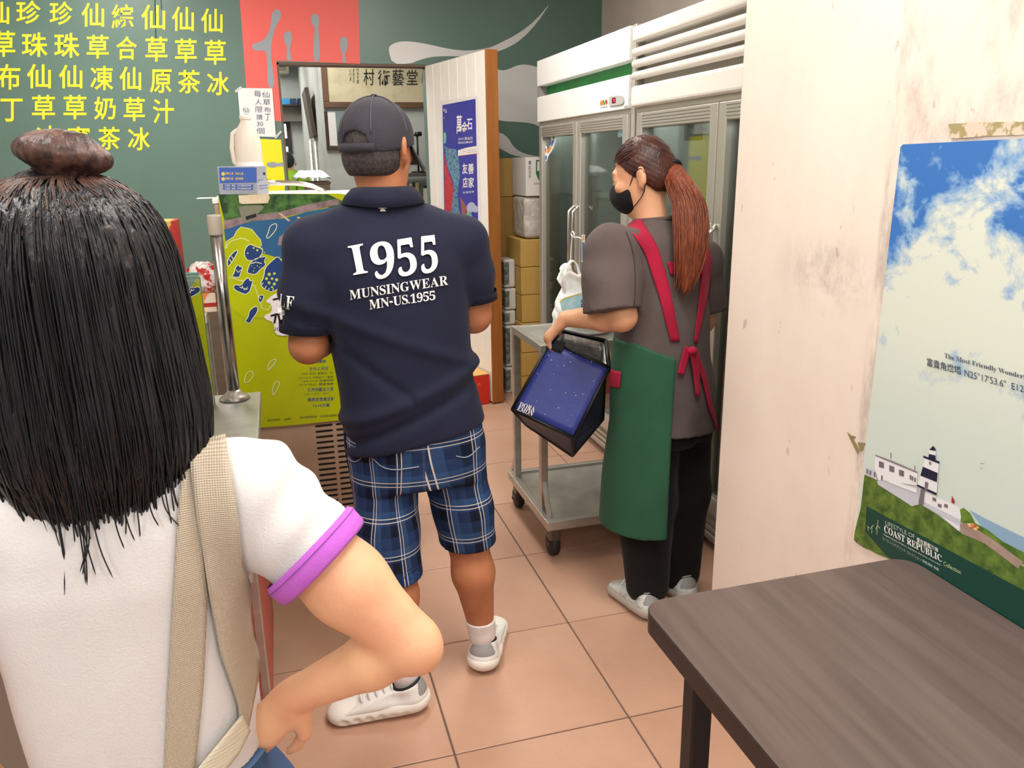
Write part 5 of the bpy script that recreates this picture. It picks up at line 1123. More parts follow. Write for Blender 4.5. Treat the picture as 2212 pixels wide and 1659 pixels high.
def hand(s, w, d, up, side, length=0.19, curl=0.5, k=0.006, thumb=1.0, spread=1.0):
    """adds a hand to an SDF: wrist point w, pointing d, back of hand up, thumb on side; five separate fingers"""
    w, d, up, side = [Vector(x) for x in (w, d, up, side)]; d.normalize(); up = (up-d*up.dot(d)).normalized(); side = d.cross(up)*(1 if d.cross(up).dot(side) > 0 else -1)
    L = length; pw = L*.21
    kn = w+d*L*.48
    s.cap(w, w+d*L*.12, L*.135, L*.15, .012, flat=(up, 1.35))
    s.cap(w+d*L*.12, kn, L*.17, L*.19, .014, flat=(up, 1.9))
    for i, (o, ln) in enumerate(((.75, .40), (.25, .45), (-.25, .42), (-.75, .33))):
        b = kn+side*o*pw*.95; dr = (d+side*o*.12*spread).normalized(); p = b; a = 0.12
        seg = [ln*.45, ln*.30, ln*.25]; r = [.052, .047, .042, .036]
        for j, sg in enumerate(seg):
            a += curl*(0.55 if j else .35); q = p+(dr*cos(a)-up*sin(a))*L*sg; s.cap(p, q, L*r[j], L*r[j+1], k); p = q
    tb = w+d*L*.16+side*pw*.75; t1 = tb+(d*.62+side*.62-up*.25*curl).normalized()*L*.2; t2 = t1+(d*.8+side*.25-up*.5*curl).normalized()*L*.17; t3 = t2+(d*.9-up*.5*curl).normalized()*L*.11
    if thumb: s.cap(tb, t1, L*.085, L*.062, .012); s.cap(t1, t2, L*.06, L*.05, k); s.cap(t2, t3, L*.05, L*.038, k)

def head(s, c, f, r=(.076, .095, .112), k=.02, ears=True):
    """head with face: c centre, f facing (xy), sizes half width, half depth, half height"""
    c = Vector(c); f = Vector((f[0], f[1], f[2] if len(f) > 2 else 0)).normalized(); up = Vector((0, 0, 1)); up = (up-f*up.dot(f)).normalized(); rt = f.cross(up)
    yaw = math.atan2(f.y, f.x)-pi/2; pit = math.asin(max(-1, min(1, f.z)))
    P = lambda a, b, z: c+rt*a+f*b+up*z
    s.ell(P(0, -.008, .02), (r[0], r[1], r[2]*.86), k, yaw, pit); s.ell(P(0, .018, -.045), (r[0]*.80, r[1]*.74, r[2]*.66), .03, yaw, pit)      # skull, jaw
    s.ell(P(0, .045, -.095), (.026, .026, .02), .02, yaw, pit)                                                                              # chin
    s.cap(P(0, r[1]*.93, .01), P(0, r[1]*1.1, -.03), .008, .013, .012); s.ell(P(.012, r[1]*.98, -.034), (.009, .01, .008), .006, yaw); s.ell(P(-.012, r[1]*.98, -.034), (.009, .01, .008), .006, yaw)   # nose
    for sg in (-1, 1):
        s.ell(P(sg*.032, r[1]*.93, .012), (.019, .012, .011), 0, yaw, sub=True); s.ell(P(sg*.032, r[1]*.82, .011), (.0135, .0135, .0125), .004, yaw)   # eye socket, eyeball
        s.cap(P(sg*.015, r[1]*.93, .031), P(sg*.048, r[1]*.83, .03), .006, .005, .012)                                                         # brow
        s.ell(P(sg*.04, r[1]*.7, -.02), (.02, .02, .016), .02, yaw)                                                                            # cheek
        if ears:
            e = P(sg*(r[0]-.001), -.012, -.002)
            s.ell(e+rt*sg*.010-f*.006, (.009, .018, .033), .008, yaw+sg*.45, pit); s.ell(e+rt*sg*.017+f*.004, (.006, .010, .019), 0, yaw+sg*.45, sub=True); s.ell(e+rt*sg*.006-up*.028, (.007, .01, .011), .006, yaw)
    s.cap(P(-.02, r[1]*.80, -.062), P(.02, r[1]*.80, -.062), .007, .007, .006); s.cap(P(-.018, r[1]*.79, -.074), P(.018, r[1]*.79, -.074), .008, .008, .006)   # lips
    return P

def shoe(parent, heel, ang, L, M_up, M_sole, M_heel, M_line, chunky=True):
    """running shoe: built along +x then turned; parts: sole, upper, heel_patch, collar"""
    Rm = Matrix.Rotation(ang, 4, 'Z'); T = Matrix.Translation(Vector(heel)) @ Rm
    def fin(o):
        o.data.transform(T); return o
    w = L*.17
    s = SDF((-.05, -.09, -.01), (L+.05, .09, .09), .0045)
    s.cap((w*.95, 0, .028), (L-w*1.05, 0, .023), w*.98, w*1.06, .02, flat=((0, 0, 1), w/.027))
    s.cap((w*.8, 0, .042), (w*1.9, 0, .035), w*1.0, w*1.02, .02, flat=((0, 0, 1), w/.026))
    s.clip((0, 0, .002), (0, 0, -1))
    if chunky:
        for i in range(6):
            x = w*1.4+i*(L-2.4*w)/5
            for sg in (-1, 1): s.ell((x, sg*w*1.02, .02), (.012, .008, .0085), 0, sub=True)
    fin(s.mesh('sole', M_sole, parent))
    s = SDF((-.04, -.09, .02), (L+.04, .09, .15), .0045)
    s.cap((w*.9, 0, .05), (L-w*1.1, 0, .04), w*.9, w*.92, .02, flat=((0, 0, 1), 1.9)); s.cap((w*.95, 0, .062), (w*1.25, 0, .095), w*.92, w*.84, .02); s.cap((w*1.3, 0, .085), (L*.62, 0, .055), w*.62, w*.62, .02)
    s.clip((0, 0, .112), (.3, 0, 1)); s.cap((w*1.2, 0, .16), (w*1.25, 0, .085), w*.72, w*.66, 0, sub=True); s.clip((0, 0, .034), (0, 0, -1))
    fin(s.mesh('upper', M_up, parent))
    s = SDF((-.04, -.07, .03), (.08, .07, .13), .0045)
    s.cap((w*.95, 0, .062), (w*1.25, 0, .095), w*.95, w*.87, .01, clip=[((w*.6, 0, .06), (1, 0, .0)), ((0, 0, .104), (0, 0, 1)), ((0, 0, .045), (0, 0, -1))]); s.cap((w*.9, 0, .05), (w*1.4, 0, .05), w*.93, w*.93, .01, clip=[((w*.5, 0, .06), (1, 0, 0)), ((0, 0, .08), (0, 0, 1)), ((0, 0, .045), (0, 0, -1))], flat=((0, 0, 1), 1.9))
    fin(s.mesh('heel_patch', M_heel, parent))
    bm = bmesh.new(); btube(bm, [Vector((w*1.22+w*.78*cos(a), w*.74*sin(a), .112-.3*(w*1.22+w*.78*cos(a))+.001)) for a in np.linspace(0, 2*pi, 25)], .0042, 8, False); o = bmput('collar', bm, M_line, parent, True, False); fin(o)
    bm = bmesh.new()
    for i in range(5):
        x = w*2.0+i*.022; z = .098-(x-w*1.3)*.22; btube(bm, [(x, -w*.42, z-.012), (x+.004, 0, z+.004), (x, w*.42, z-.012)], .003, 6)
    o = bmput('laces', bm, mat('lace_white', '#f2f2f0', .7), parent, True, False); fin(o)
M_shw = mat('shoe_white', '#ecece8', .5, bump=(120, .15)); M_shs = mat('shoe_sole', '#efece3', .55); M_shg = mat('shoe_grey', '#9a9a9a', .5); M_shb = mat('shoe_trim', '#1a1a1c', .6); M_sock = mat('sock_white', '#e9e6e6', .85, bump=(200, .2))

# ================================================================ MAN IN NAVY POLO
man = thing('person', 'man seen from behind in navy polo shirt, plaid shorts and dark cap', 'person', (.32, 2.05, 0))
hc = Vector((.258, 2.115, 1.552)); hf = Vector((.62, .78, 0))
S = SDF((-.12, 1.8, -.01), (.68, 2.6, 1.72), .0065)
P_ = head(S, hc, hf)
S.cap((.262, 2.10, 1.36), (.258, 2.108, 1.52), .064, .060, .03)
S.loft([(.72, .315, 2.11, .15, .10), (.95, .30, 2.11, .15, .10), (1.2, .28, 2.10, .165, .10), (1.34, .268, 2.10, .15, .085), (1.40, .265, 2.10, .08, .06)], .03)
for sh, el, wr, fd in (((.075, 2.10, 1.325), (.045, 2.10, 1.062), (.14, 2.33, 1.05), (.5, .85, 0)), ((.468, 2.10, 1.32), (.497, 2.13, 1.105), (.40, 2.36, 1.08), (-.4, .9, 0))):
    S.chain([sh, el], [.055, .047], .03); S.cap(el, Vector(el)*.72+Vector(wr)*.28, .046, .045, .02); S.cap(Vector(el)*.72+Vector(wr)*.28, wr, .045, .029, .02); hand(S, wr, fd, (0, 0, 1), (1, 0, 0) if sh[0] < .2 else (-1, 0, 0), .185, .6)
S.chain([(.225, 2.12, .84), (.222, 2.06, .45)], [.085, .062], .03); S.chain([(.222, 2.06, .45), (.226, 2.025, .34), (.235, 1.985, .12), (.235, 1.98, .05)], [.058, .062, .036, .036], .02); S.cap((.235, 1.98, .04), (.12, 1.97, .032), .026, .015, .012)
S.chain([(.40, 2.12, .84), (.452, 2.10, .45)], [.085, .062], .03); S.chain([(.452, 2.10, .45), (.463, 2.085, .34), (.49, 2.105, .12), (.49, 2.11, .05)], [.058, .062, .036, .036], .02); S.cap((.49, 2.11, .04), (.53, 2.22, .032), .026, .015, .012)
S.mesh('body', M_skin_m, man)
# hair below the cap
S = SDF((.1, 1.95, 1.44), (.42, 2.28, 1.64), .005)
hf3 = hf.normalized(); yawm = math.atan2(hf3.y, hf3.x)-pi/2
S.ell(P_(0, -.010, .02), (.079, .098, .1), .01, yawm); S.ell(P_(0, -.03, -.03), (.07, .075, .06), .03, yawm)
S.clip(P_(0, 0, -.066), (0, 0, -1)); S.clip(P_(0, .035, 0), hf3); S.clip(P_(0, 0, .05), (0, 0, 1)); S.clip(P_(0, .0, -.03), tuple(hf3*.8-Vector((0, 0, .55))))
S.mesh('hair', M_hair_s, man)
# cap: crown, strap, brim
M_cap = fabric('charcoal_cap', '#3c3a42', .8, '#34323a', (300, .3))
S = SDF((.08, 1.94, 1.49), (.46, 2.36, 1.72), .005)
S.ell(P_(0, -.006, .022), (.0885, .110, .102), .01, yawm); S.clip(P_(0, 0, .0), (hf3.x*.12, hf3.y*.12, -1)); S.warp(wrinkle(.0022, (30, 30, 30), 4))
bk = P_(0, -.108, .012)
S.ell(bk, (.036, .03, .027), 0, yawm, sub=True)
S.mesh('cap_crown', M_cap, man)
lathe('cap_button', [(.009, 0), (.008, .004), (.003, .006)], P_(0, -.006, .1235), M_cap, man, 14)
v = []; f = []
for i, a in enumerate(np.linspace(-.6, .6, 16)):
    for z in (-.009, .011): v.append(P_(.0895*sin(a), -.006-.1115*cos(a), z))
    if i: f.append((2*i-2, 2*i-1, 2*i+1, 2*i))
o = mesh('cap_strap', v, f, M_cap, man, True); md = o.modifiers.new('t', 'SOLIDIFY'); md.thickness = .004; md.offset = 0
bm = bmesh.new(); btube(bm, [P_(.045*cos(a), -.104+.016*abs(cos(a))**2, .008+.036*sin(a)) for a in np.linspace(0, pi, 14)], .003, 6, True); bmput('cap_stitching', bm, mat('cap_stitch', '#55525c', .8), man, True)
for aa in (0, pi/3, 2*pi/3):
    bm = bmesh.new(); btube(bm, [P_(.0895*sin(t)*cos(aa), -.006+.111*sin(t)*sin(aa), .022+.103*cos(t)) for t in np.linspace(-1.45, 1.45, 30)], .0016, 5); bmput('cap_seam', bm, MATS['cap_stitch'], man, True)
v = []; f = []; nb = 15
for i in range(nb):
    a = radians(-62+124*i/(nb-1))
    for j in range(5):
        rr = j/4; x = .088*sin(a)*(1+.05*rr); y = .104*cos(a)-.006+rr*.075*cos(a*.9)
        v.append(P_(x, y, .016-.055*rr-.02*(sin(a)**2)*1.2))
for i in range(nb-1):
    for j in range(4): f.append((i*5+j, (i+1)*5+j, (i+1)*5+j+1, i*5+j+1))
o = mesh('cap_brim', v, f, M_cap, man, True); md = o.modifiers.new('t', 'SOLIDIFY'); md.thickness = .004
# polo shirt
M_navy_sh = fabric('navy_polo', '#1d2138', .8, '#1a1d31', (420, .25))
S = SDF((-.09, 1.9, .68), (.64, 2.32, 1.52), .006)
S.loft([(.70, .315, 2.10, .203, .148), (.80, .314, 2.10, .198, .146), (.92, .303, 2.10, .188, .142), (1.02, .292, 2.10, .186, .14), (1.15, .281, 2.10, .192, .136), (1.26, .272, 2.10, .198, .128), (1.335, .267, 2.10, .180, .112), (1.385, .263, 2.10, .125, .092), (1.425, .26, 2.10, .085, .08), (1.45, .26, 2.10, .07, .072)], .02, pw=2.4)
S.cap((.16, 2.10, 1.352), (.082, 2.10, 1.315), .066, .072, .03); S.cap((.37, 2.10, 1.348), (.458, 2.10, 1.31), .066, .07, .03)
cl, cr = Vector((.047, 2.10, 1.105)), Vector((.494, 2.12, 1.155))
S.chain([(.08, 2.10, 1.315), (.058, 2.098, 1.2), (.047, 2.10, 1.06)], [.073, .07, .066], .025, clip=[(cl, (-.08, .0, -1))]); S.chain([(.46, 2.10, 1.31), (.482, 2.11, 1.22), (.494, 2.13, 1.1)], [.07, .066, .06], .025, clip=[(cr, (.1, .05, -1))])
S.warp(wrinkle(.0065, (11, 11, 9), 2)); S.warp(lambda X, Y, Z: -.009*np.exp(-((Z-.93-.35*(X-.31))/.018)**2)*(Y < 2.1)+.009*np.exp(-((Z-.885-.42*(X-.33))/.016)**2)*(Y < 2.1)-.007*np.exp(-((Z-1.02+.4*(X-.42))/.02)**2)*(Y < 2.1)+.006*np.exp(-((Z-1.0+.8*(X-.20))/.018)**2)*(Y < 2.1)*(X < .3))
hem = ((.118, 2.1, .757), (.17, -.05, -1)); S.clip(*hem); S.clip((.25, 2.1, 1.44), (0, .25, 1))
S.loft([(.6, .315, 2.10, .193, .138), (.80, .313, 2.10, .189, .136)], 0, sub=True)
shirt = S.mesh('polo_shirt', M_navy_sh, man); bvm = S.bvh()
# sleeve ribbing and collar
for c, n_, r in ((cl, Vector((-.08, 0, -1)), .0675), (cr, Vector((.1, .05, -1)), .0625)):
    x, y, d = frame_of(n_); bm = bmesh.new(); rings = []
    for j, (h, rr) in enumerate(((-.018, r+.0045), (.006, r+.0042), (.008, r-.003), (-.015, r-.006))): rings.append([bm.verts.new(c+Vector((0, -.001, 0))+d*h+(x*cos(2*pi*i/40)+y*sin(2*pi*i/40))*rr) for i in range(40)])
    for j in range(3):
        for i in range(40): bm.faces.new((rings[j][i], rings[j][(i+1) % 40], rings[j+1][(i+1) % 40], rings[j+1][i]))
    bmput('sleeve_cuff', bm, fabric('navy_rib', '#191c30', .85, None, ((30, 30, 600), .4)), man, True)
bm = bmesh.new(); rings = []
for (z, r, tl) in ((1.440, .072, .016), (1.452, .076, .020), (1.438, .090, .018), (1.418, .101, .006), (1.417, .097, .006), (1.433, .084, .016)):
    ring = []
    for i in range(48):
        a = 2*pi*i/48; ring.append(bm.verts.new((.26+r*1.06*cos(a), 2.098+r*sin(a)*.98, z-.006-tl*sin(a)+.006*cos(2*a))))
    rings.append(ring)
for j in range(5):
    for i in range(48): bm.faces.new((rings[j][i], rings[j][(i+1) % 48], rings[j+1][(i+1) % 48], rings[j+1][i]))
bmput('collar', bm, M_navy_sh, man, True)
# printing on the shirt
M_shp = mat('shirt_print', '#efece6', .7)
def sq(pts): return [(430+x/3.687, 380+y/3.687) for x, y in pts]
for s_, q_ in (('1', [(1232, 790), (1345, 770), (1305, 540), (1185, 562)]), ('9', [(1400, 835), (1560, 790), (1545, 505), (1345, 545)]), ('5', [(1590, 812), (1745, 775), (1700, 490), (1562, 512)]), ('5', [(1770, 788), (1905, 755), (1882, 472), (1752, 486)])): shirt_text('print_digit', bvm, serif(s_) if s_ != '1' else serif('I'), sq(q_), M_shp, man, .006)
def arcword(s_, base, h):
    n = len(s_); ws = [glyphs(serif(c) if c.isalnum() else c)[2][0]*(1.0 if c != '.' else .9)+.07 for c in s_]; tot = sum(ws); a = 0
    bx = lambda t: (base[0][0]+(base[1][0]-base[0][0])*t, base[0][1]+(base[1][1]-base[0][1])*t)
    for c, w in zip(s_, ws):
        t0, t1 = a/tot, (a+w-.05)/tot; a += w; p, q = bx(t0), bx(t1); hh = h*(1.0 if c not in '-.' else .18); lift = h*.38 if c == '-' else 0
        if c in '955': hh *= 1.0
        shirt_text('print_letter', bvm, serif(c) if c.isalnum() else c, sq([(p[0], p[1]-lift), (q[0], q[1]-lift), (q[0]-h*.08, q[1]-hh-lift), (p[0]-h*.08, p[1]-hh-lift)]), M_shp, man, .0)
arcword('MUNSINGWEAR', ((1205, 985), (1985, 865)), 74); arcword('MN-US.1955', ((1360, 1062), (1885, 985)), 74)
# little bird emblem under the collar
lp2 = [[(1425, 262), (1440, 248), (1450, 240), (1462, 236), (1470, 248), (1500, 262), (1472, 262), (1490, 284), (1440, 284), (1448, 264)]]
bm = bmesh.new(); vs = [bm.verts.new(cast(bvm, *p, .004)) for p in sq(lp2[0])]; ff = bm.faces.new(vs); bmesh.ops.triangulate(bm, faces=[ff]); bmput('print_emblem', bm, M_shp, man)
# sleeve print
for s_, q_ in (('I', [(640, 1035), (668, 1040), (668, 905), (655, 905)]), ('L', [(640, 1035), (690, 1045), (678, 945), (655, 940)]), ('F', [(695, 1055), (745, 1062), (762, 962), (700, 955)])): 
    if s_ != 'I': shirt_text('print_letter', bvm, serif(s_), sq(q_), M_shp, man)
for i, c in enumerate('1955'): shirt_text('print_letter', bvm, serif(c), sq([(622+i*16, 1092+i*5), (637+i*16, 1098+i*5), (640+i*16, 1055+i*6), (624+i*16, 1048+i*6)]), M_shp, man)
# plaid shorts
S = SDF((.06, 1.9, .36), (.6, 2.32, .95), .006)
S.loft([(.66, .315, 2.10, .175, .125), (.75, .315, 2.10, .188, .136), (.86, .312, 2.10, .185, .134), (.93, .31, 2.10, .175, .128)], .02)
S.chain([(.222, 2.11, .74), (.218, 2.07, .52), (.222, 2.04, .36)], [.098, .088, .086], .025, clip=[((.222, 2.05, .392), (.0, .0, -1))]); S.chain([(.405, 2.11, .74), (.44, 2.10, .55), (.456, 2.10, .40)], [.098, .086, .082], .025, clip=[((.456, 2.1, .438), (0, 0, -1))])
S.warp(wrinkle(.0045, (14, 14, 10), 9)); S.cap((.222, 2.04, .3), (.222, 2.045, .41), .076, .076, 0, sub=True); S.cap((.457, 2.10, .35), (.456, 2.10, .455), .072, .072, 0, sub=True); S.clip((0, 0, .92), (0, 0, 1))
sho = S.mesh('plaid_shorts', None, man)
def plaidmat():
    m = mat('navy_plaid', '#28406b', .85, spec=.2); nt = m.node_tree; N = nt.nodes; L = nt.links; b = N['Principled BSDF']
    at = N.new('ShaderNodeAttribute'); at.attribute_name = 'plaid'; sep = N.new('ShaderNodeSeparateXYZ'); L.new(at.outputs['Vector'], sep.inputs[0])
    def frac(v, per, off=0):
        a = N.new('ShaderNodeMath'); a.operation = 'MULTIPLY_ADD'; L.new(v, a.inputs[0]); a.inputs[1].default_value = 1/per; a.inputs[2].default_value = off+50
        c = N.new('ShaderNodeMath'); c.operation = 'FRACT'; L.new(a.outputs[0], c.inputs[0]); return c.outputs[0]
    def band(v, lo, hi):
        a = N.new('ShaderNodeMath'); a.operation = 'GREATER_THAN'; L.new(v, a.inputs[0]); a.inputs[1].default_value = lo; c = N.new('ShaderNodeMath'); c.operation = 'LESS_THAN'; L.new(v, c.inputs[0]); c.inputs[1].default_value = hi
        d = N.new('ShaderNodeMath'); d.operation = 'MULTIPLY'; L.new(a.outputs[0], d.inputs[0]); L.new(c.outputs[0], d.inputs[1]); return d.outputs[0]
    def op(o, x, y):
        k = N.new('ShaderNodeMath'); k.operation = o; L.new(x, k.inputs[0])
        if isinstance(y, (int, float)): k.inputs[1].default_value = y
        else: L.new(y, k.inputs[1])
        return k.outputs[0]
    u, v = frac(sep.outputs[0], .092, .1), frac(sep.outputs[1], .105, .05)
    dark = op('MULTIPLY', op('ADD', band(u, .15, .42), band(v, .2, .5)), .5)
    mid = op('MULTIPLY', op('ADD', band(u, .6, .8), band(v, .68, .86)), .5)
    line = op('MAXIMUM', op('MAXIMUM', band(u, .485, .52), band(u, .915, .95)) if False else op('MAXIMUM', band(u, .46, .485), band(u, .57, .595)), op('MAXIMUM', band(v, .56, .582), band(v, .66, .682)))
    def mixc(fac, a, c):
        mx = N.new('ShaderNodeMix'); mx.data_type = 'RGBA'; L.new(fac, mx.inputs[0])
        if isinstance(a, str): mx.inputs[6].default_value = lin(a)
        else: L.new(a, mx.inputs[6])
        mx.inputs[7].default_value = lin(c); return mx.outputs[2]
    c = mixc(dark, '#263b62', '#11172a'); c = mixc(mid, c, '#34547f'); c = mixc(op('MULTIPLY', line, .85), c, '#d9d2c8'); L.new(c, b.inputs['Base Color']); return m
sho.data.materials.append(plaidmat())
V = S.V; left = V[:, 0] < .314; cx = np.where(left, .222, .40+(.85-V[:, 2]).clip(0, .5)*.13); cy = np.where(left, 2.05, 2.10)
ang_ = np.arctan2(V[:, 0]-cx, -(V[:, 1]-cy)); at = sho.data.attributes.new('plaid', 'FLOAT_VECTOR', 'POINT'); at.data.foreach_set('vector', np.stack([ang_*.088+np.where(left, .012, .0), V[:, 2], 0*ang_], 1).astype(np.float32).ravel())
# back pocket seam lines
bvs = S.bvh()
for Pq in ([(752, 990), (768, 1000), (785, 985)], [(800, 985), (835, 1018), (905, 1008)], [(985, 985), (1010, 990), (1035, 965)]):
    bm = bmesh.new(); pts = [cast(bvs, x, y, .002, 2.0) for x, y in smooth_loop(Pq, 2, False)]; btube(bm, pts, .0016, 5); bmput('pocket_seam', bm, mat('seam_pale', '#8f98a8', .8), man, True)
# socks and shoes
S = SDF((.42, 2.02, .03), (.58, 2.2, .2), .005); S.chain([(.483, 2.10, .18), (.49, 2.106, .12), (.49, 2.11, .06)], [.0475, .0405, .034], .01, clip=[((0, 0, .172), (0, 0, 1))]); S.mesh('sock', M_sock, man)
S = SDF((.15, 1.9, .03), (.32, 2.08, .2), .005); S.chain([(.232, 1.996, .18), (.235, 1.985, .12), (.235, 1.98, .06)], [.0475, .0405, .034], .01, clip=[((0, 0, .15), (0, 0, 1))]); S.mesh('sock', M_sock, man)
shoe(man, (.472, 2.055, 0), radians(66), .285, M_shw, M_shs, M_shg, M_shb)
shoe(man, (.291, 1.968, 0), radians(176), .285, M_shw, M_shs, M_shg, M_shb)
# ================================================================ WORKER IN APRON
wk = thing('person', 'shop worker with auburn ponytail, black mask and green apron holding the blue bag', 'person', (1.2, 2.3, 0))
wf = Vector((-.6, .8, 0)); wl = Vector((-.8, -.6, 0)); wang = math.atan2(.6, .8)      # body turned to her left
hcw = ony(1388, 382, 2.36); hfw = Vector((-.74, .62, -.22)).normalized()
nb_ = ony(1415, 486, 2.32)
ls, rs_ = ony(1322, 536, 2.24), ony(1512, 566, 2.42)
le, lw_ = ony(1344, 684, 2.19), ony(1222, 688, 2.37)
re, rw = ony(1518, 690, 2.45), ony(1488, 760, 2.58)
c13, c09, c07 = ony(1424, 545, 2.33), ony(1432, 770, 2.30), ony(1440, 880, 2.30)
S = SDF((.75, 2.0, -.01), (1.55, 2.85, 1.66), .0065)
Pw = head(S, hcw, hfw, (.071, .09, .106))
S.cap(nb_-Vector((0, 0, .04)), hcw+Vector((.01, -.015, -.05)), .054, .05, .03)
S.loft([(.62, c07.x, c07.y, .15, .10), (.9, c09.x, c09.y, .125, .09), (1.1, (c13.x+c09.x)/2, 2.315, .13, .09), (1.24, c13.x, c13.y, .15, .085), (1.31, nb_.x, nb_.y, .07, .06)], .03, wang)
S.chain([ls, le], [.05, .043], .03); S.cap(le, le*.7+lw_*.3, .042, .042, .02); S.cap(le*.7+lw_*.3, lw_, .042, .026, .02)
S.chain([rs_, re], [.05, .043], .03); S.cap(re, rw, .042, .026, .02); hand(S, rw, (-.5, .7, -.2), (0, 0, 1), (-1, 0, 0), .17, .6)
gh = ony(1192, 716, 2.395)
hd_ = (gh-lw_); hand(S, lw_, hd_+Vector((0, .01, -.012)), (-.15, -.25, 1), (.3, 1, 0), .165, 1.25, .005)
S.chain([(1.10, 2.27, .8), (1.09, 2.27, .45), (1.10, 2.24, .08)], [.08, .055, .034], .03); S.chain([(1.25, 2.32, .8), (1.26, 2.32, .45), (1.262, 2.31, .08)], [.08, .055, .034], .03)
S.mesh('body', M_skin_w, wk)
# hair: scalp cap pulled back to the tie
yw = math.atan2(hfw.y, hfw.x)-pi/2; pw_ = math.asin(hfw.z)
tie = Pw(.0, -.098, .012)
S = SDF((.9, 2.15, 1.30), (1.4, 2.6, 1.66), .0045)
S.ell(Pw(0, -.012, .028), (.077, .093, .0965), .01, yw, pw_); S.ell(Pw(0, -.045, -.02), (.066, .058, .055), .03, yw, pw_); S.cap(Pw(0, -.08, .012), tie, .03, .022, .02)
S.clip(Pw(0, .055, .03), tuple(hfw*.8-Vector((0, 0, .62)))); S.clip(Pw(0, -.02, -.025), tuple(hfw*.62-Vector((0, 0, .8)))); S.clip(Pw(0, -.06, -.058), tuple(Vector((0, 0, -1))))
S.warp(lambda X, Y, Z: .0012*np.sin(420*(Z+.45*X-.2*Y)))
hw = S.mesh('hair', M_hair_r, wk)
# ponytail: a core and many strands
pth = [tie, ony(1462, 388, 2.26), ony(1487, 440, 2.2), ony(1492, 510, 2.16), ony(1488, 575, 2.14), ony(1478, 632, 2.14)]
pth[0] = tie
def spl(P, n):
    P = [Vector(p) for p in P]; out = []; m = len(P)
    for k in range(n):
        t = k/(n-1)*(m-1); i = min(int(t), m-2); u = t-i; p0, p1, p2, p3 = P[max(i-1, 0)], P[i], P[i+1], P[min(i+2, m-1)]
        out.append(.5*((2*p1)+(p2-p0)*u+(2*p0-5*p1+4*p2-p3)*u*u+(3*p1-p0-3*p2+p3)*u**3))
    return out
core = spl(pth, 16); wid = [.016, .022, .03, .037, .042, .046, .048, .05, .05, .049, .046, .041, .034, .025, .016, .006]
S = SDF((1.0, 1.95, 1.0), (1.45, 2.45, 1.55), .0055)
side_ = Vector((CR.x, CR.y, 0)).normalized()
for i in range(15): S.cap(core[i], core[i+1], wid[i]*.95, wid[i+1]*.95, .012, flat=(CW, 1.7))
S.warp(lambda X, Y, Z: .0022*np.sin(330*(X*.9+.1*Z)+3*np.sin(12*Z)))
S.mesh('ponytail', M_hair_r2, wk)
bm = bmesh.new(); rs = np.random.RandomState(3)
for k in range(170):
    a = rs.uniform(-1, 1); b = rs.uniform(-1, 1); n = rs.randint(11, 17); dr = rs.normal(0, .012); st = rs.uniform(.0009, .0018)
    pts = []
    for i in range(n):
        w_i = wid[min(i, 15)]*(1.05+.1*rs.rand()*0); pts.append(core[min(i, 15)]+side_*(a*w_i+dr*(i/15)**2)-CW*(w_i/1.7)*sqrt(max(0, 1-a*a))*(.7+.5*abs(b))+Vector((0, 0, -.012*b*(i/15))))
    btube(bm, pts, [st]*(n-1)+[st*.2], 4, False)
o = bmput('ponytail_strands', bm, M_hair_r2, wk, True); o['kind'] = 'stuff'
bm = bmesh.new(); rs = np.random.RandomState(13)
for k in range(130):      # combed strands over the scalp towards the tie
    a = rs.uniform(-1.25, 1.25); e = rs.uniform(.1, 1.0); pts = []
    for i in range(9):
        t = i/8; th = a*(1-t**1.5*.85); r0 = .0795; ff = .075*e*(1-t)-.098*t
        q = math.sqrt(max(.02, 1-((ff+.012)/.098)**2)); pts.append(Pw(r0*q*sin(th), ff, .028*(1-t)+.012*t+.0985*q*cos(th)*(1-t**3)))
    btube(bm, pts, .0011, 4, False)
o = bmput('combed_strands', bm, M_hair_r, wk, True); o['kind'] = 'stuff'
bm = bmesh.new(); rs_dir = (core[1]-core[0]).normalized(); x, y, d = frame_of(rs_dir)
btube(bm, [core[0]+rs_dir*.004+(x*cos(a)+y*sin(a))*.022 for a in np.linspace(0, 2*pi, 21)], .007, 8, False); bmput('hair_tie', bm, mat('hair_tie', '#141418', .6), wk, True)
# mask
M_mask = fabric('black_mask', '#121216', .8)
S = SDF(tuple(hcw-Vector((.16, .16, .17))), tuple(hcw+Vector((.16, .16, .1))), .0045)
S.ell(Pw(0, .022, -.052), (.0665, .088, .062), .01, yw, pw_); S.ell(Pw(0, .08, -.035), (.022, .035, .035), .02, yw, pw_); S.ell(Pw(0, .0, -.03), (.0610, .078, .072), 0, yw, pw_, sub=True)
S.clip(Pw(0, .03, 0), tuple(-hfw)); S.clip(Pw(0, 0, -.012), tuple((Vector((0, 0, 1))+hfw*.1))); S.clip(Pw(0, 0, -.118), (0, 0, -1)); S.mesh('face_mask', M_mask, wk)
for sg in (-1, 1):
    bm = bmesh.new(); btube(bm, spl([Pw(sg*.058, .034, -.03), Pw(sg*.076, .004, .012), Pw(sg*.084, -.022, .022), Pw(sg*.085, -.03, -.005), Pw(sg*.078, -.015, -.05), Pw(sg*.058, .03, -.085)], 20), .0016, 6); bmput('mask_loop', bm, M_mask, wk, True)
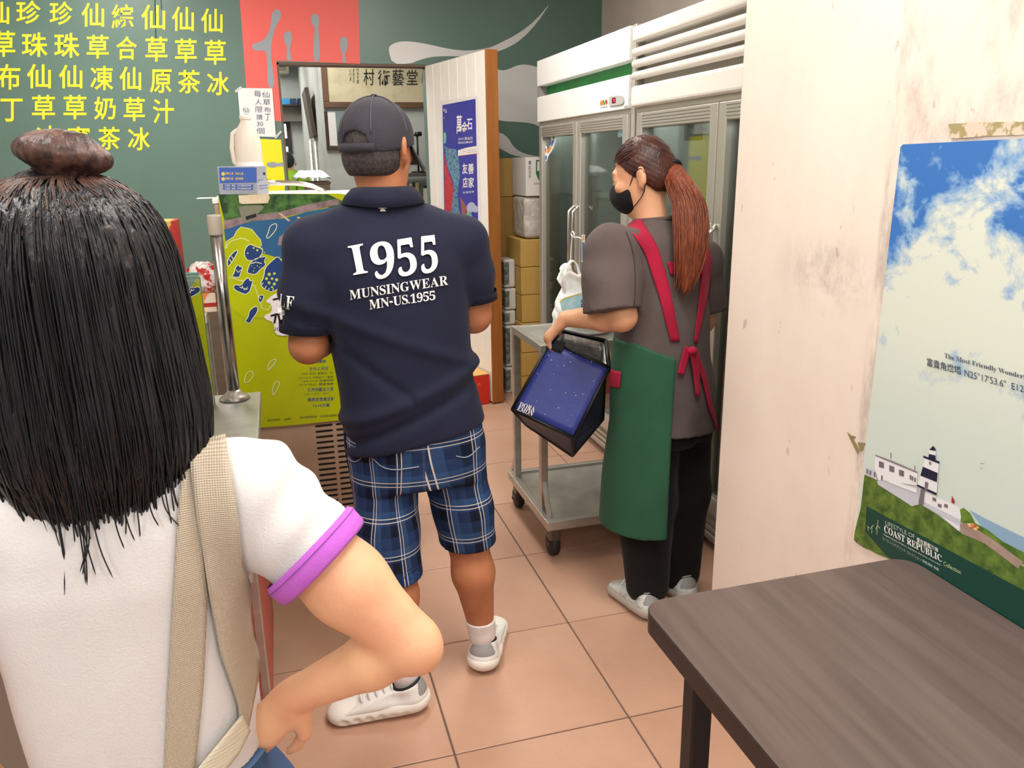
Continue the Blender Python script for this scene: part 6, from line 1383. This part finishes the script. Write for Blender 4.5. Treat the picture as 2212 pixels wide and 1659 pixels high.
# T-shirt
M_tee = fabric('taupe_tee', '#5f5452', .85, '#564b49', (260, .2))
S = SDF((.85, 2.0, .58), (1.52, 2.65, 1.42), .006)
S.loft([(.62, c07.x+.005, c07.y, .205, .152), (.75, c07.x, c07.y, .198, .145), (.88, c09.x, c09.y, .182, .138), (1.02, (c13.x+c09.x)/2, 2.31, .178, .134), (1.15, c13.x, c13.y, .182, .13), (1.22, c13.x, c13.y, .175, .118), (1.275, nb_.x+.005, nb_.y, .13, .1), (1.315, nb_.x, nb_.y, .078, .076), (1.345, nb_.x, nb_.y, .06, .062)], .02, wang, 2.3)
S.cap(nb_-Vector((0, 0, .085))+wl*.06, ls, .07, .07, .03); S.cap(nb_-Vector((0, 0, .085))-wl*.06, rs_, .07, .07, .03)
cfl = ony(1322, 672, 2.19); S.chain([ls, ls*.45+cfl*.55, cfl-(ls-cfl)*.35], [.072, .082, .094], .03, clip=[(cfl, tuple((cfl-ls).normalized()+Vector((.1, 0, 0))))])
cfr = rs_*.2+re*.8; S.chain([rs_, cfr-(rs_-cfr)*.3], [.07, .082], .03, clip=[(cfr, tuple(cfr-rs_))])
S.warp(wrinkle(.009, (13, 13, 9), 12)); S.warp(wrinkle(.004, (30, 30, 22), 14)); S.clip((0, 0, 1.338), (0, 0, 1))
S.clip((1.25, 2.3, .655), (-.12, 0, -1)); S.loft([(.5, c07.x, c07.y, .19, .138), (.70, c07.x, c07.y, .186, .134)], 0, wang, 2.3, sub=True)
S.mesh('t_shirt', M_tee, wk); bvt = S.bvh()
bm = bmesh.new(); btube(bm, [Vector((nb_.x+.0605*cos(a)*1.05, nb_.y+.063*sin(a), 1.334-.006*sin(a-.6))) for a in np.linspace(0, 2*pi, 33)], .007, 8, False); bmput('neck_rib', bm, M_tee, wk, True)
bm = bmesh.new(); btube(bm, [cast(bvt, x, y, .001, 2.2) for x, y in smooth_loop([(1352, 500), (1366, 535), (1372, 580), (1372, 640), (1365, 690)], 2, False)], .0022, 6); bmput('sleeve_seam', bm, mat('tee_seam', '#3f3634', .9), wk, True)
# trousers
M_pant = fabric('black_trousers', '#131214', .85, '#191719')
S = SDF((.93, 2.05, .0), (1.5, 2.6, .98), .0065)
S.loft([(.62, c07.x, c07.y, .175, .125), (.95, c07.x, c07.y, .15, .115)], .02, wang)
S.chain([(1.115, 2.28, .72), (1.112, 2.28, .4), (1.112, 2.25, .1)], [.105, .10, .075], .03); S.chain([(1.26, 2.33, .72), (1.27, 2.33, .4), (1.27, 2.32, .09)], [.105, .10, .075], .03)
S.warp(wrinkle(.006, (16, 16, 5), 20)); S.clip((0, 0, .045), (0, 0, -1)); S.mesh('trousers', M_pant, wk)
# apron: open shell around the front and her left
M_apr = fabric('green_apron', '#2b5a42', .75, '#27523c', (330, .2))
Bk = ony(1461, 900, 2.17); nrm = Vector((.78, -.62, 0))
S = SDF((.9, 2.0, .28), (1.5, 2.6, 1.02), .006)
A_r = [(.30, 1.175, 2.31, .228, .178), (.5, 1.175, 2.305, .222, .172), (.7, c07.x, c07.y, .216, .162), (.85, c09.x, c09.y, .198, .15), (.97, c09.x, c09.y, .187, .143)]
S.loft(A_r, 0, wang); S.warp(wrinkle(.007, (10, 10, 3), 33))
S.clip(Bk, tuple(nrm)); S.clip((1.1, 2.2, .335), (0.02, .0, -1)); S.clip((c09.x-.1, 2.2, .955), (.35, -.1, 1))
S.loft([(r[0]-.02 if i == 0 else r[0]+(.05 if i == 4 else 0), r[1], r[2], r[3]-.0075, r[4]-.0075) for i, r in enumerate(A_r)], 0, wang, sub=True) if False else None
S2 = SDF((.9, 2.0, .28), (1.5, 2.6, 1.02), .006); S2.loft([(r[0] if i else r[0]-.1, r[1], r[2], r[3]-.014, r[4]-.014) for i, r in enumerate(A_r)]+[(1.1, c09.x, c09.y, .172, .129)], 0, wang); S2.warp(wrinkle(.007, (10, 10, 3), 33)); S.f = np.maximum(S.f, -S2.f)
S.mesh('apron_skirt', M_apr, wk, 0); bva = S.bvh()
# red straps, cross piece, loop and ties
M_strap = fabric('crimson_strap', '#a8173a', .7, '#9c1435', (300, .25))
ribbon('apron_strap', [(1350, 484), (1392, 545), (1424, 640), (1448, 737)], [(1384, 474), (1420, 532), (1446, 622), (1468, 737)], bvt, M_strap, wk, .005)
ribbon('apron_strap', [(1512, 500), (1517, 560), (1513, 605), (1498, 737)], [(1524, 506), (1536, 565), (1534, 615), (1504, 742)], bvt, M_strap, wk, .005)
ribbon('strap_cross_piece', [(1440, 566), (1480, 568), (1520, 566)], [(1447, 594), (1480, 594), (1516, 592)], bvt, M_strap, wk, .006)
ribbon('apron_loop', [(1314, 797), (1343, 803)], [(1312, 834), (1340, 838)], bva, M_strap, wk, .006, nl=8)
ribbon('tie_ribbon', [(1476, 748), (1468, 775), (1461, 806)], [(1492, 752), (1481, 780), (1474, 810)], bvt, M_strap, wk, .012, nl=14)
ribbon('tie_ribbon', [(1484, 752), (1492, 800), (1498, 852)], [(1498, 752), (1506, 800), (1507, 858)], bvt, M_strap, wk, .016, nl=14)
ribbon('tie_ribbon', [(1490, 756), (1512, 812), (1527, 880), (1552, 943)], [(1503, 756), (1523, 812), (1536, 880), (1555, 941)], bvt, M_strap, wk, .010, nl=22)
bm = bmesh.new(); kp = cast(bvt, 1490, 756, .016, 2.2); bmesh.ops.create_icosphere(bm, subdivisions=3, radius=.013); [setattr(v_, 'co', Vector((v_.co.x*1.3, v_.co.y, v_.co.z))+kp) for v_ in bm.verts]; bmput('tie_knot', bm, M_strap, wk, True)
M_ws = mat('worker_shoe', '#d6dbd8', .45, noise=('#a9b3b2', 30, .45, .6)); M_ws2 = mat('worker_sole', '#b7b3aa', .6)
shoe(wk, (1.105, 2.165, 0), radians(102), .25, M_ws, M_ws2, M_shg, mat('shoe_grey_trim', '#8f9492', .6), False)
shoe(wk, (1.275, 2.225, 0), radians(100), .25, M_ws, M_ws2, M_shg, MATS['shoe_grey_trim'], False)

# ================================================================ BLUE COOLER BAG IN HER HAND
bg = thing('cooler_bag', 'tilted navy blue insulated bag with black piping held by the worker', 'bag', (.9, 2.4, .55))
TL, TR, BR, BL = ony(1190, 737, 2.40), ony(1316, 794, 2.30), ony(1240, 946, 2.27), ony(1107, 884, 2.37)
LL, LR = ony(1137, 917, 2.44), ony(1236, 984, 2.36)
TLb, TRb = ony(1214, 714, 2.52), ony(1309, 736, 2.42); BRb, BLb = ony(1302, 905, 2.42), ony(1180, 880, 2.53)
def bil(a, b, c, d, u, v): return a*(1-u)*(1-v)+b*u*(1-v)+c*u*v+d*(1-u)*v
def panel(name, a, b, c, d, m, parent, bulge=0.0, n=10, thick=.003):
    nrm_ = (b-a).cross(d-a).normalized(); v = []; f = []
    for i in range(n):
        for j in range(n):
            u, w = i/(n-1), j/(n-1); v.append(bil(a, b, c, d, u, w)+nrm_*bulge*sin(pi*u)*sin(pi*w))
    for i in range(n-1):
        for j in range(n-1): f.append((i*n+j, (i+1)*n+j, (i+1)*n+j+1, i*n+j+1))
    o = mesh(name, v, f, m, parent, True); md = o.modifiers.new('t', 'SOLIDIFY'); md.thickness = thick; return o
M_bagb = mat('bag_navy', '#2c3a8a', .4, noise=('#25317a', 5, .35, .7), bump=(14, .25)); M_bagd = mat('bag_darkside', '#14182f', .4, noise=('#20285a', 6, .4, .7), bump=(18, .4)); M_lin = mat('bag_foil_lining', '#9a9996', .35, metal=.6, bump=(30, .5))
panel('front_panel', TL, TR, BR, BL, M_bagb, bg, .004); panel('lower_panel', BL, BR, LR, LL, M_bagd, bg, .004); panel('side_panel', TR, TRb, BRb, BR, M_bagd, bg, .006); panel('side_panel', TLb, TL, BL, BLb, M_bagd, bg, .006)
panel('side_lower_panel', BR, BRb, BRb, LR, M_bagd, bg, 0); panel('back_panel', TRb, TLb, BLb, BRb, M_bagd, bg, .003); panel('base_panel', LL, LR, BRb, BLb, M_bagd, bg, 0)
ins_ = lambda p: p+((TL+TR+BR+BL+TLb+TRb+BRb+BLb)/8-p)*.05
panel('lining', ins_(TLb), ins_(TRb), ins_(BRb), ins_(BLb), M_lin, bg, -.002); panel('lining', ins_(TRb), ins_(TR), ins_(BR), ins_(BRb), M_lin, bg, 0); panel('lining', ins_(TL), ins_(TLb), ins_(BLb), ins_(BL), M_lin, bg, 0); panel('lining', ins_(TR), ins_(TL), ins_(BL), ins_(BR), M_lin, bg, 0)
bm = bmesh.new()
for a, b in ((TL, TR), (TR, BR), (BR, BL), (BL, TL), (TL, TLb), (TR, TRb), (TLb, TRb), (BL, LL), (LL, LR), (LR, BR), (TRb, BRb), (LR, BRb)): btube(bm, [a, (a+b)/2, b], .0065, 8)
bmput('piping', bm, mat('bag_piping', '#0d0d12', .5), bg, True)
PBG = Plane(bil(TL, TR, BR, BL, .5, .5), -(TR-TL).cross(BL-TL))
if PBG.n.dot(CC-PBG.p) < 0: PBG.n = -PBG.n
def cg(l): return [(1000+x/3.687, 650+y/3.687) for x, y in l]
vp = panel('velcro_patch', *[PBG.px(x, y, .009) for x, y in cg([(735, 310), (820, 335), (785, 415), (700, 390)])], mat('velcro_black', '#16141a', .8, bump=(200, .4)), bg, 0, 4)
text('lettering', PBG, serif('DORA'), cg([(445, 838), (565, 885), (582, 848), (460, 803)]), M_shp, bg, .0, .009); text('lettering', PBG, serif('EMON'), cg([(428, 868), (548, 920), (570, 882), (445, 838)]), M_shp, bg, .0, .009)
rs = np.random.RandomState(5)
for k in range(26): x, y = bil(Vector((720, 290)), Vector((1150, 490)), Vector((860, 1060)), Vector((430, 830)), rs.uniform(.05, .95), rs.uniform(.05, .95)); r = rs.uniform(1.5, 4); shape('star_print', PBG, cg([(x+r*cos(i*pi/3), y+r*sin(i*pi/3)) for i in range(6)]), MATS['shirt_print'], bg, .0085)

# ================================================================ WOMAN IN FRONT
fw_ = thing('person', 'woman in front with black hair and bun, white tee with purple cuff, hand on hip', 'person', (-.22, .97, 0))
fc = Vector((-.222, .985, 1.385)); ff_ = Vector((-.12, .99, 0)).normalized()
S = SDF((-.72, .7, .66), (.32, 1.4, 1.56), .006)
Pf = head(S, fc, ff_, (.071, .09, .106))
S.cap((-.222, .985, 1.14), (-.222, .985, 1.31), .052, .05, .03)
S.loft([(.68, -.222, .99, .13, .10), (.78, -.222, .99, .122, .095), (.95, -.222, .985, .12, .09), (1.08, -.222, .985, .14, .09), (1.16, -.222, .985, .135, .08), (1.21, -.222, .985, .06, .055)], .03)
shr = Vector((-.062, .965, 1.128)); elr = ony(886, 1388, .885); wrr = ony(648, 1497, .95)
up_ = shr*.4+elr*.6
S.chain([shr, up_, elr], [.051, .0485, .036], .022); S.ell(elr+Vector((.014, -.006, -.012)), (.022, .024, .022), .025)
fm = elr*.66+wrr*.34; S.cap(elr, fm, .034, .0355, .012); S.cap(fm, wrr, .0355, .0245, .012)
hp = Vector((-.105, 1.085, .765)); hand(S, wrr, Vector((-.075, .02, -.075)), (.5, -.62, .55), (.3, -.5, -.75), .165, .3, .004)
S.chain([(-.385, .965, 1.128), (-.46, .94, .88), (-.40, 1.0, .70)], [.05, .042, .03], .03)
S.mesh('body', M_skin_f, fw_)
# white tee
M_wt = fabric('white_tee', '#dddbdb', .85, '#d6d3d4', (300, .15))
S = SDF((-.62, .78, .74), (.14, 1.25, 1.26), .005)
S.loft([(.70, -.222, .99, .138, .11), (.80, -.222, .99, .137, .11), (.95, -.222, .985, .142, .112), (1.06, -.222, .985, .158, .114), (1.12, -.222, .985, .156, .105), (1.165, -.222, .985, .118, .088), (1.20, -.222, .985, .078, .074), (1.225, -.222, .985, .062, .064)], .02, 0, 2.4)
S.cap((-.13, .975, 1.14), shr, .062, .062, .03); S.cap((-.31, .975, 1.14), (-.385, .965, 1.128), .062, .062, .03)
dir_ = (elr-shr).normalized(); cff = shr+dir_*.098; S.chain([shr, cff+dir_*.05], [.063, .066], .028, clip=[(cff+dir_*.012, tuple(dir_))])
dl_ = (Vector((-.46, .94, .88))-Vector((-.385, .965, 1.128))).normalized(); cfl2 = Vector((-.385, .965, 1.128))+dl_*.1; S.chain([(-.385, .965, 1.128), cfl2+dl_*.05], [.063, .066], .028, clip=[(cfl2+dl_*.012, tuple(dl_))])
S.warp(wrinkle(.0045, (12, 12, 8), 41)); S.warp(lambda X, Y, Z: .0035*np.sin(105*((X+.06)*.8-(Z-1.13)*.2)+5*np.sin(14*Z))*np.clip((X+.075)/.05, 0, 1)*np.clip((.06-X)/.04, .2, 1))
S.clip((0, .985, 1.212), (0, .15, 1)); S.clip((-.2, 0, .785), (-.12, 0, -1))
S.mesh('white_tee', M_wt, fw_); bvw = S.bvh()
M_pur = fabric('purple_cuff', '#bf66cf', .8, '#b85fc8', (340, .2))
for c_, d_ in ((cff, dir_), (cfl2, dl_)):
    x, y, d = frame_of(d_); bm = bmesh.new(); rings = []
    for (h, rr) in ((-.003, .068), (.003, .0715), (.023, .070), (.027, .067), (.023, .060), (.0, .059)): rings.append([bm.verts.new(c_+d*h+(x*cos(2*pi*i/48)+y*sin(2*pi*i/48))*rr) for i in range(48)])
    for j in range(5):
        for i in range(48): bm.faces.new((rings[j][i], rings[j][(i+1) % 48], rings[j+1][(i+1) % 48], rings[j+1][i]))
    bmput('sleeve_cuff', bm, M_pur, fw_, True)
    bm = bmesh.new(); btube(bm, [c_+d*.004+(x*cos(2*pi*i/60)+y*sin(2*pi*i/60))*.0722 for i in range(61)], .0006, 4, False); bmput('cuff_stitch', bm, mat('stitch_purple', '#8f48a0', .8), fw_)
# jeans and waistband
M_jean = fabric('blue_denim', '#45618a', .85, '#395480', (500, .4))
S = SDF((-.45, .8, 0.0), (.05, 1.25, .80), .009)
S.loft([(.55, -.222, 1.0, .165, .125), (.70, -.222, .99, .155, .118), (.775, -.222, .99, .138, .105)], .02); S.chain([(-.13, 1.0, .62), (-.125, 1.0, .06)], [.095, .07], .03); S.chain([(-.30, 1.0, .62), (-.305, 1.0, .06)], [.095, .07], .03); S.clip((0, 0, .02), (0, 0, -1)); S.clip((0, 0, .772), (0, 0, 1)); S.mesh('jeans', M_jean, fw_)
bm = bmesh.new(); btube(bm, [Vector((-.222+.141*cos(a), .99+.108*sin(a), .765)) for a in np.linspace(0, 2*pi, 49)], .009, 8, False, .35); bmput('waistband', bm, fabric('denim_band', '#5d7fa8', .8), fw_, True)
for hx in (-.125, -.305): shoe(fw_, (hx, .93, 0), radians(90), .24, M_shw, M_shs, M_shg, M_shg, False)
# webbing strap of her shoulder bag
def webbing():
    m = mat('beige_webbing', '#b9ab98', .7); nt = m.node_tree; N = nt.nodes; L = nt.links; b = N['Principled BSDF']
    geo = N.new('ShaderNodeTexCoord'); w = N.new('ShaderNodeTexWave'); w.bands_direction = 'Z'; w.inputs['Scale'].default_value = 130; w.inputs['Distortion'].default_value = .4; L.new(geo.outputs['Object'], w.inputs[0])
    w2 = N.new('ShaderNodeTexWave'); w2.bands_direction = 'X'; w2.inputs['Scale'].default_value = 110; L.new(geo.outputs['Object'], w2.inputs[0])
    r = N.new('ShaderNodeMix'); r.data_type = 'RGBA'; L.new(w.outputs['Fac'], r.inputs[0]); r.inputs[6].default_value = lin('#a89a87'); r.inputs[7].default_value = lin('#c9bda9'); L.new(r.outputs[2], b.inputs['Base Color'])
    a = N.new('ShaderNodeMath'); L.new(w.outputs['Fac'], a.inputs[0]); L.new(w2.outputs['Fac'], a.inputs[1]); bp = N.new('ShaderNodeBump'); bp.inputs['Strength'].default_value = .35; bp.inputs['Distance'].default_value = .002; L.new(a.outputs[0], bp.inputs['Height']); L.new(bp.outputs[0], b.inputs['Normal']); return m
M_web = webbing()
sb = thing('shoulder_strap', 'wide beige webbing shoulder strap hanging down the white tee', 'strap', (-.12, .88, .8))
ribbon('strap_band', [(398, 960), (384, 1100), (372, 1300), (362, 1480), (352, 1720)], [(470, 950), (440, 1100), (446, 1300), (438, 1480), (415, 1720)], bvw, M_web, sb, .004, .002, 44)
ribbon('strap_band', [(404, 962), (424, 1110), (443, 1255), (470, 1410), (512, 1530), (508, 1580)], [(488, 948), (512, 1090), (525, 1195), (540, 1300), (553, 1440), (528, 1575)], bvw, M_web, sb, .009, .002, 44)
ribbon('strap_end', [(512, 1540), (480, 1580), (420, 1655), (400, 1700)], [(528, 1575), (505, 1625), (460, 1680), (440, 1730)], bvw, mat('webbing_pale', '#d8d0ba', .7, bump=((20, 20, 500), .4)), sb, .014, .002, 24)
# hair: falling bob with half-up bun
HZ = [(1.12, .088, .075), (1.16, .106, .09), (1.20, .118, .10), (1.25, .122, .106), (1.31, .117, .108), (1.37, .112, .110), (1.42, .107, .108), (1.455, .098, .100), (1.48, .084, .088), (1.50, .064, .068), (1.513, .04, .044), (1.519, .012, .014)]
hz = np.array(HZ); hcx = lambda z: -.222+.0*z
S = SDF((-.42, .78, 1.08), (-.02, 1.22, 1.56), .005)
S.loft([(z, -.222, .975, a, b) for z, a, b in HZ], .01, 0, 2.1); S.warp(lambda X, Y, Z: .0022*np.sin(75*np.arctan2(X+.222, .975-Y)+2*np.sin(14*Z))+.0015*np.sin(31*np.arctan2(X+.222, .975-Y)+1))
S.clip((-.222, 1.045, 1.3), (0, 1, -.25)); S.warp(lambda X, Y, Z: .03*np.clip((1.20-.05*np.cos(23*X)-Z)/.1, 0, 1)*(0.5+0.5*np.sin(46*np.arctan2(X+.222, .975-Y))))
S.mesh('hair', M_hair_b, fw_)
def hr(th, z, jit):   # point on the hair surface, th=0 at the back
    a = np.interp(z, hz[:, 0], hz[:, 1])*jit; b = np.interp(z, hz[:, 0], hz[:, 2])*jit; return Vector((-.222+a*sin(th), .975-b*cos(th), z))
bm = bmesh.new(); rs = np.random.RandomState(11)
for k in range(760):
    th = rs.uniform(-2.15, 2.15); z0 = rs.uniform(1.30, 1.512); ze = 1.135+.055*abs(th)**1.2*.5+rs.normal(0, .024)-.035*(abs(th) < .7); ze = max(1.05, ze); j0 = rs.uniform(1.0, 1.03); n = 12; dth = rs.normal(0, .10); fl_ = rs.normal(0, .010); pts = []; rr = rs.uniform(.0007, .0016)
    for i in range(n):
        t = i/(n-1); z = z0+(ze-z0)*t; p = hr(th+dth*t*t, max(z, 1.12), j0+.012*sin(5*t+k)); p.z = z
        if z < 1.19: o_ = (1.19-z); p += Vector((sin(th), -cos(th), 0))*(-.10*o_+fl_*o_*12)
        pts.append(p)
    btube(bm, pts, [rr*.6]+[rr]*(n-2)+[rr*.15], 4, False)
o = bmput('hair_strands', bm, M_hair_b, fw_, True); o['kind'] = 'stuff'
bm = bmesh.new(); rs = np.random.RandomState(17)
for k in range(26):      # loose wisps on the right shoulder and back
    th = rs.uniform(-.2, 1.5); p = hr(th, 1.17, .98)+Vector((sin(th), -cos(th), 0))*.012; sd = Vector((sin(th+rs.normal(0, .3)), -cos(th)*.3, 0)); L_ = rs.uniform(.03, .09); c_ = rs.uniform(-.6, 1.4); btube(bm, spl([p+Vector((0, 0, .06)), p, p+Vector((0, 0, -L_*.6))+sd*L_*.15*c_, p+Vector((0, 0, -L_*1.0))+sd*L_*.55*c_], 12), [.0008]*11+[.0002], 4, False)
o = bmput('loose_wisps', bm, M_hair_b, fw_, True); o['kind'] = 'stuff'
M_bun = hairmat('bun_hair_lit', '#2a1a17', '#6b4a40', .45, (50, 50, 50))  # brown of lamplit black hair painted into bun and drawn-up strands
bc_ = ony(138, 334, .955)
S = SDF(tuple(bc_-Vector((.09, .09, .06))), tuple(bc_+Vector((.09, .09, .06))), .0035)
S.ell(bc_, (.047, .04, .0195), .01, 0, 0, radians(10)); S.ell(bc_+Vector((-.004, 0, .008)), (.034, .032, .017), .01); S.cap(bc_-Vector((0, 0, .012)), bc_-Vector((.004, 0, .04)), .02, .03, .015)
S.warp(lambda X, Y, Z: .0012*np.sin(150*np.arctan2(X-bc_.x, Y-bc_.y)*.12+260*(Z)+2*np.sin(40*X))); S.mesh('hair_bun', M_bun, fw_)
bm = bmesh.new(); rs = np.random.RandomState(19)
for k in range(150):     # hair drawn up into the bun
    th = rs.uniform(-1.7, 1.7); p = hr(th, rs.uniform(1.455, 1.492), 1.0); q_ = hr(th*.8, 1.505, 1.03); e = bc_+Vector((sin(th)*.024, -cos(th)*.02, -.022)); btube(bm, spl([p, q_, e], 8), .0010, 4, False)
o = bmput('drawn_up_strands', bm, M_bun, fw_, True); o['kind'] = 'stuff'

# ================================================================ PERSON IN GREEN IN THE NEXT ROOM
gp_ = thing('person', 'small distant person in lime green top and dark straps in the next room', 'person', (.1, 9.8, 0))
g = ony(622, 352, 9.8); gx = g.x; sh_z = ony(622, 372, 9.8).z
S = SDF((gx-.35, 9.5, 0), (gx+.35, 10.1, g.z+.2), .013)
head(S, (gx, 9.8, g.z), (-.3, 1, 0)); S.cap((gx, 9.8, sh_z-.05), (gx, 9.8, g.z-.05), .055, .05, .03); S.loft([(.75, gx, 9.8, .14, .1), (1.0, gx, 9.8, .13, .09), (sh_z-.05, gx, 9.8, .15, .09), (sh_z+.02, gx, 9.8, .07, .06)], .03)
for sg in (-1, 1): S.chain([(gx+sg*.17, 9.8, sh_z-.06), (gx+sg*.2, 9.82, sh_z-.33), (gx+sg*.14, 10.0, sh_z-.42)], [.05, .042, .03], .03); S.chain([(gx+sg*.08, 9.8, .8), (gx+sg*.09, 9.8, .42), (gx+sg*.09, 9.8, .05)], [.08, .055, .04], .03)
S.mesh('body', M_skin_w, gp_)
S = SDF((gx-.35, 9.5, .7), (gx+.35, 10.1, sh_z+.1), .012); S.loft([(.78, gx, 9.8, .17, .125), (1.0, gx, 9.8, .16, .12), (sh_z-.06, gx, 9.8, .17, .11), (sh_z, gx, 9.8, .1, .08), (sh_z+.03, gx, 9.8, .07, .065)], .02)
for sg in (-1, 1): S.cap((gx+sg*.15, 9.8, sh_z-.05), (gx+sg*.19, 9.81, sh_z-.22), .068, .065, .03)
S.mesh('green_top', fabric('lime_top', '#8db82a', .8), gp_)
S = SDF((gx-.14, 9.64, g.z-.12), (gx+.14, 9.96, g.z+.16), .01); S.ell((gx, 9.79, g.z+.025), (.086, .105, .1), .01); S.clip((gx, 9.8, g.z-.06), (0, 0, -1)); S.clip((gx, 9.86, g.z), (-.1, 1, -.3)); S.mesh('hair', M_hair_b, gp_)
S = SDF((gx-.3, 9.5, 0), (gx+.3, 10.1, .85), .013)
for sg in (-1, 1): S.chain([(gx+sg*.08, 9.8, .78), (gx+sg*.09, 9.8, .08)], [.105, .075], .03)
S.clip((0, 0, .01), (0, 0, -1)); S.mesh('trousers', M_pant, gp_)
for sg in (-1, 1): bm = bmesh.new(); btube(bm, [Vector((gx+sg*.09, 9.69, sh_z-.02)), Vector((gx+sg*.08, 9.66, sh_z-.12)), Vector((gx+sg*.05, 9.665, sh_z-.35))], .016, 8, True, .4); bmput('strap', bm, M_black, gp_, True)
